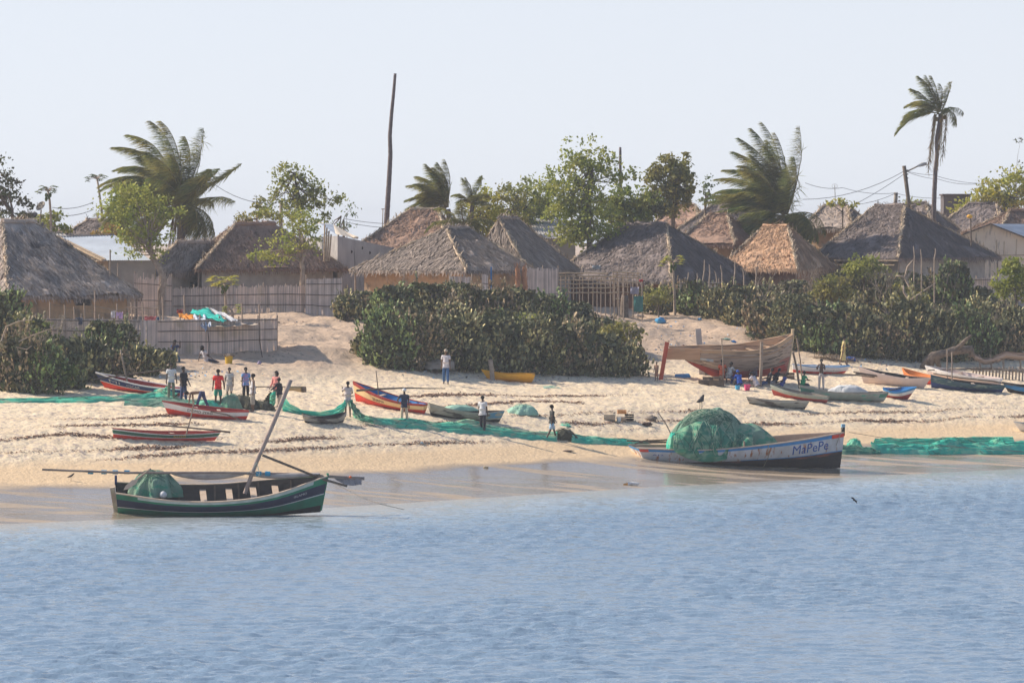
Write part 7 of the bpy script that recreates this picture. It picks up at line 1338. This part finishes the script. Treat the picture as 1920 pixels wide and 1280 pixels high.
for i, pts in enumerate(([(95, 570, 269), (159, 583, 270), (215, 590, 273)], [(160, 568, 270), (220, 583, 273), (300, 592, 278), (345, 590, 279)], [(165, 573, 270), (240, 584, 273.5), (290, 578, 276), (335, 572, 280)], [(205, 583, 273), (300, 573, 277), (390, 580, 281)])):
    mb = MB(); mb.tube([W(*p) for p in pts], .012, 4); tag(mb.build('clothes_line', rope, loc=tuple(W(*pts[0]))), 'thin sagging clothes line strung between posts over the reed enclosure', 'clothes line', 'clothes lines over the enclosure')
for px, py, Y_, w_, h_, c, lab in ((212, 583, 272.6, .22, .35, (.7, .7, .72), 'white shirt hung on the clothes line above the left bushes'), (224, 585, 272.6, .34, .33, (.62, .42, .68), 'lilac cloth hung on the clothes line beside the white shirt'), (148, 595, 269.6, .36, .36, (.12, .13, .18), 'dark striped cloth hung over the fence at the left'), (226, 598, 271.8, .5, .6, (.5, .42, .38), 'pale striped cloth hung over the enclosure fence below the lilac cloth'),
        (282, 593, 273, .6, .25, (.5, .14, .14), 'dull red clothes heap on the fence top'), (337, 580, 278, .3, .22, (.35, .06, .05), 'dark red bundle on the rail behind the orange sheet'), (297, 594, 273, .15, .2, (.04, .12, .25), 'small blue cloth on the fence top')):
    mb = MB(); c0 = W(px, py, Y_); rows = [[(c0.x + w_ * (j / 6 - .5), c0.y + .05 * math.sin(j * 1.7 + i), c0.z - h_ * i / 5 + .03 * math.sin(j * 2.3)) for j in range(7)] for i in range(6)]; mb.grid(np.array(rows)); tag(mb.build('hung_cloth', cl(c), smooth=True, loc=tuple(c0)), lab, 'laundry')
root = thing('rough_table', 'rough plank table on crooked legs behind the reed enclosure', 'table', None, (-18.7, 282, 6.9)); a, b = W(237, 576, 282), W(298, 578, 282); mb = MB(); mb.beam(a, b, .5, .06); part('table_top', mb, wood, root)
for t_ in (.08, .5, .92): q = a.lerp(b, t_); mb = MB(); mb.tube([(q.x, q.y, q.z), (q.x + .05, q.y, float(hgt(q.x, q.y)) - .05)], .04, 5); part('leg', mb, wood, root)
# utility poles, wires, dish, antennas
def pole(label, pts, Y_, r_, name='utility_pole', m=woodd, arm=None, lamp=False):
    P = [W(*p, Y_) for p in pts]; base = Vector((P[0].x, Y_, float(hgt(P[0].x, Y_)) - .2)); root = thing(name, label, 'street lamp' if lamp else 'pole', None, tuple(base)); mb = MB(); mb.tube([base] + P, r_, 8); part('post', mb, m, root, True)
    if arm:
        for a, b in arm: mb = MB(); mb.tube([W(*a, Y_ - .1), W(*b, Y_ - .1)], .03, 5); part('cross_arm', mb, m, root)
    for k in range(3): q = P[-1] + Vector((.16, 0, -.3 - .25 * k)); mb = MB(); mb.tube([q, q + Vector((.12, 0, 0))], .05, 6); part('insulator', mb, P_grey, root)
    if lamp:
        mb = MB(); a, b = W(1700, 322, Y_), W(1722, 311, Y_); mb.tube([a, b], .05, 6); part('lamp_arm', mb, P_grey, root); mb = MB(); mb.tube([b - Vector((.05, 0, .02)), b + Vector((.25, 0, .1)), b + Vector((.55, 0, .14))], [.07, .15, .09], 8); part('lamp_head', mb, P_wl, root, True)
pole('leaning dark utility pole with a street lamp arm, left of the tall thin palm', [(1704, 380), (1695, 311)], 352, .13, 'street_lamp', lamp=True); pole('short grey utility pole on the skyline left of the leaning lamp pole', [(1679, 380), (1680, 361)], 356, .13, m=P_grey)
pole('grey utility pole standing among the trees left of centre', [(527, 420), (527, 375)], 342, .11, m=P_grey); pole('short thin dark pole left of the smooth brown roof', [(645, 440), (644, 412)], 345, .07); pole('thin pole with a small crossbar just left of the very tall bare trunk', [(717, 424), (718, 392)], 344, .03, m=P_grey, arm=[((715, 392), (721, 392))])
def wire(label, pts, r_=.018):
    P = [W(*p) for p in pts]; fine = []
    for i in range(len(P) - 1):
        L2 = (P[i + 1] - P[i]).length
        for k in range(8): t_ = k / 8; q = P[i].lerp(P[i + 1], t_); q.z -= L2 * .02 * 4 * t_ * (1 - t_); fine.append(q)
    fine.append(P[-1]); mb = MB(); mb.tube(fine, r_, 4, 0, False); tag(mb.build('power_line', cable, loc=tuple(P[0])), label, 'cable')
wire('power line from the big right palm up to the lamp pole', [(1505, 374, 330), (1697, 320, 352)]); wire('power line running right from the lamp pole across the tall palm', [(1697, 320, 352), (1750, 328, 355), (1850, 344, 362)]); wire('lower power line behind the tall palm to the right', [(1700, 322, 352), (1760, 336, 356), (1830, 345, 362)])
wire('faint line from the right palm to the small grey pole', [(1510, 343, 340), (1580, 352, 348), (1678, 362, 356), (1775, 371, 362)]); wire('thin line from roof to the small grey pole', [(1600, 384, 350), (1678, 363, 356)]); wire('thin slanting line from roof to the lamp pole', [(1605, 382, 350), (1697, 325, 352)])
wire('upper line between the two left papaya trees', [(98, 389, 320), (175, 379, 330)]); wire('lower line between the two left papaya trees', [(98, 402, 320), (175, 393, 330)]); wire('line from the big left palm to the grey pole left of centre', [(405, 348, 320), (527, 378, 342)]); wire('line from the grey pole to the pole by the bare trunk', [(645, 410, 345), (735, 420, 345)]); wire('lower line beside the bare trunk', [(645, 416, 345), (735, 428, 345)])
root = thing('satellite_dish', 'grey satellite dish on a short mast against the sky at the left', 'satellite dish', None, tuple(W(74, 412, 318))); c0 = W(77, 387, 318); mb = MB(); rows = []; nv_ = Vector((-.5, -.6, .55)).normalized(); ux = nv_.cross(Vector((0, 0, 1))).normalized(); uy = ux.cross(nv_)
for k in range(7): rr = .33 * k / 6; rows.append([list(c0 + ux * rr * math.cos(a) + uy * rr * 1.0 * math.sin(a) + nv_ * (.5 * rr * rr)) for a in np.linspace(0, 6.283, 18, endpoint=False)])
mb.grid(np.array(rows), 0, close=True); part('reflector', mb, P_grey, root, True); mb = MB(); mb.tube([W(74, 425, 318.2), c0 + Vector((0, .1, -.2))], .04, 6); part('mast', mb, P_grey, root); mb = MB(); mb.tube([c0 - uy * .3, c0 + nv_ * .4], .015, 4); part('feed_arm', mb, P_grey, root)
root = thing('tv_antenna', 'thin round television antenna on a stick above the roofs right of the big right palm', 'antenna', None, tuple(W(1566, 385, 348))); mb = MB(); mb.tube([W(1567, 392, 348), W(1565, 347, 348)], .02, 4); part('mast', mb, P_grey, root); mb = MB(); c0 = W(1565, 349, 348); mb.tube([c0 + Vector((.18 * math.cos(a), 0, .14 * math.sin(a))) for a in np.linspace(0, 6.283, 12)], .010, 4); part('ring', mb, P_grey, root)
root = thing('post_with_ball', 'dark post topped by an orange and yellow ball before the right tin-roofed house', 'post', None, tuple(W(1822, 455, 343))); mb = MB(); mb.tube([W(1821, 460, 343), W(1820, 410, 343)], .05, 6); part('pole', mb, woodd, root); mb = MB(); mb.ball(W(1818, 406, 343), (.19, .19, .13), 0, 12, 8); part('ball', mb, pt_('orange yellow ball', (.75, .30, .03), (.7, .45, .05), 3), root, True)
# spare cloth by the path
for px, py, Y_, w_, h_, c, lab in ((1197, 555, 316, .55, 1.1, (.06, .22, .20), 'dark green net hanging by the stick gate'), (1190, 538, 316, .5, .5, (.35, .34, .42), 'grey-lilac cloth hanging above the dark green net at the gate'), (1202, 524, 316, .22, .15, (.6, .04, .05), 'small red bundle on the fence by the stick gate'), (1118, 497, 323, .5, .28, (.42, .44, .46), 'pale rag lying on the roof of the widest dark house')):
    mb = MB(); c0 = W(px, py, Y_); rows = [[(c0.x + w_ * (j / 6 - .5), c0.y + .08 * math.sin(j * 1.7 + i), c0.z - h_ * i / 6 + .03 * math.sin(j * 2.3)) for j in range(7)] for i in range(6)]; mb.grid(np.array(rows)); tag(mb.build('hung_cloth', cl(c), smooth=True, loc=tuple(c0)), lab, 'cloth')

# ------------------------------------------------------------------ seaweed along the tide lines, litter, crumbs
r = np.random.default_rng(99); Q = []
LINES = [[(0, 787), (60, 783), (110, 786), (180, 786), (250, 783), (330, 779)], [(0, 805), (60, 803), (110, 800), (200, 797), (330, 795), (430, 800)], [(-20, 826), (60, 818), (130, 817), (220, 818), (400, 820), (520, 806), (620, 800), (760, 796), (860, 790), (960, 788)], [(-20, 848), (100, 847), (180, 843), (300, 838), (480, 829), (640, 821), (760, 815)],
         [(-20, 871), (40, 869), (100, 866), (180, 861), (300, 853), (460, 846), (620, 838), (800, 832), (960, 827)], [(960, 780), (1050, 776), (1160, 772), (1300, 770), (1460, 777), (1620, 775), (1760, 770), (1930, 763)], [(1060, 796), (1160, 792), (1270, 790), (1400, 795), (1560, 792), (1700, 788), (1930, 780)], [(640, 742), (760, 745), (900, 740), (1000, 744), (1180, 740)], [(840, 762), (990, 752), (1090, 756)], [(1090, 808), (1200, 805), (1250, 812)]]
for pl in LINES:
    P = [G(*p) for p in pl]
    for i in range(len(P) - 1):
        a, b = P[i], P[i + 1]; L2 = (b - a).length; n = int(L2 * 190)
        for _ in range(n):
            t_ = r.random(); den = vnoise(np.array([(a.x + (b.x - a.x) * t_) / 3.2]), np.array([pl[0][1] * .37]), 5)[0] + .5
            if r.random() > den ** 3.2 * 2.4: continue
            x = a.x + (b.x - a.x) * t_ + r.normal() * .08; y = a.y + (b.y - a.y) * t_ + .9 * vnoise(np.array([x / 2.2]), np.array([pl[0][1] * .7]), 8)[0] + r.normal() * (.10 + .30 * den * r.random()); Q.append((x, y, .5 + den))
for _ in range(6000):      # loose bits
    p_ = (r.random() * 1980 - 30, 700 + 150 * r.random()); 
    g_ = None; Y_ = 245 + 45 * r.random(); x = (p_[0] - 960) * Y_ / F
    if 14 < float(ush(x, Y_)) < 44: Q.append((x, Y_, .45))
Q = np.array(Q); n = len(Q); z = hgt(Q[:, 0], Q[:, 1], True); C_ = np.stack([Q[:, 0], Q[:, 1], z + .02], 1); d = r.normal(size=(n, 3)) * [1, 1, .2]; d /= np.linalg.norm(d, axis=1)[:, None]; e = np.cross(d, r.normal(size=(n, 3)) * .5 + [0, 0, 1]); e /= np.linalg.norm(e, axis=1)[:, None]; sz = (.013 + .026 * r.random(n))[:, None] * Q[:, 2:3]
mb = MB(); mb.quads(np.stack([C_ - d * sz * 1.6, C_ + e * sz, C_ + d * sz * 1.6, C_ - e * sz], 1)); tag(mb.build('seaweed', mat('dry seaweed', (.28, .165, .115), (.38, .25, .18), 4, island=ISL)), kind='stuff')
Q = []
for (px, py, sx, sy, n) in ((690, 605, 45, 5, 40), (540, 606, 25, 3, 14), (700, 645, 25, 8, 40), (370, 700, 50, 10, 90), (1300, 640, 60, 22, 90), (1560, 690, 60, 6, 60), (1650, 680, 60, 5, 60), (1260, 655, 25, 8, 40), (830, 702, 60, 4, 50), (1050, 708, 90, 4, 60), (1880, 598, 30, 8, 40), (240, 716, 60, 8, 60), (1230, 608, 30, 5, 30)):
    for _ in range(n):
        g_ = G(px + r.normal() * sx, py + r.normal() * sy); Q.append((g_.x, g_.y, g_.z))
C_ = np.array(Q) + [0, 0, .03]; n = len(C_); d = r.normal(size=(n, 3)) * [1, 1, .5]; d /= np.linalg.norm(d, axis=1)[:, None]; e = np.cross(d, r.normal(size=(n, 3))); e /= np.linalg.norm(e, axis=1)[:, None]; sz = (.03 + .07 * r.random(n))[:, None]
mb = MB(); mb.quads(np.stack([C_ - d * sz, C_ + e * sz * .7, C_ + d * sz, C_ - e * sz * .7], 1)); tag(mb.build('litter', mat('mixed litter', (.45, .45, .45), (.40, .42, .45), 3, island=((.3, .25, .2), (1.6, 1.6, 1.6), (.5, 1.0, 1.5), (1.5, 1.4, 1.2), (.35, .3, .3), (1.3, .8, .6))), ), kind='stuff')
# ------------------------------------------------------------------ hazy sea air
mb = MB(); mb.box((0, 700, 1), (4200, 5400, 48)); hz = mb.build('haze', [])
hm_ = bpy.data.materials.new('haze'); hm_.use_nodes = True; t = hm_.node_tree; t.nodes.clear(); o = t.nodes.new('ShaderNodeOutputMaterial'); v = t.nodes.new('ShaderNodeVolumePrincipled')
v.inputs['Color'].default_value = (.88, .92, 1, 1); v.inputs['Density'].default_value = HAZE; v.inputs['Anisotropy'].default_value = .3; t.links.new(v.outputs[0], o.inputs['Volume']); hz.data.materials.append(hm_); tag(hz, kind='stuff')
